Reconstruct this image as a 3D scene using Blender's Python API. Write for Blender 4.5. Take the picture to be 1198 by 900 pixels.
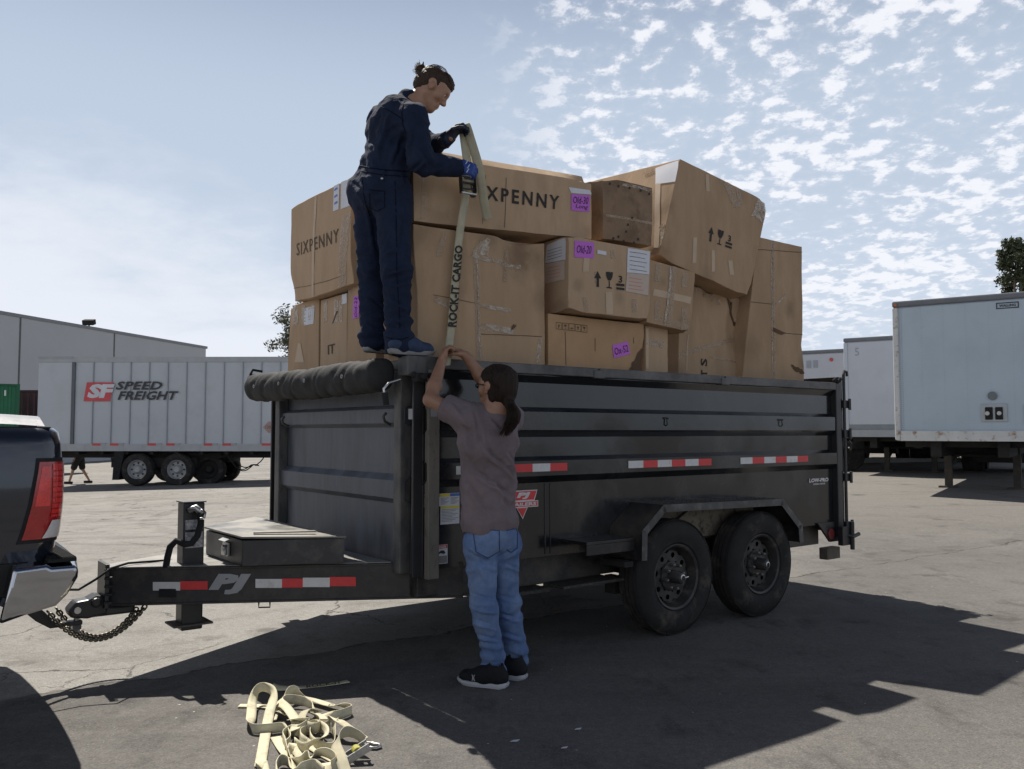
import bpy, bmesh, math, random
import numpy as np
from mathutils import Vector, Matrix, noise as mnoise
random.seed(7)
for o in list(bpy.data.objects): bpy.data.objects.remove(o)
S = bpy.context.scene
COL = S.collection
# ------------------------------------------------------------------ camera
F, CX, CY, H = 1000., 599., 450., 1.38
PITCH = math.atan(.055)
cam = bpy.data.cameras.new('camera'); co = bpy.data.objects.new('camera', cam); COL.objects.link(co)
co.location = (0, 0, H); co.rotation_euler = (math.pi/2+PITCH, 0, 0)
cam.sensor_width = 36; cam.lens = 36*F/1198; cam.clip_end = 3000; cam.clip_start = .05
S.camera = co
# ------------------------------------------------------------------ sun and sky
SUN_EL = math.radians(57.0); SUN_AZ = math.atan2(-.51, .86)      # azimuth from +Y towards +X
sd = Vector((math.sin(SUN_AZ)*math.cos(SUN_EL), math.cos(SUN_AZ)*math.cos(SUN_EL), math.sin(SUN_EL)))
sl = bpy.data.lights.new('sun', 'SUN'); so = bpy.data.objects.new('sun', sl); COL.objects.link(so)
sl.energy = 5.0; sl.angle = math.radians(.55); sl.color = (1, .94, .84)
so.rotation_euler = (-sd).to_track_quat('-Z', 'Y').to_euler(); so.location = (0, 0, 30)
W = bpy.data.worlds.new('World'); S.world = W; W.use_nodes = True
wn, wl = W.node_tree.nodes, W.node_tree.links
for n in list(wn): wn.remove(n)
def N_(t, **k):
    n = wn.new(t)
    for a, b in k.items(): setattr(n, a, b)
    return n
def M_(op, a, b=None, c=None, clamp=False):
    n = wn.new('ShaderNodeMath'); n.operation = op; n.use_clamp = clamp
    for i, v in enumerate((a, b, c)):
        if v is None: continue
        if isinstance(v, (int, float)): n.inputs[i].default_value = v
        else: wl.new(v, n.inputs[i])
    return n.outputs[0]
def step_(v, a, b):
    n = wn.new('ShaderNodeMapRange'); n.interpolation_type = 'SMOOTHSTEP'; wl.new(v, n.inputs[0])
    n.inputs[1].default_value = a; n.inputs[2].default_value = b
    return n.outputs[0]
sky = N_('ShaderNodeTexSky', sky_type='NISHITA', sun_disc=False, sun_elevation=SUN_EL, sun_rotation=SUN_AZ,
         air_density=.75, dust_density=.6, ozone_density=1.2, altitude=0)
tc = N_('ShaderNodeTexCoord'); sep = N_('ShaderNodeSeparateXYZ'); wl.new(tc.outputs['Generated'], sep.inputs[0])
X_, Y_, Z_ = sep.outputs
zz = M_('ADD', M_('MAXIMUM', Z_, 0), .20)
px_ = M_('DIVIDE', X_, zz); py_ = M_('DIVIDE', Y_, zz)
def noise_(sx, sy, scale, det, rough, off=0, dist=0.):
    cb = N_('ShaderNodeCombineXYZ'); wl.new(M_('MULTIPLY', px_, sx), cb.inputs[0]); wl.new(M_('MULTIPLY', py_, sy), cb.inputs[1]); cb.inputs[2].default_value = off
    n = N_('ShaderNodeTexNoise'); n.inputs['Scale'].default_value = scale; n.inputs['Detail'].default_value = det
    n.inputs['Roughness'].default_value = rough; n.inputs['Distortion'].default_value = dist; wl.new(cb.outputs[0], n.inputs['Vector'])
    return n.outputs['Fac']
az = M_('ARCTAN2', X_, Y_)                                           # 0 ahead, + to the right
el = M_('ARCSINE', Z_)
# small puffs (altocumulus), denser to the right
cell = noise_(1, .90, 19, 6, .60, 3.1, .1); big = noise_(1, .8, 2.2, 3, .5, 8.2)
reg = M_('MULTIPLY', M_('MULTIPLY', step_(az, -.06, .12), step_(el, .02, .16)), M_('SUBTRACT', 1.0, step_(el, .55, .8)))
th = M_('ADD', cell, M_('MULTIPLY', M_('SUBTRACT', big, .5), .45))
puffs = M_('MULTIPLY', M_('MULTIPLY', step_(th, .485, .635), reg), .92)
veil_r = M_('MULTIPLY', M_('MULTIPLY', step_(th, .40, .66), reg), .25)
# a soft cloud bank low on the left and thin wisps above it
edge = M_('ADD', M_('MULTIPLY', M_('SUBTRACT', noise_(1, 1, 2.1, 6, .6, 1.7), .5), .34), M_('ADD', el, M_('MULTIPLY', az, .20)))
bank = M_('MULTIPLY', M_('SUBTRACT', 1.0, step_(edge, .04, .20)), M_('SUBTRACT', 1.0, step_(az, -.22, .04)))
wisp = M_('MULTIPLY', M_('MULTIPLY', step_(noise_(.7, 1.6, 3.2, 6, .62, 5.5), .54, .74), M_('SUBTRACT', 1.0, step_(el, .20, .28))), M_('SUBTRACT', 1.0, step_(az, -.05, .1)))
lowhaze = M_('MULTIPLY', M_('SUBTRACT', 1.0, step_(el, -.02, .36)), .55)
cl = M_('MAXIMUM', M_('MAXIMUM', puffs, veil_r), M_('MAXIMUM', M_('MULTIPLY', bank, .62), M_('MULTIPLY', wisp, .55)))
def mixc(f, a, b, cb=None):
    n = wn.new('ShaderNodeMix'); n.data_type = 'RGBA'; wl.new(f, n.inputs[0]) if not isinstance(f, float) else setattr(n.inputs[0], 'default_value', f)
    wl.new(a, n.inputs[6])
    if cb: n.inputs[7].default_value = cb
    else: wl.new(b, n.inputs[7])
    return n.outputs[2]
sunny = M_('ADD', .72, M_('MULTIPLY', step_(Y_, -.45, .35), .28))            # haze glows towards the sun, less behind the camera
veil = M_('MULTIPLY', M_('MULTIPLY', M_('SUBTRACT', 1.0, step_(el, .33, .66)), .82), sunny)
deep = M_('SUBTRACT', 1.0, M_('MULTIPLY', step_(el, .50, 1.0), .55))      # clear deep blue overhead
zen = wn.new('ShaderNodeVectorMath'); zen.operation = 'SCALE'; wl.new(sky.outputs[0], zen.inputs[0]); wl.new(deep, zen.inputs['Scale'])
skyc = mixc(veil, zen.outputs[0], None, (7.7, 8.9, 10.6, 1))
lowhaze = M_('MULTIPLY', lowhaze, sunny)
skyc = mixc(lowhaze, skyc, None, (9.6, 10.5, 11.8, 1))
skyc = mixc(cl, skyc, None, (12.0, 12.2, 12.9, 1))
bg = N_('ShaderNodeBackground'); bg.inputs[1].default_value = .055; wl.new(skyc, bg.inputs[0])
wo = N_('ShaderNodeOutputWorld'); wl.new(bg.outputs[0], wo.inputs[0])
S.view_settings.view_transform = 'Standard'; S.view_settings.look = 'None'; S.view_settings.exposure = 0.50; S.view_settings.gamma = 1
S.view_settings.use_curve_mapping = False
# ------------------------------------------------------------------ frames: camera rays and the trailer's own axes
cp, sp = math.cos(PITCH), math.sin(PITCH)
TH = math.atan2(1301, 1000); UU = (math.sin(TH), math.cos(TH)); VV = (-UU[1], UU[0]); OO = (-.551, 4.917); RZ = math.atan2(UU[1], UU[0])
def ray(x, y):
    a = (x-CX)/F; b = (CY-y)/F
    return (a, cp-b*sp, sp+b*cp)
def at(x, y, Y):
    d = ray(x, y); t = Y/d[1]; return Vector((d[0]*t, Y, H+d[2]*t))
def pg(x, y, z=0):
    d = ray(x, y); t = (z-H)/d[2]; return Vector((d[0]*t, d[1]*t, z))
def proj(p):
    c = p[1]*cp+(p[2]-H)*sp; up = -p[1]*sp+(p[2]-H)*cp
    return CX+F*p[0]/c, CY-F*up/c
def w2t(p): return Vector(((p[0]-OO[0])*UU[0]+(p[1]-OO[1])*UU[1], (p[0]-OO[0])*VV[0]+(p[1]-OO[1])*VV[1], p[2]))
def t2w(p): return Vector((OO[0]+p[0]*UU[0]+p[1]*VV[0], OO[1]+p[0]*UU[1]+p[1]*VV[1], p[2]))
def pv(x, y, v):
    d = ray(x, y); n = d[0]*VV[0]+d[1]*VV[1]; t = (v+OO[0]*VV[0]+OO[1]*VV[1])/n
    return w2t((d[0]*t, d[1]*t, H+d[2]*t))
def pu(x, y, u):
    d = ray(x, y); n = d[0]*UU[0]+d[1]*UU[1]; t = (u+OO[0]*UU[0]+OO[1]*UU[1])/n
    return w2t((d[0]*t, d[1]*t, H+d[2]*t))
# ------------------------------------------------------------------ materials
MATS = {}
def mat(name, col, rough=.5, metal=0., var=.12, vs=4., col2=None, cs=3., cthr=(.45, .6), bump=0., bs=60., spec=.5, coat=0., rvar=.0,
        emit=None, trans=0., alpha=None, stretch=(1, 1, 1), bdist=.01, c2rough=None):
    """principled surface: base colour varied by noise, a second colour (dust, wear) in patches, noise bump"""
    if name in MATS: return MATS[name]
    m = bpy.data.materials.new(name); m.use_nodes = True; nt = m.node_tree; n = nt.nodes; l = nt.links
    b = n['Principled BSDF']; MATS[name] = m
    b.inputs['Roughness'].default_value = rough; b.inputs['Metallic'].default_value = metal
    b.inputs['Specular IOR Level'].default_value = spec; b.inputs['Coat Weight'].default_value = coat; b.inputs['Coat Roughness'].default_value = .06
    if trans: b.inputs['Transmission Weight'].default_value = trans
    tc = n.new('ShaderNodeTexCoord'); mp = n.new('ShaderNodeMapping'); mp.inputs['Scale'].default_value = stretch; l.new(tc.outputs['Object'], mp.inputs[0])
    def nz(scale, det=5, r=.6, raw=False):
        t = n.new('ShaderNodeTexNoise'); t.inputs['Scale'].default_value = scale; t.inputs['Detail'].default_value = det; t.inputs['Roughness'].default_value = r
        l.new(tc.outputs['Object'] if raw else mp.outputs[0], t.inputs['Vector']); return t.outputs['Fac']
    def mr(v, a, bb, c, d):
        t = n.new('ShaderNodeMapRange'); l.new(v, t.inputs[0])
        for i, x in enumerate((a, bb, c, d)): t.inputs[i+1].default_value = x
        return t.outputs[0]
    base = n.new('ShaderNodeMix'); base.data_type = 'RGBA'; base.blend_type = 'MULTIPLY'; base.inputs[0].default_value = 1
    base.inputs[6].default_value = (*col, 1)
    g = n.new('ShaderNodeCombineColor'); v = mr(nz(vs), .25, .75, 1-var, 1+var)
    for i in range(3): l.new(v, g.inputs[i])
    l.new(g.outputs[0], base.inputs[7]); out = base.outputs[2]
    if col2:
        mx = n.new('ShaderNodeMix'); mx.data_type = 'RGBA'; msk = mr(nz(cs, 8, .68), cthr[0], cthr[1], 0, 1)
        l.new(msk, mx.inputs[0]); l.new(out, mx.inputs[6]); mx.inputs[7].default_value = (*col2, 1); out = mx.outputs[2]
        if c2rough is not None: l.new(mr(msk, 0, 1, rough, c2rough), b.inputs['Roughness'])
    if rvar: l.new(mr(nz(vs*2.3), .3, .7, max(.02, rough-rvar), min(1, rough+rvar)), b.inputs['Roughness'])
    l.new(out, b.inputs['Base Color'])
    if bump:
        bp = n.new('ShaderNodeBump'); bp.inputs['Strength'].default_value = bump; bp.inputs['Distance'].default_value = bdist
        l.new(nz(bs, 4, .6), bp.inputs['Height']); l.new(bp.outputs[0], b.inputs['Normal'])
    if alpha: l.new(mr(nz(alpha[2], 4, .6), .38, .62, alpha[0], alpha[1]), b.inputs['Alpha'])
    if emit: b.inputs['Emission Color'].default_value = (*emit[:3], 1); b.inputs['Emission Strength'].default_value = emit[3]
    return m
M = dict(
 paint=mat('black_trailer_paint', (.010, .011, .013), .17, var=.3, vs=3, col2=(.075, .073, .071), cs=1.3, cthr=(.46, .84), c2rough=.42, coat=.3, bump=.10, bs=5, stretch=(1, 1, .7), bdist=.02),
 paintlow=mat('black_paint_dusty', (.014, .014, .016), .35, var=.3, vs=3, col2=(.13, .115, .095), cs=2.2, cthr=(.44, .72), c2rough=.8, bump=.1, bs=8),
 front=mat('bulkhead_paint', (.055, .064, .082), .4, var=.35, vs=7, col2=(.15, .16, .18), cs=3.0, cthr=(.4, .72), c2rough=.8, bump=.12, bs=10, stretch=(1, 2.2, .35)),
 mud=mat('mud_spattered_paint', (.024, .023, .022), .6, var=.3, vs=20, col2=(.11, .097, .08), cs=60, cthr=(.50, .66), c2rough=.9, bump=.2, bs=40),
 mudplate=mat('mud_caked_steel', (.20, .17, .13), .85, var=.25, vs=5, col2=(.04, .035, .03), cs=18, cthr=(.5, .66)),
 black=mat('black_steel', (.02, .02, .022), .4, var=.2),
 dull=mat('dull_black', (.024, .024, .026), .85, spec=.2, var=.3, vs=12),
 under=mat('underbody_black', (.02, .019, .018), .9, var=.3),
 rubber=mat('tyre_rubber', (.026, .025, .025), .85, spec=.25, var=.25, vs=9, col2=(.11, .095, .08), cs=5, cthr=(.52, .75), bump=.15, bs=30),
 rim=mat('black_rim', (.035, .034, .033), .5, var=.3, vs=14, col2=(.13, .115, .10), cs=10, cthr=(.5, .75), c2rough=.8),
 steel=mat('bare_steel', (.45, .45, .45), .35, 1, var=.2, vs=20),
 zinc=mat('zinc_chain', (.24, .21, .16), .42, 1, var=.3, vs=60),
 chrome=mat('bumper_chrome', (.42, .43, .46), .04, 1, var=.05, bump=.02, bs=3),
 red=mat('reflective_red', (.62, .035, .04), .35, var=.1, vs=30), white=mat('reflective_white', (.62, .62, .62), .35, var=.08, vs=30, col2=(.36, .33, .29), cs=9, cthr=(.55, .8)),
 silver=mat('silver_vinyl', (.30, .31, .33), .45, var=.1), card=mat('cardboard', (.41, .285, .180), .82, var=.13, vs=2.6, col2=(.325, .222, .138), cs=2.1, cthr=(.46, .72), bump=.10, bs=3.2, bdist=.05, spec=.25, stretch=(1.7,1.7,.5)),
 card2=mat('cardboard_pale', (.45, .32, .21), .8, var=.12, vs=2.2, col2=(.365, .256, .165), cs=2.6, cthr=(.5, .75), bump=.10, bs=4, bdist=.05, spec=.25, stretch=(1.7,1.7,.5)),
 card3=mat('cardboard_dark', (.25, .172, .112), .85, var=.2, vs=4, col2=(.125, .082, .052), cs=4.5, cthr=(.5, .72), bump=.14, bs=5, bdist=.05, spec=.25),
 card4=mat('cardboard_orange', (.44, .285, .162), .8, var=.12, vs=2, col2=(.35, .225, .13), cs=2.4, cthr=(.48, .74), bump=.08, bs=4, bdist=.05, spec=.25),
 ink=mat('print_ink', (.025, .022, .02), .8), soft=mat('faded_ink', (.10, .07, .045), .8),
 tape=mat('clear_packing_tape', (.47, .35, .24), .12, alpha=(.35,.75,14), var=.18, vs=30, col2=(.40, .27, .165), cs=14, cthr=(.42, .62), bump=.5, bs=50),
 tapew=mat('cloudy_tape', (.55, .48, .40), .12, alpha=(.2,.85,30), var=.2, vs=26, col2=(.38, .27, .17), cs=13, cthr=(.46, .62), bump=.7, bs=45),
 kraft=mat('kraft_tape', (.49, .36, .24), .55, var=.1, vs=12), paper=mat('white_paper', (.62, .63, .68), .6, var=.05, vs=12), paper2=mat('pinkish_paper', (.50, .41, .35), .7, var=.08),
 pink=mat('magenta_sticker', (.50, .13, .60), .6, var=.05), seam=mat('seam_gap', (.05, .032, .02), .9), torn=mat('torn_inner_cardboard', (.12, .07, .04), .95, bump=.4, bs=90),
 yellow=mat('sticker_yellow', (.7, .6, .05), .5), orange=mat('sticker_orange', (.65, .16, .05), .5), blue=mat('sticker_blue', (.06, .15, .5), .5),
 tarp=mat('tarp_mesh', (.03, .03, .031), .8, spec=.25, var=.3, vs=10, bump=.5, bs=220, bdist=.004),
 web=mat('strap_webbing', (.58, .54, .39), .85, var=.2, vs=12, col2=(.38, .35, .26), cs=9, cthr=(.52,.72), bump=.5, bs=500, bdist=.002), webs=mat('strap_webbing_worn', (.43, .40, .29), .85, var=.15, vs=14, bump=.5, bs=500, bdist=.002),
)
def stained(m, stains, name):
    """copy of a material with dirt blotches: stains = [(centre, radius, strength, colour)] in object space"""
    m = m.copy(); m.name = name; nt = m.node_tree; n = nt.nodes; l = nt.links; b = n['Principled BSDF']; src = b.inputs['Base Color'].links[0].from_socket; tc = n.new('ShaderNodeTexCoord')
    nz = n.new('ShaderNodeTexNoise'); nz.inputs['Scale'].default_value = 5; nz.inputs['Detail'].default_value = 7; nz.inputs['Roughness'].default_value = .7; l.new(tc.outputs['Object'], nz.inputs['Vector'])
    for c, r, k, colr in stains:
        d = n.new('ShaderNodeVectorMath'); d.operation = 'DISTANCE'; l.new(tc.outputs['Object'], d.inputs[0]); d.inputs[1].default_value = tuple(c)
        f = n.new('ShaderNodeMath'); f.operation = 'MULTIPLY_ADD'; l.new(nz.outputs['Fac'], f.inputs[0]); f.inputs[1].default_value = -r*2.2; l.new(d.outputs['Value'], f.inputs[2])
        g = n.new('ShaderNodeMapRange'); g.interpolation_type = 'SMOOTHSTEP'; l.new(f.outputs[0], g.inputs[0]); g.inputs[1].default_value = r*.1; g.inputs[2].default_value = -r*1.0; g.inputs[3].default_value = 0; g.inputs[4].default_value = k
        x = n.new('ShaderNodeMix'); x.data_type = 'RGBA'; l.new(g.outputs[0], x.inputs[0]); l.new(src, x.inputs[6]); x.inputs[7].default_value = (*colr, 1); src = x.outputs[2]
    l.new(src, b.inputs['Base Color']); return m
# ------------------------------------------------------------------ mesh building
def fin(name, me, m=None, parent=None, loc=None, bevel=0, smooth=None, seg=2):
    o = bpy.data.objects.new(name, me); COL.objects.link(o)
    if m is not None:
        for x in (m if isinstance(m, (list, tuple)) else [m]): me.materials.append(M[x] if isinstance(x, str) else x)
    if parent is not None: o.parent = parent
    if loc is not None: o.location = loc
    if smooth is not None:
        me.polygons.foreach_set('use_smooth', [True]*len(me.polygons)); 
        if smooth < 179: me.set_sharp_from_angle(angle=math.radians(smooth))
    if bevel:
        b = o.modifiers.new('bevel', 'BEVEL'); b.width = bevel; b.segments = seg; b.limit_method = 'ANGLE'; b.angle_limit = math.radians(40); b.harden_normals = False
    return o
class MB:
    def __init__(s): s.v = []; s.f = []; s.mi = []; s.m = 0
    def add(s, vs, fs, m=None):
        k = len(s.v); s.v += [tuple(x) for x in vs]; s.f += [tuple(k+i for i in f) for f in fs]; s.mi += [s.m if m is None else m]*len(fs)
    def hexa(s, c8):   # bottom 4 then top 4, ccw
        s.add(c8, [(3,2,1,0),(4,5,6,7),(0,1,5,4),(1,2,6,5),(2,3,7,6),(3,0,4,7)])
    def box(s, x0, x1, y0, y1, z0, z1):
        s.hexa([(x0,y0,z0),(x1,y0,z0),(x1,y1,z0),(x0,y1,z0),(x0,y0,z1),(x1,y0,z1),(x1,y1,z1),(x0,y1,z1)])
    def beam(s, a, b, w, h, up=(0,0,1)):   # rectangular bar from a to b, w sideways, h along up
        a = Vector(a); b = Vector(b); d = (b-a).normalized(); u = Vector(up); r = d.cross(u).normalized(); u = r.cross(d).normalized()
        c = []
        for p in (a, b): c.append([p-r*w/2-u*h/2, p+r*w/2-u*h/2, p+r*w/2+u*h/2, p-r*w/2+u*h/2])
        vs = c[0]+c[1]; s.add(vs, [(0,1,2,3),(7,6,5,4),(0,4,5,1),(1,5,6,2),(2,6,7,3),(3,7,4,0)])
    def tube(s, pts, r, n=8, cap=True, closed=False):
        pts = [Vector(p) for p in pts]; m = len(pts); rs = r if isinstance(r, (list, tuple)) else [r]*m; ring = []; pr = None; k = len(s.v)
        for i, p in enumerate(pts):
            if closed: d = (pts[(i+1)%m]-pts[i-1])
            else: d = (pts[min(i+1, m-1)]-pts[max(i-1, 0)])
            d = d.normalized() if d.length > 1e-9 else Vector((0,0,1))
            if pr is None:
                pr = d.cross(Vector((0,0,1))); pr = pr.normalized() if pr.length > .05 else d.cross(Vector((1,0,0))).normalized()
            else: pr = (pr-d*pr.dot(d)).normalized()
            q = d.cross(pr)
            for j in range(n):
                a = 2*math.pi*j/n; s.v.append(tuple(p+(pr*math.cos(a)+q*math.sin(a))*rs[i]))
        mm = m if closed else m-1
        for i in range(mm):
            for j in range(n):
                a = k+i*n; b = k+((i+1)%m)*n; s.f.append((a+j, a+(j+1)%n, b+(j+1)%n, b+j)); s.mi.append(s.m)
        if cap and not closed:
            s.f.append(tuple(k+j for j in reversed(range(n)))); s.mi.append(s.m); s.f.append(tuple(k+(m-1)*n+j for j in range(n))); s.mi.append(s.m)
    def cyl(s, a, b, r, n=16, r2=None): s.tube([a, b], [r, r if r2 is None else r2], n)
    def lathe(s, prof, c, ax=(0,1,0), n=48, closed=False):   # prof (radius, along axis)
        c = Vector(c); ax = Vector(ax).normalized(); e = Vector((0,0,1)) if abs(ax.z) < .9 else Vector((1,0,0)); p = ax.cross(e).normalized(); q = ax.cross(p)
        k = len(s.v); m = len(prof)
        for r, h in prof:
            for j in range(n):
                a = 2*math.pi*j/n; s.v.append(tuple(c+ax*h+(p*math.cos(a)+q*math.sin(a))*r))
        for i in range(m if closed else m-1):
            for j in range(n):
                a = k+i*n; b = k+((i+1)%m)*n; s.f.append((a+j, a+(j+1)%n, b+(j+1)%n, b+j)); s.mi.append(s.m)
    def prism(s, poly, fn, d0, d1):     # poly 2D, fn(x, y, d) -> 3D
        n = len(poly); s.add([fn(x, y, d0) for x, y in poly]+[fn(x, y, d1) for x, y in poly],
            [tuple(range(n))[::-1], tuple(range(n, 2*n))]+[(i, (i+1)%n, n+(i+1)%n, n+i) for i in range(n)])
    def ball(s, c, r, n=10, sc=(1,1,1)):
        c = Vector(c); k = len(s.v); R = n//2
        for i in range(R+1):
            t = math.pi*i/R
            for j in range(n):
                a = 2*math.pi*j/n; s.v.append((c.x+r*sc[0]*math.sin(t)*math.cos(a), c.y+r*sc[1]*math.sin(t)*math.sin(a), c.z+r*sc[2]*math.cos(t)))
        for i in range(R):
            for j in range(n): s.f.append((k+i*n+j, k+(i+1)*n+j, k+(i+1)*n+(j+1)%n, k+i*n+(j+1)%n)); s.mi.append(s.m)
    def build(s, name, m, parent=None, loc=None, bevel=0, smooth=None, fix=True, merge=False, seg=2):
        me = bpy.data.meshes.new(name); me.from_pydata(s.v, [], s.f); me.polygons.foreach_set('material_index', s.mi)
        bm = bmesh.new(); bm.from_mesh(me)
        if merge: bmesh.ops.remove_doubles(bm, verts=bm.verts, dist=1e-5)
        if fix: bmesh.ops.recalc_face_normals(bm, faces=bm.faces)
        bm.to_mesh(me); bm.free(); me.update()
        return fin(name, me, m, parent, loc, bevel, smooth, seg)
def thing(name, label, cat, loc=(0,0,0), rz=0, group=None):
    o = bpy.data.objects.new(name, None); COL.objects.link(o); o.location = loc; o.rotation_euler = (0, 0, rz); o.empty_display_size = .2
    tag(o, label, cat, group); return o
def tag(o, label=None, cat=None, group=None, kind=None):
    for k, v in (('label', label), ('category', cat), ('group', group), ('kind', kind)):
        if v: o[k] = v
    return o
_tc = {}
def text_geo(s, space=1., shear=0., bold=0., align='CENTER', res=2):
    """outline text as a flat mesh scaled to the unit square: (verts2d 0..1, faces, aspect)"""
    key = (s, space, shear, bold, res)
    if key in _tc: return _tc[key]
    c = bpy.data.curves.new('t', 'FONT'); c.body = s; c.size = 1; c.space_character = space; c.shear = shear; c.offset = bold; c.resolution_u = res; c.align_x = align
    o = bpy.data.objects.new('t', c); COL.objects.link(o); bpy.context.view_layer.update()
    me = bpy.data.meshes.new_from_object(o.evaluated_get(bpy.context.evaluated_depsgraph_get()))
    vs = [(v.co.x, v.co.y) for v in me.vertices]; fs = [tuple(p.vertices) for p in me.polygons]
    bpy.data.objects.remove(o); bpy.data.curves.remove(c); bpy.data.meshes.remove(me)
    xs = [v[0] for v in vs]; ys = [v[1] for v in vs]; x0, x1, y0, y1 = min(xs), max(xs), min(ys), max(ys)
    r = ([((x-x0)/(x1-x0), (y-y0)/(y1-y0)) for x, y in vs], fs, (x1-x0)/(y1-y0)); _tc[key] = r; return r
def bil(q, s, t):   # q = BL BR TR TL
    a, b, c, d = [Vector(x) for x in q]; return (a*(1-s)+b*s)*(1-t)+(d*(1-s)+c*s)*t
def put_text(mb, s, q, **k):
    vs, fs, _ = text_geo(s, **k); mb.add([bil(q, x, y) for x, y in vs], fs)
ICONS = dict(
 arrow=[[(.38,0),(.62,0),(.62,.55),(.85,.55),(.5,1),(.15,.55),(.38,.55)]],
 glass=[[(.2,0),(.8,0),(.8,.06),(.55,.08),(.55,.45),(.45,.45),(.45,.08),(.2,.06)], [(.12,1),(.16,.72),(.34,.48),(.66,.48),(.84,.72),(.88,1),(.62,1),(.5,.8),(.56,1)]],
 bars=[[(.05,0),(.95,0),(.95,.13),(.05,.13)], [(.05,.22),(.95,.22),(.95,.36),(.05,.36)]],
 frame=[[(0,0),(1,0),(1,.06),(0,.06)], [(0,.94),(1,.94),(1,1),(0,1)], [(0,.06),(.05,.06),(.05,.94),(0,.94)], [(.95,.06),(1,.06),(1,.94),(.95,.94)]],
)
# ================================================================== SETTING
def sst(x, a, b):
    t = max(0, min(1, (x-a)/(b-a))); return t*t*(3-2*t)
def gz(x, y):
    w = sst(y, 9.5, 16); k = .027 if x < 0 else .0125
    return w*k*max(-40, min(40, x))
def ground_material():
    m = bpy.data.materials.new('yard_paving'); m.use_nodes = True; nt = m.node_tree; n = nt.nodes; l = nt.links; b = n['Principled BSDF']
    tc = n.new('ShaderNodeTexCoord'); sp_ = n.new('ShaderNodeSeparateXYZ'); l.new(tc.outputs['Object'], sp_.inputs[0])
    def nz(scale, det=6, r=.6, st=(1,1,1), dist=0., off=(0,0,0)):
        mp = n.new('ShaderNodeMapping'); mp.inputs['Scale'].default_value = st; mp.inputs['Location'].default_value = off; l.new(tc.outputs['Object'], mp.inputs[0])
        t = n.new('ShaderNodeTexNoise'); t.inputs['Scale'].default_value = scale; t.inputs['Detail'].default_value = det; t.inputs['Roughness'].default_value = r; t.inputs['Distortion'].default_value = dist
        l.new(mp.outputs[0], t.inputs['Vector']); return t.outputs['Fac']
    def ma(op, a, c=None, d=None):
        t = n.new('ShaderNodeMath'); t.operation = op
        for i, v in enumerate((a, c, d)):
            if v is None: continue
            if isinstance(v, (int, float)): t.inputs[i].default_value = v
            else: l.new(v, t.inputs[i])
        return t.outputs[0]
    def mr(v, a, bb, c=0., d=1., sm=False):
        t = n.new('ShaderNodeMapRange'); l.new(v, t.inputs[0])
        if sm: t.interpolation_type = 'SMOOTHSTEP'
        for i, x in enumerate((a, bb, c, d)): t.inputs[i+1].default_value = x
        return t.outputs[0]
    def mix(f, a, c, mode='MIX'):
        t = n.new('ShaderNodeMix'); t.data_type = 'RGBA'; t.blend_type = mode
        if isinstance(f, float): t.inputs[0].default_value = f
        else: l.new(f, t.inputs[0])
        for i, v in ((6, a), (7, c)):
            if isinstance(v, tuple): t.inputs[i].default_value = (*v, 1)
            else: l.new(v, t.inputs[i])
        return t.outputs[2]
    X, Y, Z = sp_.outputs
    # seam between the pale slab (far, left) and the darker asphalt (near, right)
    a = pg(65, 812); c = pg(540, 737); dx, dy = c.x-a.x, c.y-a.y; L = math.hypot(dx, dy); nx, ny = -dy/L, dx/L
    sd_ = ma('ADD', ma('ADD', ma('MULTIPLY', X, nx), ma('MULTIPLY', Y, ny)), -(a.x*nx+a.y*ny))
    sdn = ma('ADD', sd_, ma('MULTIPLY', ma('SUBTRACT', nz(1.6, 5, .6), .5), .42))
    slab = ma('MULTIPLY', mr(sdn, -.015, .03), mr(ma('ADD', X, ma('MULTIPLY', nz(.8, 4, .6), 1.2)), .6, 5.0, 1, 0, True))
    conc = mix(mr(nz(.35, 5, .6), .35, .68), (.255, .246, .234), (.20, .192, .181))
    conc = mix(mr(nz(2.4, 7, .65, dist=.4), .5, .72), conc, (.165, .157, .148))
    asph = mix(mr(nz(.5, 5, .6), .35, .68), (.146, .139, .132), (.108, .103, .099))
    asph = mix(mr(nz(3.4, 7, .7, st=(1, .45, 1)), .54, .74), asph, (.066, .062, .060))
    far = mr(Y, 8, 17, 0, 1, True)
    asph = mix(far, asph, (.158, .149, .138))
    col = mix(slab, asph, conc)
    # worn streaks where trucks turn
    col = mix(ma('MULTIPLY', mr(nz(1.1, 6, .6, st=(.25, 1.6, 1), dist=.6), .52, .70), .35), col, (.07, .067, .065))
    # turning tyre marks
    for cx_, cy_, r_, w_, k_ in ((-3.2, 9.4, 5.05, .16, .30), (-3.2, 9.4, 5.42, .13, .22), (6.5, -3.0, 6.1, .15, .30), (6.5, -3.0, 7.7, .15, .26), (1.5, 17.5, 8.2, .2, .3)):
        dd = ma('SQRT', ma('ADD', ma('POWER', ma('SUBTRACT', X, cx_), 2), ma('POWER', ma('SUBTRACT', Y, cy_), 2)))
        ring = mr(ma('ABSOLUTE', ma('SUBTRACT', dd, r_)), w_*.5, w_, 1, 0, True)
        col = mix(ma('MULTIPLY', ma('MULTIPLY', ring, k_), mr(nz(2.2, 5, .7, off=(1, 8, 0)), .40, .62)), col, (.045, .043, .042))
    # aggregate
    ag = nz(95, 3, .7); ag2 = nz(26, 5, .7)
    g1 = n.new('ShaderNodeCombineColor'); v = ma('MULTIPLY', mr(ag, .3, .7, .68, 1.32), mr(ag2, .3, .7, .82, 1.18))
    for i in range(3): l.new(v, g1.inputs[i])
    col = mix(1.0, col, g1.outputs[0], 'MULTIPLY')
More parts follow.
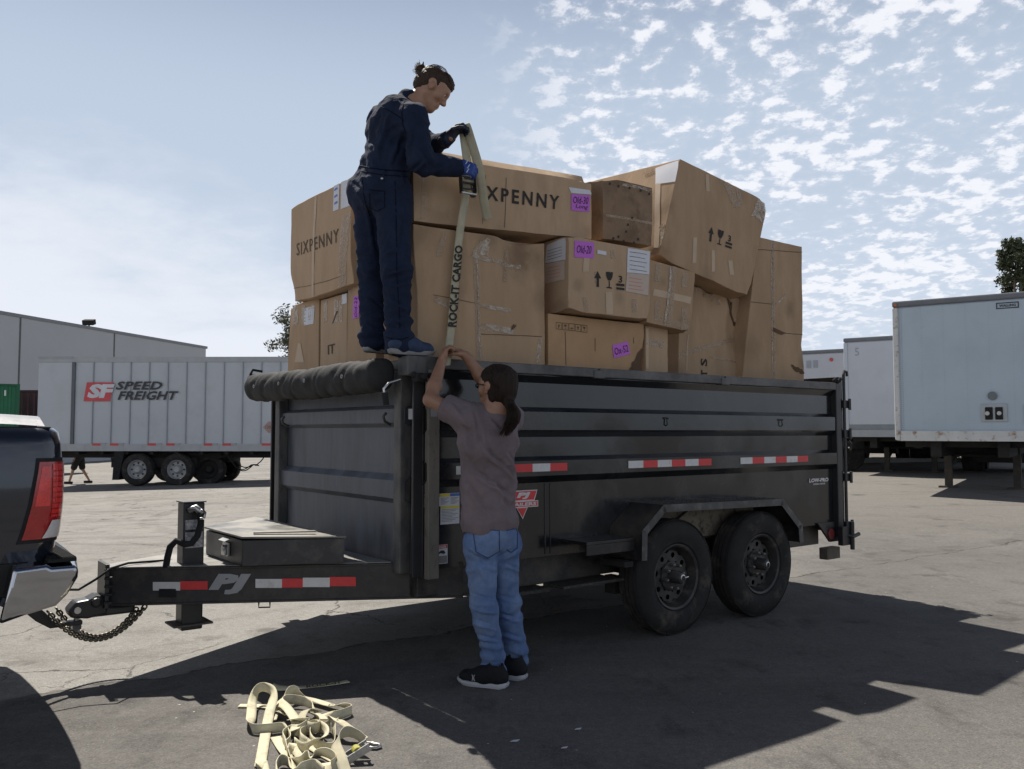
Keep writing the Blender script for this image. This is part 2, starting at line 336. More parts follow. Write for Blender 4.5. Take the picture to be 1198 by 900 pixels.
    # cracks
    def crack(scale, w, thr, off):
        t = n.new('ShaderNodeTexVoronoi'); t.feature = 'DISTANCE_TO_EDGE'; t.inputs['Scale'].default_value = scale
        d = n.new('ShaderNodeTexNoise'); d.inputs['Scale'].default_value = 1.7; d.inputs['Detail'].default_value = 8; d.inputs['Roughness'].default_value = .68; l.new(tc.outputs['Object'], d.inputs['Vector'])
        mm = n.new('ShaderNodeMix'); mm.data_type = 'VECTOR'; mm.inputs[0].default_value = .30; l.new(tc.outputs['Object'], mm.inputs[4]); l.new(d.outputs['Color'], mm.inputs[5])
        l.new(mm.outputs[1], t.inputs['Vector']); t.inputs['Randomness'].default_value = 1
        c = mr(t.outputs['Distance'], 0, w, 1, 0)
        return ma('MULTIPLY', c, mr(nz(.55, 4, .6, off=off), thr, thr+.12))
    cr = ma('MULTIPLY', ma('MAXIMUM', crack(1.05, .0075, .40, (3, 1, 0)), ma('MULTIPLY', crack(3.4, .010, .52, (7, 4, 0)), .7)), ma('ADD', ma('MULTIPLY', slab, .8), .12))
    seam = mr(ma('ABSOLUTE', sdn), 0, .02, 1, 0)
    cr = ma('MAXIMUM', cr, ma('MULTIPLY', seam, mr(nz(3, 3, .6), .4, .55)))
    col = mix(ma('MULTIPLY', cr, .85), col, (.035, .032, .030))
    # oil drips and pale specks
    col = mix(ma('MULTIPLY', mr(nz(1.7, 5, .6, off=(5, 5, 0)), .60, .70), .6), col, (.05, .047, .045))
    vo = n.new('ShaderNodeTexVoronoi'); vo.inputs['Scale'].default_value = 9; l.new(tc.outputs['Object'], vo.inputs['Vector'])
    col = mix(ma('MULTIPLY', mr(vo.outputs['Distance'], .045, .06, 1, 0), mr(nz(1.5, 2, .5, off=(2, 9, 0)), .55, .6)), col, (.42, .41, .39))
    vs_ = n.new('ShaderNodeTexVoronoi'); vs_.inputs['Scale'].default_value = 55; l.new(tc.outputs['Object'], vs_.inputs['Vector'])
    st_ = mr(vs_.outputs['Distance'], .12, .22, 1, 0); hs = n.new('ShaderNodeSeparateColor'); l.new(vs_.outputs['Color'], hs.inputs[0])
    col = mix(ma('MULTIPLY', ma('MULTIPLY', st_, mr(hs.outputs[0], .70, .74)), .45), col, (.34, .325, .30))
    col = mix(ma('MULTIPLY', ma('MULTIPLY', st_, mr(hs.outputs[1], .72, .76)), .6), col, (.03, .028, .027))
    l.new(col, b.inputs['Base Color']); l.new(mr(nz(4, 4, .6), .3, .7, .78, .96), b.inputs['Roughness']); b.inputs['Specular IOR Level'].default_value = .15
    bp = n.new('ShaderNodeBump'); bp.inputs['Strength'].default_value = .75; bp.inputs['Distance'].default_value = .012
    hgt = ma('SUBTRACT', ma('ADD', ma('MULTIPLY', ag, .35), ma('MULTIPLY', nz(7, 5, .65), .9)), ma('MULTIPLY', cr, .8)); l.new(hgt, bp.inputs['Height']); l.new(bp.outputs[0], b.inputs['Normal'])
    return m
def grid_mesh(xs, ys, fz):
    vs = [(x, y, fz(x, y)) for y in ys for x in xs]; nx = len(xs)
    return vs, [(j*nx+i, j*nx+i+1, (j+1)*nx+i+1, (j+1)*nx+i) for j in range(len(ys)-1) for i in range(nx-1)]
b = MB(); b.add(*grid_mesh([-900, -300, -100, -60]+list(range(-44, 46, 4))+[60, 100, 300, 900], [-300, -100, -40, -10, 0, 4, 8]+[9.5+.5*i for i in range(15)]+[18, 20, 24, 28, 34, 40, 60, 100, 200, 500, 1400], gz))
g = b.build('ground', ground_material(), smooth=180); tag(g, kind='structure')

# ---- warehouse on the left
M['ware'] = mat('warehouse_paint', (.42, .43, .45), .8, var=.04, vs=.3); M['waretrim'] = mat('parapet_cap', (.20, .21, .23), .6); M['joint'] = mat('panel_joint', (.12, .12, .13), .9)
wh = thing('warehouse', 'long pale grey tilt-up warehouse behind the lettered white semi trailer on the left', 'building', (-30, 60, -1))
P0, P1 = Vector((-35.8, 45.0, 0)), Vector((-28.4, 79, 0)); dW = (P1-P0).normalized(); nW = Vector((-dW.y, dW.x, 0)); LW = (P1-P0).length; HW = 10.05
b = MB(); q = [P0-dW*14, P1, P1+nW*60, P0-dW*14+nW*60]; b.hexa([Vector((p.x, p.y, -2)) for p in q]+[Vector((p.x, p.y, HW-1)) for p in q])
o = b.build('wall', 'ware', wh); o.matrix_parent_inverse = Matrix.Translation((30, -60, 1))
def wbox(name, s0, s1, out0, out1, z0, z1, m):
    b = MB(); c = []
    for z in (z0, z1): c += [P0+dW*s0-nW*out0+Vector((0,0,z)), P0+dW*s1-nW*out0+Vector((0,0,z)), P0+dW*s1-nW*out1+Vector((0,0,z)), P0+dW*s0-nW*out1+Vector((0,0,z))]
    b.hexa(c); o = b.build(name, m, wh); o.matrix_parent_inverse = Matrix.Translation((30, -60, 1)); return o
wbox('parapet_cap', -14, LW+.15, -.3, .08, HW-1, HW-.78, 'waretrim')
for s in (-6.5, 3.0, 12.5, 22): 
    if s < LW: wbox('panel_joint', s, s+.14, -.05, .02, -1.5, HW-1.01, 'joint')
fl = thing('flood_light', 'small black floodlight on the roof edge of the grey warehouse', 'floodlight', (0,0,0))
pp = P0+dW*19.2; b = MB(); b.cyl(pp+Vector((0,0,HW-.8)), pp+Vector((0,0,HW-.55)), .06); b.build('bracket', 'black', fl)
b = MB(); b.hexa([pp+Vector(v) for v in ((-.42,-.2,HW-.75),(.42,-.2,HW-.75),(.42,.25,HW-.6),(-.42,.25,HW-.6),(-.42,-.3,HW-.38),(.42,-.3,HW-.38),(.42,.15,HW-.23),(-.42,.15,HW-.23))]); b.build('lamp_head', 'dull', fl, bevel=.03)

# ---- containers at far left
def container(label, loc, rz, L, colr, name, text=None):
    mm = mat(name, colr, .6, var=.15, vs=1.2); t = thing('shipping_container', label, 'container', loc, rz)
    b = MB(); n = int(L/.28); prof = []
    for i in range(n):
        x = -L+.12+i*(L-.24)/n; w = (L-.24)/n; prof += [(x, 0), (x+w*.25, 0), (x+w*.4, .04), (x+w*.85, .04), (x+w, 0)]
    for side, s in ((0, 1), (2.44, -1)):
        vs = [(x, side+s*d, .15) for x, d in prof]+[(x, side+s*d, 2.48) for x, d in prof]; k = len(prof); b.add(vs, [(i, i+1, k+i+1, k+i) for i in range(k-1)])
    b.box(-L+.1, -.1, .1, 2.34, .1, .16); b.box(-L+.05, -.05, .05, 2.39, 2.48, 2.52); b.box(-.1, -.06, .1, 2.34, .1, 2.5); b.box(-L+.06, -L+.1, .1, 2.34, .1, 2.5)
    b.build('corrugated_shell', mm, t, fix=False)
    b = MB()
    for x in (-L, -.12):
        for y in (-.02, 2.34): b.box(x, x+.12, y, y+.12, 0, 2.59)
    for y in (-.021, 2.341): b.box(-L+.12, -.12, y, y+.10, 0, .15); b.box(-L+.12, -.12, y, y+.10, 2.5, 2.585)
    b.build('frame', mat(name+'_frame', tuple(c*.75 for c in colr), .6), t)
    if text:
        b = MB(); put_text(b, text[0], [(-1.15, -.012, 2.08), (-.5, -.012, 2.08), (-.5, -.012, 2.32), (-1.15, -.012, 2.32)], bold=.03, space=1.3); b.build('code_letters', mat('container_white', (.55,.6,.57), .6), t, fix=False)
        b = MB(); b.lathe([(.30, 0), (.62, 0)], (-1.8, -.03, 1.25), (0,1,0), 32); b.build('ring_mark', mat('container_white', (.55,.6,.57), .6), t)
    return t
container('green corrugated shipping container with white code letters behind the pickup', (-20.75, 36.0, gz(-19,34)+1.30), math.radians(38), 6.06, (.012, .13, .062), 'container_green', ('8 1',))
container('dark maroon shipping container between the green container and the white semi trailer', (-20.4, 38.5, gz(-20,38)+1.2), math.radians(0), 6.06, (.07, .03, .035), 'container_maroon')

# ---- wheels for the semi trailers
def semi_wheel(parent, x, y, z, side, m='rubber', r=.5, rimm=None):
    b = MB(); b.lathe([(.30, .10), (.31, .0), (.40, -.02), (r-.03, .0), (r, .05), (r, .24), (r-.03, .28), (.3, .28)], (x, y, z), (0, side, 0), 40); w = b.build('wheel', m, parent, smooth=35)
    b = MB(); b.lathe([(.30, .02), (.285, .0), (.27, .03), (.25, .12), (.15, .13), (.13, .06), (.08, .0), (.0, .0)], (0,0,0), (0, side, 0), 40); rr = b.build('rim', rimm or 'semirim', w, (x, y, z), smooth=35)
    b = MB()
    for i in range(8):
        a = i*math.pi/4; b.cyl(Vector((math.cos(a)*.20, .10*side, math.sin(a)*.20)), Vector((math.cos(a)*.20, .119*side, math.sin(a)*.20)), .028, 8)
    b.build('hand_hole', 'under', rr)
M['semirim'] = mat('white_rim', (.34, .35, .36), .45, var=.15, vs=10)
M['semiwhite'] = mat('semi_white', (.42, .455, .50), .38, var=.05, vs=.6, col2=(.35, .37, .395), cs=.9, cthr=(.5, .8)); M['semirail'] = mat('semi_rail', (.32, .34, .36), .45, .3, var=.1)
M['semidark'] = mat('semi_seam', (.30, .325, .36), .6); M['logo_red'] = mat('logo_red', (.52, .06, .07), .5); M['logo_black'] = mat('logo_black', (.025, .027, .035), .5)
# ---- white lettered semi trailer (long side towards the camera, right end slightly nearer)
SX, SY = -14.78, 26.6; sz = gz(-11, 26.6)
sm = thing('semi_trailer', 'silver white semi trailer with red logo and black slanted company lettering parked on the left', 'semi trailer', (SX, SY, sz), math.radians(-.9))
FZ, TZ, SL = 1.13, 4.0, 15.9
b = MB(); b.box(0, SL, .03, 2.57, FZ+.05, TZ-.03); b.build('box_body', 'semiwhite', sm)
b = MB(); b.box(-.01, SL+.01, 0, .06, TZ-.16, TZ); b.box(-.01, SL+.01, 2.54, 2.6, TZ-.16, TZ); b.build('top_rail', 'semirail', sm)
b = MB(); b.box(-.01, SL+.01, -.005, .055, FZ-.06, FZ+.16); b.box(-.01, SL+.01, 2.55, 2.6, FZ-.06, FZ+.16)
for i in range(26): b.box(.3+i*.6, .33+i*.6, -.012, -.005, FZ-.03, FZ+.13)
b.build('bottom_rail', 'semirail', sm)
b = MB(); b.box(1.07, 1.17, -.02, .05, FZ+.16, TZ-.165); b.build('door_post', mat('dark_post', (.09,.10,.115), .5), sm)
b = MB(); b.box(-.02, 1.09, -.015, .04, TZ-.05, TZ+.02); b.build('corner_cap', 'semidark', sm)
b = MB(); x = 1.72
while x < SL-.1: b.box(x, x+.026, -.007, .04, FZ+.162, TZ-.162); x += .585 if x < 9 else .7
b.build('panel_seams', 'semidark', sm)
def sx(px): return at(px, 500, SY).x-SX
def szz(py, px=150): return at(px, py, SY).z-sz
for a, c in ((109, 119), (130, 140), (174, 184), (196, 206), (240, 250), (262, 272), (308, 318)):
    b = MB(); b.box(sx(a), sx(c), -.012, .028, szz(521.5), szz(518.8)); b.m = 1
    if c < 310: b.box(sx(c), sx(c+6), -.012, .028, szz(521.5), szz(518.8))
    b.build('reflector_strip', ['logo_red', 'silver'], sm)
LQ = lambda x0, x1, y0, y1, sh=0: [(sx(x0), -.017, szz(y1)), (sx(x1), -.017, szz(y1)), (sx(x1)+sh, -.017, szz(y0)), (sx(x0)+sh, -.017, szz(y0))]
b = MB(); q = LQ(97.5, 129, 447.6, 469.5, .09); b.add([(p[0], -.014, p[2]) for p in q], [(0,1,2,3)]); b.build('logo_panel', 'logo_red', sm, fix=False)
b = MB(); put_text(b, 'SF', LQ(101, 129.5, 449.5, 466.0, .12), bold=.055, space=.95); b.build('logo_letters', mat('logo_white', (.52,.55,.6), .4), sm, fix=False)
b = MB(); put_text(b, 'SPEED', LQ(134.5, 188, 446.5, 456.3, .10), bold=.03, space=1.08); put_text(b, 'FREIGHT', LQ(137.5, 205.5, 457.8, 468.2, .10), bold=.03, space=1.05); b.build('company_lettering', 'logo_black', sm, fix=False)
cxp, czp = sx(316), szz(500); b = MB(); b.add([(cxp-.19, -.008, czp), (cxp, -.008, czp-.19), (cxp+.19, -.008, czp), (cxp, -.008, czp+.19)], [(0,1,2,3)]); b.build('hazard_placard', mat('placard', (.36, .24, .22), .6), sm, fix=False)
b = MB(); put_text(b, '1203', [(cxp-.1, -.013, czp-.04), (cxp+.1, -.013, czp-.04), (cxp+.1, -.013, czp+.05), (cxp-.1, -.013, czp+.05)]); b.build('placard_number', 'logo_black', sm, fix=False)
b = MB(); b.box(.3, SL-.3, .55, .75, FZ-.28, FZ-.0605); b.box(.3, SL-.3, 1.85, 2.05, FZ-.28, FZ-.0605)
for i in range(20): b.box(.4+i*.78, .5+i*.78, .1, 2.5, FZ-.16, FZ-.0615)
b.box(2.2, 4.9, .35, 2.25, .55, .85); b.build('underframe', 'under', sm)
for px_w in (161.5, 208):
    xw = sx(px_w); b = MB(); b.cyl((xw, .1, .5), (xw, 2.5, .5), .09); b.build('axle', 'under', sm)
    semi_wheel(sm, xw, .02, .5, 1); semi_wheel(sm, xw, 2.58, .5, -1)
b = MB(); xm = sx(133); b.hexa([(xm, .02, .18), (xm+.2, .02, .18), (xm+.2, .6, .18), (xm, .6, .18), (xm+.05, .02, 1.05), (xm+.35, .02, 1.05), (xm+.35, .6, 1.05), (xm+.05, .6, 1.05)]); b.build('mud_flap', 'dull', sm)
# dolly with its own wheels and hanging air lines
dl = thing('converter_dolly', 'dark wheeled dolly under the white semi trailer with looping air hoses', 'dolly', (sx(238)+SX, SY+.35, sz))
for yy, sd_ in ((.15, 1), (1.9, -1)): semi_wheel(dl, 0, yy, .49, sd_, rimm='under')
b = MB(); b.box(-.9, .55, .5, 1.6, .7, .98); b.cyl((0, .2, .49), (0, 1.9, .49), .08); b.box(-.6, .45, .0, 2.1, .92, 1.0); b.build('dolly_frame', 'under', dl)
b = MB()
for k, (x0, x1, dp) in enumerate(((264, 300, 23), (268, 301, 18), (266, 298, 26))):
    a = at(x0, 529, 26.75+.1*k); c = at(x1+k*2, 545, 26.75+.1*k); pts = []
    for i in range(13):
        t = i/12; p = a.lerp(c, t); p.z -= dp/37*math.sin(math.pi*min(1, t*1.15))*.55; pts.append(p-Vector((dl.location)))
    b.tube(pts, .018, 6)
a = at(299, 545, 26.8)-dl.location; c = at(315, 527, 26.8)-dl.location; b.tube([a, a.lerp(c, .4)+Vector((0,0,-.05)), c], .018, 6)
b.build('air_hose', 'dull', dl, smooth=60)

# ---- parked trailers on the right, seen nose on
M['nose_a'] = mat('nose_pale_blue', (.40, .485, .56), .35, var=.05, vs=1.2, col2=(.36, .42, .47), cs=.9, cthr=(.5, .8), rvar=.08)
M['nose_b'] = mat('nose_white', (.50, .52, .57), .4, var=.05, vs=1, col2=(.44,.46,.5), cs=1.2, cthr=(.5, .8)); M['nose_c'] = mat('nose_white_dirty', (.47, .49, .53), .5, var=.06, vs=1)
M['rust'] = mat('rusty_rail', (.55, .56, .55), .5, var=.1, vs=5, col2=(.25, .13, .06), cs=7, cthr=(.55, .68))
M['cap'] = mat('top_cap', (.14, .15, .17), .5, var=.15, vs=4)
def nose_trailer(label, X, Y, h0, m, W2=2.59, L=13.5, hb=2.83, foot=True, extra=0, group=None):
    z = gz(X+1, Y); t = thing('parked_trailer', label, 'semi trailer', (X, Y, z), math.radians(-34))   # local x along the nose to the right, y along the length
    b = MB(); b.box(0.04, W2-.04, .03, L, h0, h0+hb-.1); b.build('box_body', m, t, bevel=.05)
    b = MB(); b.box(-.01, W2+.01, -.02, L, h0+hb-.12, h0+hb); b.build('top_cap', 'cap', t, bevel=.03)
    b = MB(); b.box(-.01, .10, -.015, .25, h0-.02, h0+hb-.125); b.box(W2-.10, W2+.01, -.015, .25, h0-.02, h0+hb-.125); b.build('corner_post', 'rust' if extra else m, t, bevel=.03)
    b = MB(); b.box(.10, W2-.10, -.02, .1, h0-.03, h0+.17); b.box(0, .05, .25, L, h0-.03, h0+.2); b.box(W2-.05, W2, .25, L, h0-.03, h0+.2); b.build('bottom_rail', 'rust' if extra else 'semirail', t)
    b = MB(); b.box(.6, .8, .3, L-.2, h0-.35, h0-.031); b.box(W2-.8, W2-.6, .3, L-.2, h0-.35, h0-.031)
    for i in range(16): b.box(.1, W2-.1, .5+i*.8, .6+i*.8, h0-.16, h0-.032)
    b.box(.4, W2-.4, L-3.6, L-.5, h0-.75, h0-.351); b.build('underframe', 'under', t)
    for x in (.55, W2-.7):
        b = MB(); b.box(x, x+.15, 2.6, 2.75, .05, h0-.031); b.box(x-.12, x+.27, 2.52, 2.83, 0, .05); b.build('landing_leg', mat('landing_steel', (.05,.045,.04), .8, col2=(.10,.07,.045), cs=8, cthr=(.5,.7)), t)
    b = MB(); b.cyl((.6, 2.68, .75), (W2-.6, 2.68, .75), .04); b.beam((.62, 2.75, .35), (.62, 4.0, h0-.35), .06, .06); b.beam((W2-.62, 2.75, .35), (W2-.62, 4.0, h0-.35), .06, .06); b.build('leg_brace', 'under', t)
    for y in (L-1.2, L-2.5):
        b = MB(); b.cyl((.1, y, .5), (W2-.1, y, .5), .08); b.build('axle', 'under', t)
        semi_wheel(t, 0.02, y, .5, 1, rimm='under') if False else None
        for x, s in ((.02, 1), (W2-.02, -1)):
            b = MB(); b.lathe([(.0, .08), (.28, .06), (.30, .0), (.47, .0), (.5, .05), (.5, .5), (.47, .55), (.2, .55)], (x, y, .5), (s, 0, 0), 32); b.build('wheel', 'rubber', t, smooth=35)
    return t
n1 = nose_trailer('nearest pale blue trailer nose at the right edge with rusty corner and connector plate', 7.84, 17.5, 1.11, 'nose_a', extra=1)
def n1q(x0, x1, z0, z1, y=-.024+.05): return [(x0, y, z0), (x1, y, z0), (x1, y, z1), (x0, y, z1)]
b = MB()
for i in range(60):
    for x in (.115, .15, ) : b.box(x, x+.012, .022, .034, 1.3+i*.043, 1.312+i*.043)
for j in range(6):
    x = .52+j*.4
    for i in range(42): b.box(x, x+.008, .024, .031, 1.3+i*.06, 1.308+i*.06)
b.build('rivets', mat('rivet_grey', (.25, .28, .3), .5), n1)  # rivet rows in a darker grey than the nose panel
b = MB(); b.box(1.55, 1.99, -.0, .034, 1.46, 1.80); b.build('connector_plate', mat('galvanised', (.36,.39,.41), .4, .5), n1, bevel=.004)
b = MB()
for x in (1.62, 1.79): b.box(x, x+.13, -.03, -.001, 1.50, 1.74)
b.build('connector', 'dull', n1, bevel=.01)
for x in (1.66, 1.86):
    b = MB(); b.cyl((x, -.06, 1.62), (x, -.031, 1.62), .04, 12); b.build('gladhand', 'steel', n1)
b = MB(); b.cyl((1.75, -.012, 1.96), (1.75, .034, 1.96), .085, 10); b.build('junction_cap', mat('grey_disc', (.14,.16,.17), .5), n1)
b = MB(); b.box(2.27, 2.5, .0, .034, 1.42, 1.78); b.box(2.32, 2.45, .0, .034, 1.34, 1.42); b.build('grey_patch', mat('grey_patch', (.26,.29,.31), .6), n1)
b = MB(); x0, x1, z0, z1 = 1.86, 2.24, 3.64, 3.76
put_text(b, 'WALLING', [(x0+.05, .022, z0+.035), (x1-.05, .022, z0+.035), (x1-.05, .022, z1-.035), (x0+.05, .022, z1-.035)], bold=.04)
b.box(x0, x1, .018, .03, z0, z0+.018); b.box(x0, x1, .018, .03, z1-.018, z1); b.box(x0, x0+.018, .018, .03, z0, z1); b.box(x1-.018, x1, .018, .03, z0, z1); b.build('maker_badge', 'logo_black', n1, fix=False)
b = MB(); b.cyl((.06, -.05, 3.86), (.06, -.014, 3.86), .03, 8); b.build('marker_lamp', mat('amber_lamp', (.5,.12,.03), .4), n1)
n2 = nose_trailer('white middle trailer on the right, between the big blue white nose and the far one', 9.74, 25.0, 1.12, 'nose_b', hb=2.86)
b = MB(); put_text(b, '5', [(.3, .022, 3.45), (.42, .022, 3.45), (.42, .022, 3.68), (.3, .022, 3.68)]); b.build('unit_number', 'semidark', n2, fix=False)
b = MB(); b.box(.1, 2.49, .02, .034, 1.292, 1.45); b.build('kick_band', mat('kick_grey', (.22,.24,.26), .5), n2)
n3 = nose_trailer('farthest dirty white trailer nose just beyond the tailgate of the black dump trailer', 8.75, 28.9, 1.08, 'nose_c', hb=2.86)
b = MB(); b.cyl((2.0, .0, 3.6), (2.0, .034, 3.6), .06, 14); b.build('red_roundel', 'logo_red', n3)
b = MB(); b.box(1.2, 1.35, .015, .034, 3.35, 3.6); b.box(1.42, 1.57, .015, .034, 3.35, 3.6); b.build('faded_patch', 'semidark', n3)
# rear bumper guard with lettering of the middle row
rg = thing('yard_tractor', 'dark truck chassis with a lettered white bumper showing between the far trailers', 'truck', (9.1, 27.0, gz(9, 27)))
b = MB(); b.box(-.2, 2.0, 0, 2.2, .72, .95); b.build('chassis', 'under', rg)
b = MB(); b.box(-.1, 1.25, -.06, -.005, .78, .92); b.build('bumper_plate', 'semirail', rg)
b = MB(); b.box(.25, .42, -.075, -.061, .79, .88); b.build('tail_lamp', 'logo_red', rg)
for x in (.3, 1.6):
    b = MB(); b.lathe([(.0, .05), (.25, .05), (.28, 0), (.44, 0), (.48, .05), (.48, .5), (.2, .5)], (x, .1, .5), (0,1,0), 32); b.build('wheel', 'rubber', rg, smooth=35)

# ---- far kerb, low planting and wall on the right
M['kerb'] = mat('kerb_concrete', (.34, .33, .31), .85)
b = MB(); b.box(-4, 40, 33.2, 33.45, gz(14, 33)-.3, gz(14, 33)+.17); kb = b.build('kerb', 'kerb'); tag(kb, kind='structure')
M['leaf'] = mat('shrub_leaf', (.075, .095, .03), .7, var=.4, vs=3); M['leafg'] = mat('eucalyptus_leaf', (.10, .115, .075), .7, var=.4, vs=1.5); M['bark'] = mat('bark', (.13, .10, .075), .9, var=.3, vs=6)
M['leafb'] = mat('tree_leaf_dark', (.06, .075, .038), .7, var=.4, vs=1.5)
def leaves(name, clumps, m, parent, leaf, n, rng):
    vs, fs = [], []
    for c, r in clumps:
        for i in range(n):
            d = Vector((rng.gauss(0, 1), rng.gauss(0, 1), rng.gauss(0, 1))); d.normalize(); p = Vector(c)+d*r*(rng.random()**.45)
            a = Vector((rng.gauss(0, 1), rng.gauss(0, 1), rng.gauss(0, .8))).normalized(); bb = a.cross(Vector((rng.gauss(0, 1), rng.gauss(0, 1), rng.gauss(0, 1)))).normalized(); s = leaf*(.6+.8*rng.random())
            k = len(vs); vs += [tuple(p-a*s), tuple(p+bb*s*.38), tuple(p+a*s), tuple(p-bb*s*.38)]; fs.append((k, k+1, k+2, k+3))
    me = bpy.data.meshes.new(name); me.from_pydata(vs, [], fs); return fin(name, me, m, parent)
def tree(label, X, Y, height, crowns, m, seed, leaf=.13, n=240, tr=.2):
    rng = random.Random(seed); z = gz(X, Y); t = thing('tree', label, 'tree', (X, Y, z))
    b = MB(); top = Vector((0, 0, height*.55)); b.tube([(0, 0, -.2), (.1, 0, height*.25), top], [tr, tr*.8, tr*.6], 10); cl = []
    for cx, cy, cz, r in crowns:
        c = Vector((cx, cy, cz)); mid = top.lerp(c, .5)+Vector((rng.uniform(-.3, .3), rng.uniform(-.3, .3), .2)); b.tube([top, mid, c], [tr*.45, tr*.28, .03], 7)
        for _ in range(7):
            d = Vector((rng.gauss(0, 1), rng.gauss(0, 1), rng.gauss(0, .7))).normalized(); e = c+d*r*.8; b.tube([c, e], [.035, .012], 5); cl.append((e, r*rng.uniform(.28, .5)))
        cl.append((c, r*.55))
    b.build('trunk', 'bark', t, smooth=60); leaves('crown', cl, m, t, leaf, n, rng)
tree('sparse grey green tree showing behind the stacked boxes on the left', -15.6, 60, 11.2, [(0, 0, 9.9, 1.2), (-.5, .3, 8.3, 1.2), (.9, 0, 8.6, 1.3), (.4, .5, 10.4, 1.0), (.3, 0, 7.0, 1.3), (2.0, 0, 9.6, 1.2), (1.8, 0, 7.4, 1.2)], 'leafg', 3, .13, 60)
tree('dark dense tree rising above the trailer nose at the right edge', 27.0, 45, 11.6, [(0, 0, 10.2, 1.1), (1.3, 0, 10.8, 1.2), (.3, .5, 9.2, 1.0), (1.6, .3, 9.5, 1.3), (2.9, 0, 10.4, 1.5), (-.2, 0, 10.6, .8), (.9, 0, 8.3, 1.0), (3, 0, 8.6, 1.4)], 'leafb', 9, .13, 150)
for i, (x, lab) in enumerate(((8.9, 'low green shrub at the kerb just beyond the dump trailer tailgate'), (12.6, 'low green shrub at the kerb under the middle white trailer'), (16.9, 'reddish low shrub at the kerb behind the landing legs'), (18.4, 'low shrub at the kerb under the big trailer near the right edge'))):
    rng = random.Random(40+i); sh = thing('shrub', lab, 'shrub', (x, 34.2, gz(x, 34)), 0); cl = [((rng.uniform(-.7, .7), rng.uniform(-.3, .3), rng.uniform(.25, .5)), .32) for _ in range(9)]
    b = MB()
    for c, r in cl: b.tube([(0, 0, -.1), c], [.03, .01], 5)
    b.build('stem', 'bark', sh); leaves('foliage', cl, 'leaf', sh, .07, 120, rng)
fw = thing('boundary_wall', 'low pale block wall far behind the parked trailers on the right', 'wall', (20, 46, gz(20, 46)-.2))
b = MB(); b.box(-24, 60, 0, .2, 0, 1.15); b.build('wall', mat('block_wall', (.42,.40,.37), .85, var=.1, vs=1), fw)
b = MB(); b.box(-24, 60, -.04, .24, 1.15, 1.24); b.build('coping', 'kerb', fw)
# ================================================================== DUMP TRAILER (local x = length towards the rear, y = away, z up)
T = thing('dump_trailer', 'black high sided dump trailer loaded with cardboard boxes, reflective tape on its side', 'trailer', (OO[0], OO[1], 0), RZ)
LEN, WID, ZT, ZB = 4.30, 2.07, 1.80, .60
SIDE = [(.585, .0), (1.055, .0), (1.10, .045), (1.195, .045), (1.222, .0), (1.345, .0), (1.39, .042), (1.505, .042), (1.535, .0), (1.69, .0), (1.735, .03), (1.74, .03)]
def side_wall(name, y, s, m):
    b = MB(); xs = [.03+(LEN-.10)*i/24 for i in range(25)]; k = len(SIDE)
    rng = random.Random(5 if s > 0 else 6); dent = [[(rng.random()-.5)*.0045 if (0 < j < k-1) else 0 for j in range(k)] for _ in xs]
    vs = [(x, y-s*(o+dent[i][j]), z) for i, x in enumerate(xs) for j, (z, o) in enumerate(SIDE)]
    b.add(vs, [(i*k+j, i*k+j+1, (i+1)*k+j+1, (i+1)*k+j) for i in range(24) for j in range(k-1)])
    vs = [(x, y+s*.035, z) for x in (xs[0], xs[-1]) for z in (.585, 1.74)]; b.add(vs, [(0, 1, 3, 2)])
    return b.build(name, m, T, smooth=25, fix=False)
side_wall('side_wall', 0, 1, 'paint'); side_wall('side_wall', WID, -1, 'paint')
# top rails with butt joints
M['rail'] = mat('top_rail_paint', (.035, .036, .04), .42, var=.3, vs=3, col2=(.16, .155, .15), cs=3, cthr=(.42, .7), c2rough=.7)
for y0, y1 in ((-.055, .045), (WID-.045, WID+.055)):
    b = MB()
    for x0, x1 in ((.16, 1.38), (1.40, 2.70), (2.72, 4.22)): b.box(x0, x1, y0, y1, 1.742, 1.805)
    b.box(1.34, 1.44, y0-.006, y1+.006, 1.735, 1.79) ; b.box(2.66, 2.76, y0-.006, y1+.006, 1.735, 1.79)
    b.build('top_rail', 'rail', T, bevel=.006)
# stake pocket and tie hooks on the near side
for x, z in ((2.05, 1.47), (3.42, 1.47)):
    b = MB(); b.tube([(x-.022, -.045, z), (x-.014, -.058, z+.008), (x+.014, -.058, z+.008), (x+.022, -.045, z)], .005, 6); b.tube([(x, -.055, z), (x, -.06, z-.04), (x, -.045, z-.048)], .005, 6); b.build('tie_hook', 'black', T, smooth=60)
# vertical weld seam
b = MB(); b.box(.955, .966, -.0035, .0, .60, 1.05); b.box(1.0, 1.006, -.0035, .0, .60, 1.05); b.build('weld_seam', 'black', T)
# front corner posts
M['post'] = mat('dusty_corner_post', (.15, .138, .12), .75, var=.35, vs=5, col2=(.04, .038, .037), cs=30, cthr=(.56, .74), stretch=(1,1,.4))
M['dpost'] = mat('dark_corner_post', (.06, .062, .066), .6, var=.3, vs=14, col2=(.14, .132, .118), cs=9, cthr=(.45, .7), stretch=(1,1,.4))
for y0, y1, s in ((-.02, .10, 1), (WID-.10, WID+.02, -1)):
    b = MB(); b.box(-.03, .03, y0 if s > 0 else y1-.02, (y0+.02) if s > 0 else y1, .55, 1.74); b.box(.03, .045, y0, y1, .55, 1.74); b.build('corner_post', 'black', T, bevel=.004)
    b = MB(); b.box(.045, .12, (y0-.045) if s > 0 else y1, y0 if s > 0 else y1+.045, .54, 1.735); b.build('side_post', 'post', T, bevel=.005)
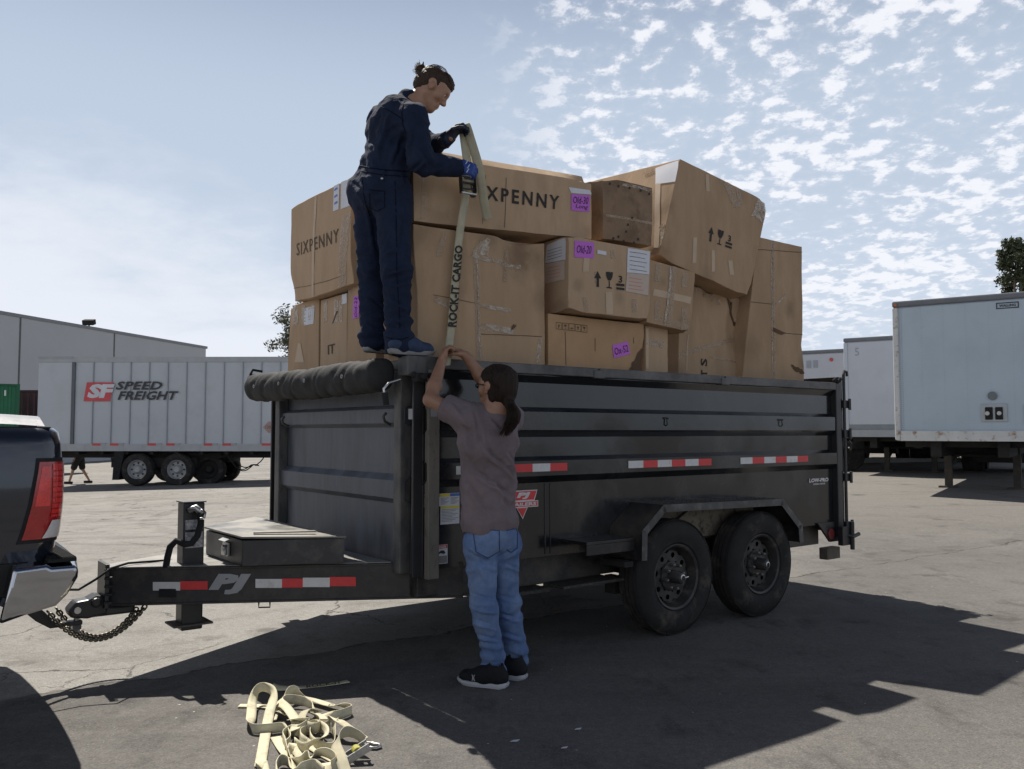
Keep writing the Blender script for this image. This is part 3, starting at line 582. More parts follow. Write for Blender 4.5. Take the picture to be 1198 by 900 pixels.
# bulkhead
BK = [(.555, .0), (.95, .0), (.985, -.05), (1.09, -.05), (1.125, .0), (1.405, .0), (1.43, -.05), (1.515, -.05), (1.54, .0), (1.74, .0)]
b = MB(); k = len(BK); ys = [.09+(WID-.18)*i/12 for i in range(13)]
b.add([(.03+o, y, z) for y in ys for z, o in BK], [(i*k+j, i*k+j+1, (i+1)*k+j+1, (i+1)*k+j) for i in range(12) for j in range(k-1)]); b.box(.036, .05, .05, WID-.05, .56, 1.74); b.build('bulkhead', 'front', T, fix=False)
b = MB(); b.box(-.035, .045, .10, WID-.10, 1.742, 1.80); b.build('bulkhead_top_rail', 'rail', T, bevel=.006)
for y0, y1 in ((.10, .18), (WID-.18, WID-.10)):
    b = MB(); b.box(-.045, .029, y0, y1, .56, 1.735); b.build('bulkhead_flange', 'dpost', T, bevel=.006)
b = MB(); b.box(-.055, .03, .22, WID-.2, .50, .56); b.build('bulkhead_sill', 'mud', T, bevel=.006)
for y in (.26, 1.78): 
    b = MB(); b.tube([(-.02, y, 1.42), (-.06, y, 1.44), (-.07, y, 1.47), (-.05, y, 1.49)], .009, 6); b.build('tie_hook', 'black', T, smooth=60)
# tarp box plate at the near corner and floor
b = MB(); b.box(-.09, .155, -.055, .06, 1.70, 1.812); b.build('corner_plate', 'dpost', T, bevel=.006)
b = MB(); b.box(.06, LEN-.05, .05, WID-.05, .62, .66); b.build('bed_floor', 'under', T)
# rear: posts, tailgate, hinges, chains
for y0, y1, s in ((-.05, .05, 1), (WID-.05, WID+.05, -1)):
    b = MB(); b.box(LEN-.075, LEN-.0, y0, y1, .47, 1.80); b.build('rear_post', 'black', T, bevel=.006)
    yy = -.05 if s > 0 else WID+.05
    b = MB()
    b.add([(LEN-.34, yy+.03*s, .60), (LEN-.02, yy+.03*s, .60), (LEN-.02, yy+.03*s, .43), (LEN-.16, yy+.03*s, .43)]+[(LEN-.34, yy+.05*s, .60), (LEN-.02, yy+.05*s, .60), (LEN-.02, yy+.05*s, .43), (LEN-.16, yy+.05*s, .43)],
          [(0,1,2,3),(7,6,5,4),(0,4,5,1),(1,5,6,2),(2,6,7,3),(3,7,4,0)]); b.build('rear_gusset', 'paintlow', T)
b = MB(); b.box(LEN+.004, LEN+.05, -.03, WID/2-.01, .50, 1.86); b.box(LEN+.004, LEN+.05, WID/2+.01, WID+.03, .50, 1.86)
for z in (.8, 1.15, 1.5): b.box(LEN+.05, LEN+.09, 0, WID/2-.03, z, z+.08); b.box(LEN+.05, LEN+.09, WID/2+.03, WID, z, z+.08)
b.build('tailgate', 'paint', T, bevel=.004)
b = MB(); b.cyl((LEN+.07, -.035, .44), (LEN+.07, -.035, 1.88), .014, 10); b.tube([(LEN+.07, -.035, 1.88), (LEN+.085, -.035, 1.915), (LEN+.12, -.035, 1.91), (LEN+.125, -.035, 1.87)], .012, 8); b.build('gate_latch_rod', 'black', T, smooth=60)
for z in (1.62, 1.36, .98, .56):
    b = MB(); b.box(LEN+.03, LEN+.11, -.06, -.01, z-.035, z+.035); b.cyl((LEN+.10, -.07, z-.05), (LEN+.10, -.07, z+.05), .014, 8); b.build('hinge', 'black', T, bevel=.004)
b = MB(); b.tube([(LEN+.09, -.06, 1.30), (LEN+.13, -.06, 1.27), (LEN+.12, -.06, 1.22), (LEN+.09, -.06, 1.24)], .009, 6); b.build('gate_hook', 'black', T, smooth=60); b = MB(); b.tube([(LEN-.04, -.05, .50), (LEN+.02, -.12, .47), (LEN+.12, -.12, .49)], .018, 8); b.box(LEN-.10, LEN+.02, -.10, -.052, .40, .56); b.cyl((LEN+.03, -.11, .36), (LEN+.03, -.11, .60), .02, 8); b.build('gate_latch', 'black', T, bevel=.004)
b = MB(); b.cyl((LEN-.16, -.031, .50), (LEN-.16, -.012, .50), .045, 18); b.build('side_marker', mat('marker_red', (.16, .02, .02), .4), T)
b = MB()
for i in range(5): b.ball((LEN-.09+i*.022, -.045, 1.825+.012*math.sin(i*2)), .018, 8)
b.build('gate_chain', 'dull', T, smooth=180)
# chassis
b = MB(); b.box(.30, 1.50, .06, .16, .40, .578); b.box(1.50, 4.15, .10, .18, .40, .578); b.box(.30, 4.15, WID-.16, WID-.06, .40, .578); b.box(.05, .30, .06, WID-.06, .42, .55)
b.box(3.95, 4.15, .1801, WID-.161, .42, .57); b.box(2.2, 2.3, .1801, WID-.161, .42, .57); b.build('frame_rail', 'paintlow', T, bevel=.006)
b = MB(); b.beam((1.0, -.06, .40), (1.53, -.06, .40), .16, .02); b.box(1.0, 1.5, .0, .07, .38, .41); b.build('side_step', 'mud', T, bevel=.003)
b = MB(); b.box(.6, .95, -.06, .10, .375, .392)
for i in range(16): b.box(.605+i*.0215, .617+i*.0215, -.06, .10, .392, .400)
b.build('foot_step', 'mud', T)
for x0 in (1.56, 3.30):
    b = MB(); b.box(x0, x0+.06, -.02, .08, .28, .40); b.build('frame_bracket', 'under', T)
b = MB(); b.box(4.15, 4.35, .02, .10, .27, .37); b.build('timber_block', mat('weathered_timber', (.11,.095,.075), .9, var=.3, vs=14), T, bevel=.005)
# ---- tongue
A1, B1 = Vector((-1.40, .99, 0)), Vector((.32, -.016, 0)); A2, B2 = Vector((-1.40, 1.11, 0)), Vector((.32, 2.086, 0))
def tongue(A, B, s):
    d = (B-A).normalized(); n = Vector((d.y, -d.x, 0))*s  # outwards
    b = MB(); z0, z1 = .402, .61; w = .075
    P = [A, B, B-n*w, A-n*w]; out = []
    for lo, hi, ww in ((z0, z0+.012, w), (z1-.012, z1, w)): b.hexa([Vector((p.x, p.y, lo)) for p in (A, B, B-n*ww, A-n*ww)]+[Vector((p.x, p.y, hi)) for p in (A, B, B-n*ww, A-n*ww)])
    b.hexa([Vector((p.x, p.y, z0+.0121)) for p in (A-n*.003, B-n*.003, B-n*.012, A-n*.012)]+[Vector((p.x, p.y, z1-.0121)) for p in (A-n*.003, B-n*.003, B-n*.012, A-n*.012)])
    return b.build('tongue_beam', 'mud2', T, bevel=.002), d, n
M['mud2'] = mat('tongue_paint', (.022, .022, .024), .45, var=.3, vs=6, col2=(.075, .068, .058), cs=9, cthr=(.48, .7), c2rough=.85, bump=.15, bs=30)
_, dT, nT = tongue(A1, B1, 1); tongue(A2, B2, -1)
b = MB(); b.add([(-1.40, .99, .6125), (-.04, .205, .6125), (-.04, 1.895, .6125), (-1.40, 1.11, .6125)]+[(-1.40, .99, .618), (-.04, .205, .618), (-.04, 1.895, .618), (-1.40, 1.11, .618)], [(3,2,1,0),(4,5,6,7),(0,1,5,4),(1,2,6,5),(2,3,7,6),(3,0,4,7)])
b.build('tongue_deck', mat('dusty_deck', (.10,.10,.10), .38, var=.3, vs=4, col2=(.26,.25,.23), cs=3, cthr=(.35,.6), c2rough=.6), T)
b = MB(); b.box(-1.425, -1.402, .955, 1.145, .395, .64)
for i in range(5): b.cyl((-1.43, .95, .43+i*.045), (-1.39, .935, .43+i*.045), .009, 6)
b.build('channel_plate', 'black', T, bevel=.003)
def beamq(px0, px1, py0, py1, off=.004):    # quad on the near beam's outer face from picture columns
    out = []
    for px, py in ((px0, py1), (px1, py1), (px1, py0), (px0, py0)):
        d = ray(px, py); best = None
        for i in range(1, 2000):
            s = i/1000-.0; p = A1+dT*s+nT*off; w = t2w(p)
            if abs(w.x-d[0]/d[1]*w.y) < 1.4e-3: best = s; break
        s = best if best is not None else .1; p = A1+dT*s+nT*off; w = t2w(p); z = H+d[2]/d[1]*w.y; out.append((p.x, p.y, z))
    return out
b = MB(); b.m = 1
b.add(beamq(179, 211, 681, 691), [(0,1,2,3)]); b.m = 0; b.add(beamq(211, 243, 680, 690), [(0,1,2,3)]); b.build('reflective_tape', ['red', 'white'], T, fix=False)
b = MB(); b.m = 1; b.add(beamq(299, 330, 677.5, 688), [(0,1,2,3)]); b.add(beamq(354.5, 386, 676, 687), [(0,1,2,3)]); b.m = 0; b.add(beamq(330, 354.5, 677, 687.5), [(0,1,2,3)]); b.add(beamq(386, 416.5, 675, 686), [(0,1,2,3)])
b.build('reflective_tape', ['red', 'white'], T, fix=False)
b = MB()
def skq(q, k): return [q[0], q[1], tuple(Vector(q[2])+(Vector(q[1])-Vector(q[0])).normalized()*k), tuple(Vector(q[3])+(Vector(q[1])-Vector(q[0])).normalized()*k)]
put_text(b, 'PJ', skq(beamq(244, 294, 671.5, 695.5, .006), 0), bold=.07, shear=.3, space=1.08); b.build('brand_letters', 'silver', T, fix=False)
# scuffed plate under the first tape, tie ring under the beam, holes
b = MB(); q = beamq(186, 206, 689, 699, .006); b.add(q, [(0,1,2,3)]); b.build('scuff_plate', 'dull', T, fix=False)
q = beamq(303, 316, 697, 705, .0); c = (Vector(q[0])+Vector(q[1]))/2; b = MB()
b.tube([Vector((q[0][0], q[0][1], .402)), Vector((q[0][0], q[0][1], .375)), Vector((q[1][0], q[1][1], .375)), Vector((q[1][0], q[1][1], .402))], .005, 6); b.build('tie_ring', 'black', T)
# ---- toolbox on the deck
M['toolbox'] = mat('toolbox_paint', (.03, .03, .033), .38, var=.25, vs=8, col2=(.12, .115, .105), cs=6, cthr=(.5, .75), c2rough=.75); M['lid'] = mat('toolbox_lid', (.08, .08, .08), .32, var=.3, vs=4, col2=(.26, .245, .22), cs=3.5, cthr=(.34, .58), c2rough=.55)
tb = [(-.80, .555), (-.29, .31), (-.29, 1.70), (-.80, 1.18)]
b = MB(); b.prism(tb, lambda x, y, d: (x, y, d), .620, .765); tbx = b.build('toolbox', 'toolbox', T, bevel=.004)
cxy = Vector((-.42, .95)); lid = [tuple(cxy+(Vector(p)-cxy)*1.028) for p in tb]
b = MB(); b.prism(lid, lambda x, y, d: (x, y, .7655+d+(.012 if x < -.5 else 0)), 0, .012); lo = b.build('lid', 'lid', tbx, bevel=.003)
b = MB(); b.prism([(-.72, .60), (-.40, .45), (-.395, .49), (-.70, .65)], lambda x, y, d: (x, y, d), .7935, .801); b.build('lid_strap', 'lid', tbx)
b = MB(); b.box(-.818, -.803, .74, .83, .655, .735); b.box(-.83, -.818, .755, .815, .66, .70); b.cyl((-.835, .785, .70), (-.82, .785, .70), .02, 12); b.build('latch', 'steel', tbx, bevel=.003)
b = MB(); b.add([(-.84, .73, .745), (-.80, .73, .762), (-.80, .84, .762), (-.84, .84, .745)], [(0,1,2,3)]); b.build('latch_cover', 'steel', tbx, fix=False)
# ---- jack
jk = Vector((-.98, .90, 0)); b = MB(); b.box(jk.x-.06, jk.x+.06, jk.y-.06, jk.y+.06, .24, .968); b.build('jack_tube', 'black', T, bevel=.008)
b = MB(); b.box(jk.x-.067, jk.x+.067, jk.y-.067, jk.y+.067, .968, .976); b.build('jack_cap', 'rail', T, bevel=.002)
b = MB(); b.box(jk.x-.05, jk.x+.05, jk.y-.0625, jk.y-.0605, .71, .80); b.box(jk.x-.05, jk.x+.05, jk.y-.0625, jk.y-.0605, .815, .87); b.build('jack_label', mat('jack_label', (.22,.22,.24), .5, col2=(.45,.45,.47), cs=60, cthr=(.45,.55)), T, fix=False)
b = MB(); b.prism([(-.11, -.09), (.11, -.09), (.11, .09), (-.11, .09)], lambda x, y, d: (jk.x+x, jk.y+y, d+(abs(x) > .1)*.028), .240, .250); b.build('jack_foot', mat('worn_foot', (.10,.085,.07), .7, var=.3, vs=10), T)
b = MB(); P = lambda px, py, v: tuple(pv(px, py, v)); v0 = .80
b.tube([P(222, 597, .83), P(229, 594, v0), P(236, 600, v0)], .020, 8); b.build('crank_pin', 'steel', T, smooth=60)
b = MB(); b.tube([P(234, 601, v0-.02), P(235, 612, v0-.02), P(231, 627, v0-.02), P(224, 636, v0-.02), P(216, 637, v0), P(206, 633, v0+.02), P(199, 640, v0+.04), P(196, 652, v0+.05), P(194, 664, v0+.05)], .019, 8); b.build('crank_handle', 'dull', T, smooth=60)
b = MB(); b.tube([P(236, 596, v0-.05), P(240, 600, v0-.05), P(239, 606, v0-.05), P(234, 607, v0-.05)], .008, 6); b.build('crank_clip', 'steel', T, smooth=60)
# ---- coupler, wiring, safety chains
yc = 1.05
b = MB(); b.prism([(-1.40, .46), (-1.40, .36), (-1.50, .345), (-1.585, .36), (-1.60, .40), (-1.56, .445), (-1.50, .45), (-1.46, .47)], lambda x, z, d: (x, d, z), yc-.06, yc+.06)
b.box(-1.52, -1.25, yc-.05, yc+.05, .347, .395); b.cyl((-1.46, yc-.075, .43), (-1.46, yc+.075, .43), .028, 12); b.build('coupler', 'black', T, bevel=.012)
b = MB(); b.cyl((-1.555, yc-.075, .40), (-1.555, yc-.06, .40), .018, 10); b.build('coupler_bolt', 'steel', T)
P2 = lambda px, py, v=.95: pv(px, py, v)
b = MB(); b.tube([P2(40, 690, .9), P2(62, 690, .9), P2(92, 690, .9), P2(112, 678, .9), P2(130, 665, .9), P2(150, 659, 1.0), P2(190, 656, 1.05), P2(245, 653, 1.3)], .007, 6); b.build('wiring_cable', 'dull', T, smooth=60)
def chain(pa, pb, sag, y0, y1, n=30):
    b = MB(); a, c = Vector(pa), Vector(pb); pts = []
    for i in range(n+1):
        t = i/n; p = a.lerp(c, t); p.z -= sag*4*t*(1-t); pts.append(p)
    for i in range(n):
        p, q = pts[i], pts[i+1]; d = (q-p).normalized(); s = d.cross(Vector((0,1,0))).normalized() if i % 2 else Vector((0, 1, 0)); s = (s-d*s.dot(d)).normalized(); m = (p+q)/2; Lk = (q-p).length*1.12; r = .012; ring = []
        for j in range(12):
            an = 2*math.pi*j/12; ring.append(m+d*(math.cos(an)*Lk*.5+(Lk*.24 if math.cos(an) > 0 else -Lk*.24))+s*math.sin(an)*r)
        b.tube(ring, .0052, 6, closed=True)
    b.build('safety_chain', 'zinc', T, smooth=60)
chain(P2(56, 716, .95), P2(170, 709, .95), .165, 0, 0, 40); chain(P2(66, 712, 1.1), P2(160, 712, 1.1), .16, 0, 0, 38)
# ---- fender
FV0, FV1 = -.30, .005
FP = [(1.528, .54), (1.535, .735), (1.74, .892), (3.07, .868), (3.315, .655), (3.325, .52)]
b = MB(); th = .012; n = len(FP)
inner = []
for i, (x, z) in enumerate(FP):
    a = Vector(FP[max(i-1, 0)]); c = Vector(FP[min(i+1, n-1)]); d = (c-a).normalized(); nn = Vector((d.y, -d.x)); inner.append((x+nn.x*th, z+nn.y*th))
poly = FP+inner[::-1]
for i in range(n-1):
    q = [FP[i], FP[i+1], inner[i+1], inner[i]]; b.add([(x, FV0, z) for x, z in q]+[(x, FV1, z) for x, z in q], [(0,1,2,3),(7,6,5,4),(0,4,5,1),(2,6,7,3)]+([(3,7,4,0)] if i == 0 else [])+([(1,5,6,2)] if i == n-2 else []))
b.build('fender', 'paintlow', T, fix=True, merge=True, smooth=20)
b = MB()
for i in range(n-1):   # outer lip
    (x0, z0), (x1, z1) = FP[i], FP[i+1]; a = Vector((x0, z0)); c = Vector((x1, z1)); d = (c-a).normalized(); nn = Vector((d.y, -d.x)); q = [a+Vector((0,0)), c, c+nn*.05, a+nn*.05]
    b.add([(p.x, FV0-.001, p.y) for p in q]+[(p.x, FV0+.006, p.y) for p in q], [(0,1,2,3),(7,6,5,4),(0,4,5,1),(1,5,6,2),(2,6,7,3),(3,7,4,0)])
b.build('fender_lip', 'fend', T) if 'fend' in M else b.build('fender_lip', mat('worn_fender_edge', (.05,.05,.052), .4, var=.4, vs=9, col2=(.16,.155,.15), cs=7, cthr=(.5,.7)), T)
b = MB()   # raised tread marks on top
for i in range(24):
    for j in range(3):
        x = 1.80+i*.052; y = -.26+j*.085; z = .893-(x-1.74)*.018
        b.beam((x-.012, y-.012*(1 if (i+j) % 2 else -1), z+.001), (x+.012, y+.012*(1 if (i+j) % 2 else -1), z+.001), .006, .004)
b.build('tread_pattern', 'mud', T)
b = MB(); b.box(1.10, 1.527, -.24, .0, .665, .685); b.box(1.10, 1.527, -.24, -.225, .60, .6649); b.build('front_shelf', 'paintlow', T, bevel=.003)
b = MB(); b.box(1.42, 1.50, -.25, -.02, .50, .535); b.build('shelf_gusset', 'under', T)
b = MB(); b.add([(1.75, -.004, .60), (3.1, -.004, .60), (3.1, -.004, .865), (1.75, -.004, .885)], [(0,1,2,3)]); b.build('wheel_well_panel', 'mudplate', T, fix=False)
b = MB(); b.tube([(2.13, -.02, .72), (2.35, -.06, .86)], .010, 6); b.build('drain_hose', 'dull', T)
# ---- wheels
def trailer_wheel(x, yout, s, spare=False):
    """s=+1: outer face at yout looking towards -y"""
    c = (x, yout, .39); R = .39; tr = []
    prof = [(.215, .045), (.235, .012), (.262, .004), (.30, .0), (.335, .006), (.362, .020), (.378, .038)]
    for i, g in enumerate((.045, .085, .118, .150, .190)):
        prof += [(.388, g-.013), (.389, g+.009), (.378, g+.011), (.378, g+.018)] if i < 4 else [(.388, g-.013), (.378, g)]
    prof += [(.362, .215), (.30, .235), (.235, .225), (.215, .20)]
    b = MB(); b.lathe(prof, c, (0, s, 0), 96); w = b.build('tyre', 'rubber', T, smooth=30)
    b = MB()
    for i in range(90):
        a = 2*math.pi*i/90; ca, sa = math.cos(a), math.sin(a); b.beam((c[0]+ca*.3765, yout+s*.026, c[2]+sa*.3765), (c[0]+ca*.3885, yout+s*.042, c[2]+sa*.3885), .010, .004, up=(ca, 0, sa))
    b.build('shoulder_tread', 'rubber', w)
    b = MB(); b.lathe([(.216, .038), (.224, .022), (.218, .018), (.205, .026), (.200, .05), (.192, .075), (.186, .095), (.172, .105)], c, (0, s, 0), 64); b.lathe([(.205, .19), (.19, .17), (.185, .10)], c, (0, s, 0), 48)
    # disc with eight round hand holes
    k0 = len(b.v); ns = 8; m = 12; cy = yout+s*.080
    for q in range(ns):
        ac = 2*math.pi*(q+.5)/ns+.2; r0, r1, hr = .100, .174, .0185; hw = math.pi/ns; rc = .143
        hole = [(rc+hr*math.cos(t), hr*math.sin(t)) for t in [2*math.pi*i/m for i in range(m)]]
        outer = []
        for i in range(m):
            t = 2*math.pi*i/m; dx, dy = math.cos(t), math.sin(t); mx = max(abs(dx), abs(dy)); dx, dy = dx/mx, dy/mx; outer.append(((r0+r1)/2+dx*(r1-r0)/2, dy*hw))
        base = len(b.v)
        for hx, hy in hole:
            r = math.hypot(hx, hy); t = math.atan2(hy, hx)+ac; b.v.append((c[0]+r*math.cos(t), cy, c[2]+r*math.sin(t)))
        for rr, da in outer: b.v.append((c[0]+rr*math.cos(ac+da), cy+s*(.012 if rr < .12 else .0)*0, c[2]+rr*math.sin(ac+da)))
        for i in range(m): b.f.append((base+i, base+(i+1)%m, base+m+(i+1)%m, base+m+i)); b.mi.append(0)
    b.lathe([(.174, .080), (.174, .105)], c, (0, s, 0), 64); b.lathe([(.101, .080), (.098, .066), (.07, .062), (.0, .062)], c, (0, s, 0), 40)
    rm = b.build('rim', 'rim', w, smooth=35, fix=True)
    b = MB(); b.lathe([(.046, .064), (.044, .02), (.041, -.012), (.034, -.028), (.018, -.031), (.0, -.031)], c, (0, s, 0), 28); b.build('hub', 'rim', w, smooth=40)
    b = MB(); b.lathe([(.024, -.030), (.024, -.036), (.017, -.038)], c, (0, s, 0), 20); b.build('hub_cap', 'steel', w, smooth=40)
    b = MB()
    for i in range(8):
        a = 2*math.pi*i/8+.2; p = (c[0]+.082*math.cos(a), yout+s*.062, c[2]+.082*math.sin(a)); q = (p[0], yout+s*.028, p[2]); b.cyl(p, q, .0125, 6); b.ball(q, .011, 8)
    b.build('lug_nuts', mat('dull_lug', (.2,.19,.18), .45, .6), w, smooth=40)
    b = MB(); b.cyl((c[0]+.03, yout-s*.02, c[2]-.005), (c[0]+.09, yout-s*.0, c[2]-.005), .007, 8)
    if x < 2 and s > 0: b.build('valve_stem', 'steel', w)
    b = MB(); b.lathe([(.17, .12), (.17, .2), (.0, .2)], c, (0, s, 0), 24); b.build('brake_drum', 'under', w)
for x in (1.92, 2.86):
    trailer_wheel(x, -.27, 1); trailer_wheel(x, WID+.27, -1)
    b = MB(); b.cyl((x, -.05, .39), (x, WID+.05, .39), .045); b.build('axle', 'under', T)
b = MB()
for y in (.14, WID-.14):
    for x0 in (1.55, 2.42): b.tube([(x0, y, .36), (x0+.2, y, .33), (x0+.38, y, .32), (x0+.6, y, .33), (x0+.8, y, .36)], .03, 6)
b.build('leaf_spring', 'under', T)
# ---- tape on the side rib, stickers and lettering
for x0, x1, n in ((.245, 1.11, 6), (1.668, 2.545, 6), (2.89, 3.79, 6)):
    b = MB(); w = (x1-x0)/n
    for i in range(n): b.m = 1 if i % 2 == 0 else 0; b.add([(x0+i*w, -.0475, 1.128), (x0+(i+1)*w, -.0475, 1.128), (x0+(i+1)*w, -.0475, 1.178), (x0+i*w, -.0475, 1.178)], [(0,1,2,3)])
    b.build('reflective_tape', ['red', 'white'], T, fix=False)
def sq(x0, x1, z0, z1, y=-.0055): return [(x0, y, z0), (x1, y, z0), (x1, y, z1), (x0, y, z1)]
M['fine'] = mat('fine_print', (.20, .20, .20), .6)
b = MB(); b.add(sq(.022, .298, .945, 1.018), [(0,1,2,3)]); b.add(sq(.165, .298, .838, .9449), [(0,1,2,3)])
for i, (mm) in enumerate((1, 2, 3, 4)): b.m = mm; b.add(sq(.024+i*.069, .09+i*.069, 1.000, 1.016, -.0065), [(0,1,2,3)])
b.m = 3; b.add(sq(.167, .296, .930, .943, -.0065), [(0,1,2,3)])
b.m = 5
for i in range(4):
    for j in range(6): b.add(sq(.028+i*.069, .085+i*.069-.012*(j % 3), .990-j*.0068, .9925-j*.0068, -.0065), [(0,1,2,3)])
for j in range(9): b.add(sq(.172, .290-.02*(j % 3), .922-j*.0085, .9248-j*.0085, -.0065), [(0,1,2,3)])
b.build('warning_sticker', ['paper', 'orange', 'logo_red', 'yellow', 'blue', 'fine'], T, fix=False)
b = MB(); b.add(sq(-.035+.1585, .075+.155, .612, .722, -.0065), [(0,1,2,3)]) if False else None
b.add([(.122, -.0065, .612), (.215, -.0065, .612), (.215, -.0065, .722), (.122, -.0065, .722)], [(0,1,2,3)]); b.m = 1; b.add([(.124, -.0075, .70), (.213, -.0075, .70), (.213, -.0075, .720), (.124, -.0075, .720)], [(0,1,2,3)])
b.m = 2; b.add([(.126, -.0075, .616), (.211, -.0075, .616), (.211, -.0075, .658), (.126, -.0075, .658)], [(0,1,2,3)])
b.build('danger_sticker', ['paper', 'logo_red', 'fine'], T, fix=False)
b = MB(); put_text(b, 'DANGER', [(.135, -.0085, .703), (.205, -.0085, .703), (.205, -.0085, .716), (.135, -.0085, .716)], bold=.03); b.build('danger_text', 'white', T, fix=False)
b = MB()
for pts in ([(.14,.66),(.165,.675),(.185,.668),(.20,.672),(.19,.688),(.17,.690),(.155,.682)],): b.add([(x, -.0085, z) for x, z in pts], [tuple(range(len(pts)))])
b.build('danger_pictogram', 'ink', T, fix=False)
# red badge: shield top, bar and pointed bottom
cx0 = .755
b = MB(); poly = [(cx0-.13, 1.012), (cx0+.14, 1.012), (cx0+.115, .945), (cx0+.145, .945), (cx0+.145, .905), (cx0+.06, .905), (cx0+.02, .832), (cx0-.03, .905), (cx0-.14, .905), (cx0-.14, .945), (cx0-.105, .945)]
b.add([(x, -.006, z) for x, z in poly], [tuple(range(len(poly)))]); b.build('badge_outline', 'white', T, fix=False)
cc = Vector((cx0, .935)); b = MB()
for part in ([(cx0-.119, 1.006), (cx0+.131, 1.006), (cx0+.109, .951), (cx0-.099, .951)], [(cx0-.134, .940), (cx0+.139, .940), (cx0+.139, .910), (cx0-.134, .910)], [(cx0-.024, .902), (cx0+.052, .902), (cx0+.019, .843)]):
    b.add([(x, -.0075, z) for x, z in part], [tuple(range(len(part)))])
b.build('badge_panel', 'red', T, fix=False)
b = MB(); put_text(b, 'PJ', [(cx0-.03, -.009, .957), (cx0+.08, -.009, .957), (cx0+.08, -.009, .999), (cx0-.03, -.009, .999)], bold=.06, shear=.2); put_text(b, 'TRAILERS', [(cx0-.12, -.009, .914), (cx0+.128, -.009, .914), (cx0+.128, -.009, .936), (cx0-.12, -.009, .936)], bold=.04, shear=.1)
b.add([(cx0-.10, -.009, .985), (cx0-.045, -.009, .978), (cx0-.035, -.009, .970), (cx0-.08, -.009, .972)], [(0,1,2,3)])
b.build('badge_letters', 'white', T, fix=False)
b = MB(); put_text(b, 'LOW-PRO', sq(3.86, 4.15, .948, .982), bold=.05, shear=.1); put_text(b, 'HIGH SIDE', sq(3.92, 4.10, .926, .939), bold=.03); b.build('model_letters', 'white', T, fix=False)
b = MB(); b.add([(-.031, .0-.012, 1.45), (-.031, .035, 1.45), (-.031, .035, 1.51), (-.031, -.012, 1.51)], [(0,1,2,3)]); b.build('small_decal', mat('decal_grey', (.3,.3,.32), .5), T, fix=False)
b = MB(); b.box(.057, .10, -.0665, -.0655, 1.465, 1.525); b.build('post_decal', 'silver', T, fix=False)
# ---- rolled tarp across the front with its spindle and hand crank
b = MB(); rng = random.Random(3); N = 120; R_ = 26; k = 0; yA, yB = .08, 2.06; ux = -.175; zc = 1.715
vs = []
for i in range(N+1):
    t = i/N; y = yA+(yB-yA)*t; e = min(1, min(t, 1-t)/.022)
    for j in range(R_):
        a = 2*math.pi*j/R_; r = .097*(.72+.28*math.sqrt(max(0, 1-(1-e)**2)))
        fold = mnoise.noise(Vector((y*11+math.cos(a)*1.1, a if a < math.pi else 2*math.pi-a, 3)))*.010+mnoise.noise(Vector((y*30+a*.9, math.sin(a)*1.5, 9)))*.005
        fold += -.012*max(0, math.sin(y*24+2.2*math.sin(a)+mnoise.noise(Vector((y*4, 0, 0)))*5))**3
        r += fold; sag = -.012*math.sin(math.pi*t)
        vs.append((ux+math.cos(a)*r*.92, y, zc+math.sin(a)*r*(1.12 if math.sin(a) < 0 else 1.0)+sag))
b.add(vs, [(i*R_+j, i*R_+(j+1)%R_, (i+1)*R_+(j+1)%R_, (i+1)*R_+j) for i in range(N) for j in range(R_)]+[tuple(range(R_))[::-1], tuple(N*R_+j for j in range(R_))])
tp = b.build('tarp_roll', 'tarp', T, smooth=60)
b = MB()
for t in (.15, .42, .63, .86):
    y = yA+(yB-yA)*t; b.lathe([(.006, -.002), (.012, -.004), (.014, 0)], (ux-.112, y, zc-.01), (-1, 0, 0), 10)
b.build('grommet', 'steel', tp)
b = MB(); b.cyl((ux, yB, zc+.05), (ux, yB+.03, zc+.05), .05, 14); b.tube([(ux-.03, yB+.01, zc+.09), (ux-.01, yB+.01, zc+.13), (ux+.06, yB, zc+.12)], .01, 6); b.build('roll_end', 'dull', T)
b = MB(); b.cyl((-.03, -.04, 1.69), (-.03, -.14, 1.69), .02, 10); b.box(-.07, .0, -.12, -.06, 1.66, 1.71); b.cyl((.02, -.09, 1.70), (.09, -.09, 1.70), .016, 8); b.ball((.10, -.09, 1.70), .022, 8); b.ball((-.07, -.09, 1.70), .02, 8); b.build('crank_gear', 'dull', T, bevel=.004)
b = MB(); b.tube([P(468, 444, -.12), P(455, 448, -.13), P(449, 455, -.13), P(450, 462, -.13)], .007, 8); b.build('crank_arm', 'steel', T, smooth=60)
b = MB(); b.tube([P(450, 459, -.13), P(452, 474, -.13)], .017, 10); b.build('crank_grip', 'dull', T)

# ================================================================== PICKUP (same axes; local x backwards, origin at the bumper)
K = thing('pickup_truck', 'dark blue grey pickup with chrome rear bumper and red taillight, hitched at the left edge', 'pickup truck', (*t2w((-1.73, 1.05, 0))[:2], 0), RZ)
KP = Matrix.Translation((1.73, -1.05, 0))      # parts are written in trailer coordinates and moved into the pickup's frame
def kb(b, name, m, parent=None, **k):
    b.v = [tuple(Vector(v)+Vector((1.73, -1.05, 0))) for v in b.v]; return b.build(name, m, parent or K, **k)
M['car'] = mat('truck_paint', (.022, .028, .042), .16, .35, var=.1, vs=1, coat=1.0, rvar=.05, col2=(.04, .045, .055), cs=2.5, cthr=(.5,.8)); M['glass'] = mat('dark_glass', (.01, .012, .014), .05)
def outline(x0, x1, y0, y1, r, n=8):
    pts = []
    for cx, cy, a0 in ((x1-r, y0+r, -90), (x1-r, y1-r, 0), (x0+r, y1-r, 90), (x0+r, y0+r, 180)):
        for i in range(n+1):
            a = math.radians(a0+90*i/n); pts.append((cx+r*math.cos(a), cy+r*math.sin(a)))
    return pts
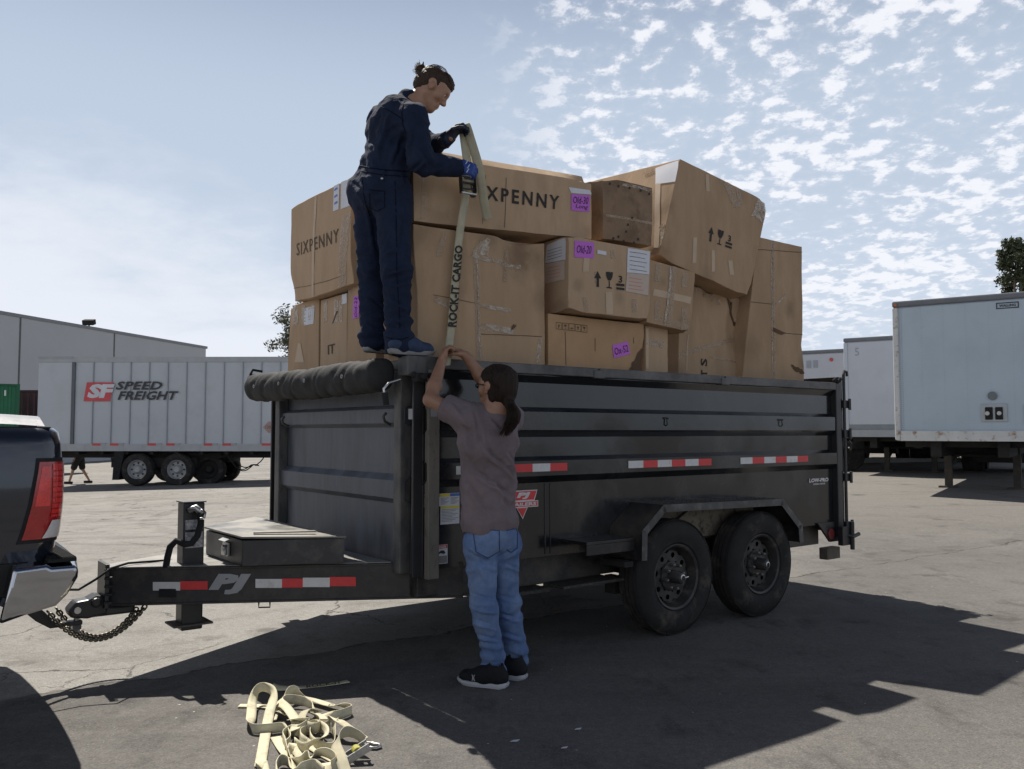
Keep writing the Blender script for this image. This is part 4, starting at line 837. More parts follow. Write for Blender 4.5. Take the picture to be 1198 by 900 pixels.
def loft(levels, x0, x1, y0, y1, r, n=8):
    b = MB(); rings = [[(x, y, z) for x, y in outline(x0+i*0, x1-ir, y0+i, y1-i, r, n)] for z, i, ir in levels]; m = len(rings[0])
    for R in rings: b.v += R
    for i in range(len(rings)-1):
        for j in range(m): b.f.append((i*m+j, i*m+(j+1)%m, (i+1)*m+(j+1)%m, (i+1)*m+j)); b.mi.append(0)
    b.f.append(tuple(range(m))[::-1]); b.mi.append(0); b.f.append(tuple((len(rings)-1)*m+j for j in range(m))); b.mi.append(0)
    return b
RX, KY0, KY1 = -1.795, .055, 2.045
bedlv = [(.80, .05, .03), (.86, .03, .018), (.94, .012, .008), (1.06, .0, .0), (1.20, .004, .0), (1.32, .022, .004), (1.375, .04, .012), (1.395, .06, .03)]
b = loft(bedlv, -3.75, RX, KY0, KY1, .10); kb(b, 'bed', 'car', smooth=40)
b = loft([(.62, .06, .0), (.80, .045, 0)], -3.7, RX-.22, KY0, KY1, .05); kb(b, 'lower_bedside', 'car', smooth=40)
b = MB(); b.box(-6.9, RX-.7, .35, 1.75, .45, .80); kb(b, 'chassis', 'under')
# cab, bonnet
b = loft([(.52, .06, .02), (.70, .01, 0), (1.05, .0, .0), (1.22, .02, .01), (1.27, .04, .02)], -7.35, -3.78, KY0, KY1, .14); kb(b, 'cab_body', 'car', smooth=40)
b = MB(); c8 = [(-6.15, KY0+.08, 1.27), (-3.82, KY0+.08, 1.27), (-3.82, KY1-.08, 1.27), (-6.15, KY1-.08, 1.27), (-5.35, KY0+.22, 1.88), (-3.98, KY0+.22, 1.88), (-3.98, KY1-.22, 1.88), (-5.35, KY1-.22, 1.88)]; b.hexa(c8); kb(b, 'cab_roof', 'car', bevel=.06, smooth=40, seg=3)
for y, s in ((KY0, 1), (KY1, -1)):
    for xa, xb_, xc, xd in ((-5.75, -4.95, -4.95, -5.28), (-4.87, -3.98, -4.06, -4.87)):
        b = MB(); f = lambda z: y+s*(.08+(z-1.27)/.61*.14-.006); b.add([(xa, f(1.32), 1.32), (xb_, f(1.32), 1.32), (xc, f(1.80), 1.80), (xd, f(1.80), 1.80)], [(0,1,2,3)]); kb(b, 'side_window', 'glass', fix=False)
    for xw in (-2.95, -6.55):
        b = MB(); b.lathe([(.20, .06), (.25, .01), (.30, .0), (.37, .02), (.395, .05), (.395, .22), (.36, .26), (.2, .26)], (xw, y+s*.01, .395), (0, s, 0), 48); w = kb(b, 'wheel', 'rubber', smooth=35)
        b = MB(); b.lathe([(.24, .02), (.225, .03), (.2, .07), (.08, .04), (.0, .03)], (xw, y+s*.01, .395), (0, s, 0), 32); kb(b, 'rim', 'steel', w, smooth=35)
    b = MB(); b.tube([(-2.95+.47*math.cos(a), y-s*.004, .42+.47*math.sin(a)) for a in [math.pi*i/14 for i in range(15)]], .035, 8); b.tube([(-6.55+.47*math.cos(a), y-s*.004, .42+.47*math.sin(a)) for a in [math.pi*i/14 for i in range(15)]], .035, 8); kb(b, 'wheel_arch', 'dull', smooth=60)
# dark tonneau cover; its top skin is coloured pale to look sunlit
b = MB(); b.box(-3.7, RX-.055, KY0+.07, KY1-.07, 1.393, 1.402); tn = kb(b, 'tonneau_cover', 'tarp', bevel=.012)
b = MB(); N = 30; vs = []
for i in range(N+1):
    for j in range(13):
        x = -3.68+(RX-.08+3.68)*i/N; tj = (0, .012, .03, .05, .08, .11, .2, .4, .6, .8, .9, .97, 1)[j]; y = KY0+.075+(KY1-KY0-.15)*tj; vs.append((x, y, 1.405+.05*min(1, min(tj, 1-tj)/.09)+.006*mnoise.noise(Vector((x*3, y*3, 0)))+.007*math.cos(x*9)))
b.add(vs, [(i*13+j, (i+1)*13+j, (i+1)*13+j+1, i*13+j+1) for i in range(N) for j in range(12)]); kb(b, 'cover_skin', mat('sunlit_cover_vinyl', (.30,.30,.31), .3, var=.3, vs=8, bump=.4, bs=8), tn, smooth=180)
# bumper, step pad, gap
b = MB(); prof = [(-2.045, .545), (-1.95, .575), (-1.83, .605), (-1.765, .655), (-1.725, .735), (-1.722, .785), (-1.74, .797), (-1.85, .797), (-1.87, .812), (-2.0, .805)]
N = 18; vs = []; m = len(prof)
for i in range(N+1):
    t = i/N; y = .0+2.1*t; e = min(1, min(t, 1-t)*N/2.0); sh = (1-e)*.022; bow = .05*math.sin(math.pi*t)
    vs += [(x-(sh if x > -1.8 else 0)+(bow if x > -1.9 else 0), y, z+(.55-.0 and 0)+((.68-z)*.12*(1-e))) for x, z in prof]
b.add(vs, [(i*m+j, i*m+(j+1)%m, (i+1)*m+(j+1)%m, (i+1)*m+j) for i in range(N) for j in range(m)]+[tuple(range(m))[::-1], tuple(N*m+j for j in range(m))]); bp_ = kb(b, 'bumper', 'chrome', bevel=.018, seg=4, smooth=50)
b = MB(); b.box(-1.86, -1.745, .04, 2.06, .798, .815)
for i in range(11): b.box(-1.855+i*.010, -1.850+i*.010, .03, 2.07, .815, .822)
kb(b, 'step_pad', 'dull', bp_, bevel=.004)
b = MB(); b.box(-2.3, -1.88, .10, 2.0, .66, .80); kb(b, 'filler_panel', 'under')
# taillight wrapping the corner
def corner_patch(q, off, n=10, z_ins=bedlv):
    """q: (s, z) corners BL BR TR TL with s measured along the outline from the corner's side tangent (negative = forward on the side)"""
    r = .10; vs = []
    def P_(s, z):
        ins = np.interp(z, [l[0] for l in bedlv], [l[1] for l in bedlv]); ir = np.interp(z, [l[0] for l in bedlv], [l[2] for l in bedlv])
        cx, cy = RX-ir-r, KY0+ins+r
        if s <= 0: x, y, nx, ny = cx+s, cy-r, 0, -1
        elif s < r*math.pi/2: a = -math.pi/2+s/r; x, y, nx, ny = cx+r*math.cos(a), cy+r*math.sin(a), math.cos(a), math.sin(a)
        else: x, y, nx, ny = cx+r, cy+(s-r*math.pi/2), 1, 0
        return (x+nx*off, y+ny*off, z)
    for i in range(n+1):
        for j in range(n+1):
            u, v = i/n, j/n; s = (q[0][0]*(1-u)+q[1][0]*u)*(1-v)+(q[3][0]*(1-u)+q[2][0]*u)*v; z = (q[0][1]*(1-u)+q[1][1]*u)*(1-v)+(q[3][1]*(1-u)+q[2][1]*u)*v; vs.append(P_(s, z))
    return vs, [(i*(n+1)+j, (i+1)*(n+1)+j, (i+1)*(n+1)+j+1, i*(n+1)+j+1) for i in range(n) for j in range(n)]
b = MB(); b.add(*corner_patch([(-.072, .885), (.20, .89), (.20, 1.262), (-.018, 1.262)], .003)); tl = kb(b, 'taillight', 'dull', smooth=180, fix=False)
M['lens'] = mat('red_lens', (.36, .008, .010), .08, coat=1, var=.15, vs=16, bump=.3, bs=60); M['lens2'] = mat('bright_red_lens', (.72, .025, .02), .08, coat=1, var=.25, vs=25, bump=.5, bs=90); M['lensw'] = mat('clear_lens', (.62, .6, .6), .1, coat=1, bump=.5, bs=60)
b = MB(); b.add(*corner_patch([(-.055, .903), (.185, .905), (.185, 1.245), (-.006, 1.245)], .008, 14)); kb(b, 'lens', 'lens', tl, smooth=180, fix=False)
b = MB(); b.add(*corner_patch([(-.022, 1.05), (.036, 1.05), (.036, 1.225), (.004, 1.225)], .0105, 10)); b.add(*corner_patch([(.045, 1.0), (.10, 1.0), (.10, 1.235), (.045, 1.235)], .0105, 10)); kb(b, 'brake_lens', 'lens2', tl, smooth=180, fix=False)
b = MB(); b.add(*corner_patch([(.022, .907), (.10, .907), (.10, .985), (.052, .985)], .0115, 8)); kb(b, 'reversing_lens', 'lensw', tl, smooth=180, fix=False)
for i in range(1):
    b = MB()
    for j in range(9): b.add(*corner_patch([(.048, 1.01+j*.024), (.098, 1.01+j*.024), (.098, 1.015+j*.024), (.048, 1.015+j*.024)], .0125, 3))
    kb(b, 'lens_ribs', 'lens', tl, fix=False)
# drawbar and ball
b = MB(); b.prism([(-1.95, .56), (-1.86, .56), (-1.70, .395), (-1.665, .345), (-1.57, .335), (-1.52, .335), (-1.52, .312), (-1.68, .312), (-1.75, .36)], lambda x, z, d: (x, d, z), 1.02, 1.08); kb(b, 'drawbar', 'black', bevel=.004)
b = MB(); b.cyl((-1.545, 1.05, .27), (-1.545, 1.05, .345), .016, 10); b.cyl((-1.545, 1.05, .285), (-1.545, 1.05, .31), .026, 6); b.ball((-1.545, 1.05, .375), .027, 14); kb(b, 'hitch_ball', 'steel')
# ================================================================== CARTONS
class Carton:
    """near: (u,z) corners BL BR TR TL of the face towards the camera at depth v0; dv: depth; back: optional shift of the far face"""
    def __init__(s, label, near, v0, dv, m='card', back=(0, 0), bulge=.012, amp=.006, seed=0, dents=(), warp=None, fv=None, N=16, group='stacked cardboard boxes on the trailer', name='cardboard_box', stains=()):
        q = [Vector((a, v0 if fv is None else fv[i], b)) for i, (a, b) in enumerate(near)]; B_ = [p+Vector((back[0], dv, back[1])) for p in q]
        s.q, s.B, s.bulge, s.amp, s.seed, s.dents, s.warp = q, B_, bulge, amp, seed, dents, warp
        c = (sum((q[0], q[1], B_[0], B_[1]), Vector()) if False else (q[0]+q[1]+B_[0]+B_[1]))/4; s.base = c
        s.t = thing(name, label, 'cardboard box', t2w(c), RZ, group)
        b = MB(); key = {}
        def vid(i, j, k):
            if (i, j, k) not in key: key[(i, j, k)] = len(b.v); b.v.append(tuple(s.P(i/N, j/N, k/N)-c))
            return key[(i, j, k)]
        for a in range(N):
            for d in range(N):
                b.f += [tuple(vid(*p) for p in f) for f in (
                    ((a,d,0),(a+1,d,0),(a+1,d+1,0),(a,d+1,0)), ((a,d,N),(a,d+1,N),(a+1,d+1,N),(a+1,d,N)),
                    ((0,a,d),(0,a+1,d),(0,a+1,d+1),(0,a,d+1)), ((N,a,d),(N,a,d+1),(N,a+1,d+1),(N,a+1,d)),
                    ((a,0,d),(a,0,d+1),(a+1,0,d+1),(a+1,0,d)), ((a,N,d),(a+1,N,d),(a+1,N,d+1),(a,N,d+1)))]
        b.mi = [0]*len(b.f)
        if stains: m = stained(M[m], [(s.P(*pt)-c, r, k*.6, (.06, .032, .022)) for pt, r, k in stains], 'cardboard_stained_%d' % seed)
        s.body = b.build('carton', m, s.t, smooth=28, bevel=.004)
    def P(s, a, t, r):
        q, B_ = s.q, s.B
        n = (q[0]*(1-a)+q[1]*a)*(1-t)+(q[3]*(1-a)+q[2]*a)*t; f = (B_[0]*(1-a)+B_[1]*a)*(1-t)+(B_[3]*(1-a)+B_[2]*a)*t; p = n*(1-r)+f*r
        sa, st, sr = math.sin(math.pi*a), math.sin(math.pi*t), math.sin(math.pi*r)
        nx = (q[1]-q[0]).normalized(); ny = (B_[0]-q[0]).normalized(); nz_ = (q[3]-q[0]).normalized()
        p = p+s.bulge*.6*(ny*((r-.5)*2*sa*st)+nx*((a-.5)*2*st*sr)+nz_*((t-.5)*.8*sa*sr))
        w = Vector((mnoise.noise(p*2.3+Vector((s.seed, 0, 0))), mnoise.noise(p*2.3+Vector((0, s.seed, 5))), mnoise.noise(p*2.3+Vector((9, 0, s.seed)))))
        w2 = Vector((mnoise.noise(p*7+Vector((s.seed, 3, 0))), mnoise.noise(p*7+Vector((0, s.seed, 8))), mnoise.noise(p*7+Vector((4, 0, s.seed)))))
        p = p+w*s.amp*.7+w2*s.amp*.5
        for (da, dt, dr), rad, vec in s.dents:
            d = math.sqrt((a-da)**2+(t-dt)**2+(r-dr)**2)/rad
            if d < 1: p = p+Vector(vec)*(1-d*d)**2
        if s.warp: p = s.warp(p, a, t, r)
        return p
    def inv(s, px, py, face):
        f = {'n': lambda a, b: s.P(a, b, 0), 'f': lambda a, b: s.P(0, b, 1-a)}[face]      # 'f': the face towards the tow end, a runs far to near
        x, y = .5, .5
        for _ in range(14):
            c = proj(t2w(f(x, y))); e = 1e-3; cx_ = proj(t2w(f(x+e, y))); cy_ = proj(t2w(f(x, y+e)))
            a11, a12, a21, a22 = (cx_[0]-c[0])/e, (cy_[0]-c[0])/e, (cx_[1]-c[1])/e, (cy_[1]-c[1])/e; det = a11*a22-a12*a21
            if abs(det) < 1e-6: break
            dx, dy = px-c[0], py-c[1]; x += max(-.5, min(.5, (a22*dx-a12*dy)/det)); y += max(-.5, min(.5, (-a21*dx+a11*dy)/det))
        return x, y
    def on(s, face, x, y, off):
        x = min(.999, max(.001, x)); y = min(.999, max(.001, y))
        f = (lambda a, b: s.P(a, b, 0)) if face == 'n' else (lambda a, b: s.P(0, b, 1-a)); e = .01
        p = f(x, y); tx = f(min(1, x+e), y)-f(max(0, x-e), y); ty = f(x, min(1, y+e))-f(x, max(0, y-e)); n = tx.cross(ty).normalized(); return p+n*off-s.base
    def quad(s, face, pts): return [s.inv(px, py, face) for px, py in pts]
    def patch(s, name, m, face, pts, off=.003, n=6, jag=0., st=None):
        """pts BL BR TR TL in picture pixels"""
        q = st or s.quad(face, pts); b = MB(); rng = random.Random(hash((name, pts[0] if pts else 0)) & 255); vs = []
        for i in range(n+1):
            for j in range(n+1):
                a, t = i/n, j/n
                x = (q[0][0]*(1-a)+q[1][0]*a)*(1-t)+(q[3][0]*(1-a)+q[2][0]*a)*t; y = (q[0][1]*(1-a)+q[1][1]*a)*(1-t)+(q[3][1]*(1-a)+q[2][1]*a)*t
                if jag and (i in (0, n) or j in (0, n)): x += (rng.random()-.5)*jag; y += (rng.random()-.5)*jag
                vs.append(s.on(face, x, y, off))
        b.add(vs, [(i*(n+1)+j, (i+1)*(n+1)+j, (i+1)*(n+1)+j+1, i*(n+1)+j+1) for i in range(n) for j in range(n)])
        return b.build(name, m, s.t, smooth=180, fix=False)
    def shapes(s, name, m, face, pts, polys, off=.0045):
        q = s.quad(face, pts); b = MB()
        for vs, fs in polys:
            o = []
            for a, t in vs:
                x = (q[0][0]*(1-a)+q[1][0]*a)*(1-t)+(q[3][0]*(1-a)+q[2][0]*a)*t; y = (q[0][1]*(1-a)+q[1][1]*a)*(1-t)+(q[3][1]*(1-a)+q[2][1]*a)*t; o.append(s.on(face, x, y, off))
            b.add(o, fs)
        return b.build(name, m, s.t, fix=False)
    def text(s, name, m, face, pts, txt, off=.0045, **k):
        vs, fs, _ = text_geo(txt, **k); return s.shapes(name, m, face, pts, [(vs, fs)], off)
    def icons(s, face, pts, kinds, m='ink', name='handling_symbols', txt=None):
        polys = []; n = len(kinds)
        for i, k in enumerate(kinds):
            x0 = i/n+.06/n*1.5; w = .80/n
            for poly in (ICONS[k] if isinstance(k, str) else []): polys.append(([(x0+x*w, y) for x, y in poly], [tuple(range(len(poly)))]))
            if isinstance(k, tuple):
                vs, fs, _ = text_geo(k[0], bold=.02); polys.append(([(x0+(.3+x*.4)*w, .42+y*.42) for x, y in vs], fs))
                for poly in ICONS['bars']: polys.append(([(x0+x*w, y) for x, y in poly], [tuple(range(len(poly)))]))
        return s.shapes(name, m, face, pts, polys)
def PXN(pts, v): return [(lambda p: (p.x, p.z))(pv(x, y, v)) for x, y in pts]
rng = random.Random(11)
# A: upper left SIXPENNY box (short face towards the tow end)
def front_box(label, px, u0, du, m, seed, **k):
    """px: TL(far) TR(near) BR BL on the plane u0"""
    P4 = [pu(x, y, u0) for x, y in px]; vf = (P4[0].y+P4[3].y)/2; vn = (P4[1].y+P4[2].y)/2; zt = (P4[0].z+P4[1].z)/2; zb = k.pop('zb', None) or (P4[2].z+P4[3].z)/2
    return Carton(label, [(u0, zb), (u0+du, zb), (u0+du, zt), (u0, zt)], vn, vf-vn, m, seed=seed, **k)
A = front_box('upper left cardboard box with a company name printed across its end', [(344,241),(414.6,206),(406,337.5),(335.6,355)], .02, .95, 'card2', 3,
    dents=[((0, 0, 1), .35, (.03, -.02, .02)), ((0, 0, 0), .3, (.025, .0, .02)), ((0, 1, 1), .1, (0, -.004, -.01))])
A.text('printed_name', 'soft', 'f', [(347.5,299.5),(396.5,283.5),(396.5,267.5),(347.5,285)], 'SIXPENNY', space=1.22)
A.patch('tape', 'kraft', 'f', [(365,349),(367.5,348),(371,229),(368.5,230)]); A.patch('tape', 'tape', 'f', [(396,343),(405,340),(411,250),(401,253)])
A.patch('paper_label', 'paper', 'f', [(390,247.5),(396.5,245),(397.5,214),(391,217)]); A.patch('paper_label', 'paper', 'f', [(399,245),(412,240),(413,208),(399.5,213)])
A.patch('seam_crease', 'soft', 'f', [(337,340),(405,322),(405,321.5),(337,339.5)], n=12)
for i in range(3): A.shapes('label_writing', 'blue', 'f', [(391.5,240-i*8),(395.5,238.6-i*8),(395.5,235-i*8),(391.5,236.4-i*8)], [([(0,0),(1,.3),(.9,1),(.1,.7)], [(0,1,2,3)])])
L1 = front_box('lowest left corner cardboard box with cloudy tape strips and a white label', [(337,357),(373,351),(373,438),(337,440)], .10, .7, 'card', 4, zb=.7, dents=[((0, 1, 1), .2, (.02, 0, -.02))])
for a, b_ in ((343, 349), (353, 358), (361, 367)): L1.patch('tape', 'tapew', 'f', [(a,372+(a%5)*3),(b_,371+(a%5)*3),(b_+.5,357),(a+.5,358)])
L1.patch('paper_label', 'paper', 'f', [(356,381),(367,379),(368.5,358),(357,361)])
L1.patch('torn_patch', 'kraft', 'f', [(345,424),(356,424),(352,402),(349,402)])
L2 = front_box('narrow lower cardboard box with a torn slot, second from the left above the tarp roll', [(374.5,351),(406,344),(406,430),(374.5,438)], .095, .7, 'card2', 5, zb=.7)
for a, b_ in ((379, 383), (391, 396), (397, 401)): L2.patch('tape', 'tapew', 'f', [(a,378),(b_,376),(b_+.5,350),(a+.5,351)])
L2.patch('paper_label', 'paper', 'f', [(400,356),(406,355),(406,343),(400.5,344)])
L2.patch('torn_slot', 'torn', 'f', [(389,379),(390.5,378),(396,364),(394,364)], off=.004)
L2.text('printed_mark', 'soft', 'f', [(384,415),(392,413),(392,402),(384,404)], 'IT', bold=.01)
Pb = front_box('upright film wrapped cardboard box with magenta label beside the legs of the man on top', [(407,277.5),(440,268),(440,425),(406,429)], .10, .7, 'card', 6, zb=.7, bulge=.01)
for a, b_, y0, y1 in ((408, 411, 345, 285), (413, 417, 338, 285), (419, 424, 345, 282)): Pb.patch('tape', 'tapew', 'f', [(a,y0),(b_,y0-1),(b_+.6,y1),(a+.6,y1+1)])
Pb.patch('plastic_wrap', mat('crumpled_film', (.50,.50,.52), .18, var=.3, vs=20, bump=1.0, bs=25, bdist=.03), 'f', [(407.5,318),(425,313),(427,279),(408,284)], off=.008, jag=.05)
Pb.patch('magenta_label', 'pink', 'f', [(413.5,373.5),(420.5,371.5),(421.5,345),(414.5,347)], off=.005)
Pb.text('handwriting', 'ink', 'f', [(418.8,371),(418.8,347.5),(415.8,348.5),(415.8,372)], 'Old-22', off=.007, shear=.2)
def ext(pts, zb=.69): return [(pts[0][0], zb), (pts[1][0], zb), pts[2], pts[3]]
def strip(c, m, face, x0, y0, x1, y1, w, name='tape', jag=.0, off=.003, n=8):
    dx, dy = x1-x0, y1-y0; L = math.hypot(dx, dy); nx, ny = -dy/L*w/2, dx/L*w/2
    if abs(dx) > abs(dy): pts = [(x0+nx, y0+abs(ny)), (x1+nx, y1+abs(ny)), (x1-nx, y1-abs(ny)), (x0-nx, y0-abs(ny))]
    else:
        if y1 < y0: x0, y0, x1, y1 = x1, y1, x0, y0
        pts = [(x1-w/2, y1), (x1+w/2, y1), (x0+w/2, y0), (x0-w/2, y0)]
    return c.patch(name, m, face, pts, off=off, n=n, jag=jag)
# C: the big box in the middle
C = Carton('biggest plain cardboard box with a taped vertical seam, standing behind the lettered strap', (lambda q: [(.095, .69), q[1], q[2], (.02, q[3][1])])(ext(PXN([(482,425),(638,431),(637,285),(485,262)], .08))), .08, .40, 'card', seed=8, N=24, bulge=.02, stains=[((.82, .95, 0), .17, .85), ((.55, 1, 0), .12, .6), ((.05, .98, 0), .15, .5), ((.97, .8, 0), .12, .5), ((.3, .8, 0), .08, .3)],
    dents=[((.8, 1, 0), .22, (0, .06, -.02)), ((.0, .75, 0), .2, (.02, .01, 0)), ((.5, .7, 0), .10, (0, .014, 0)), ((.72, .9, 0), .12, (0, .018, 0))])
strip(C, 'seam', 'n', 556.5, 300, 561, 426, 1.0, 'seam_gap', off=.0025)
strip(C, 'tape', 'n', 556, 300, 561.5, 426, 6.5)
strip(C, 'tapew', 'n', 557, 296, 562, 426, 1.6, jag=.0, off=.004)
C.patch('plastic_wrap', 'tapew', 'n', [(549,304),(571,300),(572,279),(560,285)], off=.006, jag=.012)
strip(C, 'tapew', 'n', 557, 302, 609, 313, 5, jag=.004, off=.004); strip(C, 'tapew', 'n', 562, 358, 597, 364, 4.5, jag=.003, off=.004); strip(C, 'tapew', 'n', 562, 382, 600, 388, 7, jag=.003, off=.004)
strip(C, 'tapew', 'n', 508, 349, 525, 358, 6, jag=.005, off=.004); strip(C, 'tape', 'n', 513, 300, 521, 271, 7, off=.004); strip(C, 'tape', 'n', 591, 330, 592, 292, 5, off=.004); strip(C, 'tapew', 'n', 629, 424, 632, 396, 5, off=.004, jag=.003)
strip(C, 'soft', 'n', 561, 391, 634, 394, .7, 'crease'); strip(C, 'soft', 'n', 506, 345, 560, 356, .6, 'crease')
C.patch('torn_hole', 'torn', 'n', [(597,388),(600,386),(604,380),(599,382)], off=.005, jag=.01)
# D: long top box, upper near edge beaten down
def warpD(p, a, t, r):
    if t > .8 and r < .16: p = p+Vector((0, 0, -.085*((t-.8)/.2)**2*(1-r/.16)))
    return p
D = Carton('long cardboard box with large printed name and magenta label, behind the strap buckle', PXN([(484,258.5),(692,280),(692,202),(484,166)], .10), .10, .62, 'card2', seed=21, N=26, stains=[((.0, .4, 0), .18, .5), ((.12, .1, 0), .15, .5), ((.97, .1, 0), .07, .4), ((.45, .0, 0), .08, .3)], bulge=.012, warp=warpD,
    dents=[((1, 1, 0), .18, (-.01, .03, -.02)), ((.35, 1, 0), .12, (0, 0, -.012))])
D.text('printed_name', 'ink', 'n', [(549,231),(653,246),(654,229.5),(549,214.5)], 'SIXPENNY', space=1.34, bold=.022)
D.patch('paper_label', 'paper', 'n', [(668,226),(692,228),(692,207),(668,203)]); D.patch('magenta_label', 'pink', 'n', [(668,246.5),(689,248),(690,229),(668,227)], off=.004)
D.text('handwriting', 'ink', 'n', [(670,238),(687.5,239.5),(688,231),(670,230)], 'Old-30', off=.006, shear=.15); D.text('handwriting', 'ink', 'n', [(673,245),(687,246.5),(687.5,240.5),(673,239)], 'Long', off=.006, shear=.15)
strip(D, 'soft', 'n', 592, 208, 590, 266, .6, 'crease'); strip(D, 'tape', 'n', 496, 208, 494, 256, 5); strip(D, 'soft', 'n', 568, 205, 564, 262, .5, 'crease')
# E: small dark box
E_ = Carton('small dark stained cardboard box wedged between the long printed box and the tilted one', [(1.60, 2.745), (2.10, 2.76), (2.115, 3.20), (1.60, 3.19)], .12, .55, 'card3', seed=31, stains=[((.5, .1, 0), .10, .6), ((.1, .9, 0), .08, .5), ((.8, .9, 0), .07, .4)], dents=[((0, 1, 0), .3, (0, .02, -.02)), ((0, .4, .3), .4, (.02, 0, 0))], bulge=.008, amp=.008)
for (x, y) in ((712,214),(722,217),(735,219),(748,222),(758,226),(716,278),(728,281),(740,283),(745,279),(722,276),(733,262),(738,254),(731,270)): E_.patch('punch_mark', 'ink', 'n', [(x,y+2.2),(x+2,y+2.6),(x+2.4,y),(x+.6,y-.4)], off=.004)
strip(E_, 'tape', 'n', 708, 252, 764, 262, 3); strip(E_, 'tapew', 'n', 728, 216, 762, 223, 3, jag=.02)
# F: big tilted box
Fb = Carton('huge tilted cardboard box at the top right of the load with handling symbols', PXN([(771,301),(876,348),(898,236.5),(796,186)], .12), .12, .98, 'card', seed=44, N=22, stains=[((.0, .0, 0), .14, .6), ((.5, .0, 0), .1, .5), ((.7, .95, 0), .08, .4), ((0, .5, 0), .07, .4)], bulge=.012, amp=.005, back=(-.10, .02),
    dents=[((0, 0, 0), .14, (.02, .02, .03)), ((1, 1, 0), .12, (-.015, .02, -.01)), ((1, 0, 0), .15, (-.02, .0, .02)), ((.6, 0, 0), .15, (0, .01, .012))])
Fb.icons('n', [(825,281),(857,292),(859,275),(827,264)], ['arrow', 'glass', ('3',)])
for x0, y0, x1, y1, w in ((813,278,812,308,4.5),(834,293,834,318,4),(854,305,856,322,5),(827,204,828,224,4)): strip(Fb, 'kraft', 'n', x0, y0, x1, y1, w)
for x0, y0, x1, y1, w in ((850,213,862,243,9),(862,217,866,240,5)): strip(Fb, 'tape', 'n', x0, y0, x1, y1, w)
Fb.patch('plastic_film', 'tapew', 'n', [(878,252),(893,262),(897,239),(886,232)], off=.006, jag=.02)
Fb.patch('paper_label', 'paper', 'f', [(767,216),(794,212),(794,188),(767,197)]); strip(Fb, 'tape', 'f', 754, 205, 766, 200, 5); strip(Fb, 'kraft', 'f', 770, 215, 768, 290, 6)
strip(Fb, 'tapew', 'f', 776, 262, 774, 290, 6, jag=.03)
# G: box with the Old-20 sticker, sticking out over the side
G = Carton('cardboard box with magenta label, handling symbols and white document, jutting from the middle row', [(1.165, 2.18), (1.94, 2.18), (1.96, 2.685), (1.178, 2.685)], .0, .62, 'card2', seed=52, N=20, stains=[((.1, .35, 0), .05, .4), ((.6, .25, 0), .06, .35), ((.0, .05, .1), .09, .5), ((0, .3, .5), .12, .4)],
    dents=[((0, 0, 0), .18, (.01, .01, .02)), ((1, 0, 0), .15, (-.01, .01, .01)), ((.0, 1, 0), .1, (.0, .01, -.012))])
G.patch('magenta_label', 'pink', 'n', [(671.5,301),(694,302.5),(694.5,284),(672,282)], off=.004); G.text('handwriting', 'ink', 'n', [(674,296),(691,297.5),(691.5,288),(674.5,287)], 'Old-20', off=.006, shear=.15)
G.patch('small_label', 'paper', 'n', [(698.5,297),(709,299),(709,294.5),(698.5,292.5)], off=.004)
G.patch('document', 'paper', 'n', [(733,319),(759,321.5),(760,294.5),(734,290.5)], off=.004); G.patch('document_back', 'paper2', 'n', [(731.5,341),(758,346),(759,322),(733,319.5)], off=.004)
for j in range(5): strip(G, 'soft', 'n', 736, 295+j*5, 756-2*(j % 2), 298+j*5, .5, 'document_print', off=.0055, n=2)
for j in range(4): strip(G, 'orange', 'n', 735, 325+j*4.2, 750+2*(j % 2), 327.4+j*4.2, .5, 'document_print', off=.0055, n=2)
G.icons('n', [(692,335),(732,340),(732,320),(692,317)], ['arrow', 'glass', ('3',)])
for x0, y0, x1, y1, w in ((686,302,685,318,7),(712,342,713,368,8),(684,348,686,366,5),(742,350,742,366,6),(716,292,717,303,5),(697,318,698,332,4)): strip(G, 'kraft' if w > 6 else 'tape', 'n', x0, y0, x1, y1, w)
G.patch('paper_label', 'paper', 'f', [(638,308),(662,304),(662,279),(640,287)]); G.patch('document_back', 'paper2', 'f', [(638,332),(661,327),(661,305),(638,309)])
for j in range(4): strip(G, 'soft', 'f', 641, 294+j*3.5, 658, 289+j*3.5, .45, 'document_print', off=.0045, n=2)
for j in range(4): strip(G, 'orange', 'f', 641, 314+j*4, 656, 311+j*4, .45, 'document_print', off=.0045, n=2)
# H, I, J, K, L
Hb = Carton('small cardboard box criss crossed with shiny tape strips, under the huge tilted box', PXN([(757,377),(807,389),(813.6,319),(758,303)], .04), .04, .30, 'card', seed=61, stains=[((.8, .1, 0), .07, .5), ((.3, .7, 0), .05, .4)], dents=[((1, 0, 0), .25, (-.02, .0, .015))], amp=.008)
for x0, y0, x1, y1, w in ((787,312,780,382,8),(770,308,768,330,6),(801,320,800,336,6),(769,352,768,376,6),(800,360,799,386,6)): strip(Hb, 'tape', 'n', x0, y0, x1, y1, w, off=.004)
strip(Hb, 'tapew', 'n', 784, 313, 777, 381, 2.4, off=.006, jag=.02); strip(Hb, 'kraft', 'n', 764, 342, 808, 352, 8, off=.0025); strip(Hb, 'tape', 'n', 766, 371, 806, 383, 6, off=.003)
I_ = Carton('low orange brown cardboard box with a torn corner and a tilted magenta label', ext(PXN([(641,430),(753,437),(753,379),(641,367)], .10)), .10, .6, 'card4', seed=71, dents=[((1, .8, 0), .15, (0, .03, 0))])
I_.patch('magenta_label', 'pink', 'n', [(718,419.5),(737,414.5),(734,399.5),(716,404)], off=.004); I_.text('handwriting', 'ink', 'n', [(719,416),(735,411.5),(733.5,403.5),(717.8,407.5)], 'Ox-52', off=.006)
I_.patch('torn_corner', 'torn', 'n', [(735,434),(753,436),(752,408),(748,410)], off=.005, jag=.02)
polys = []
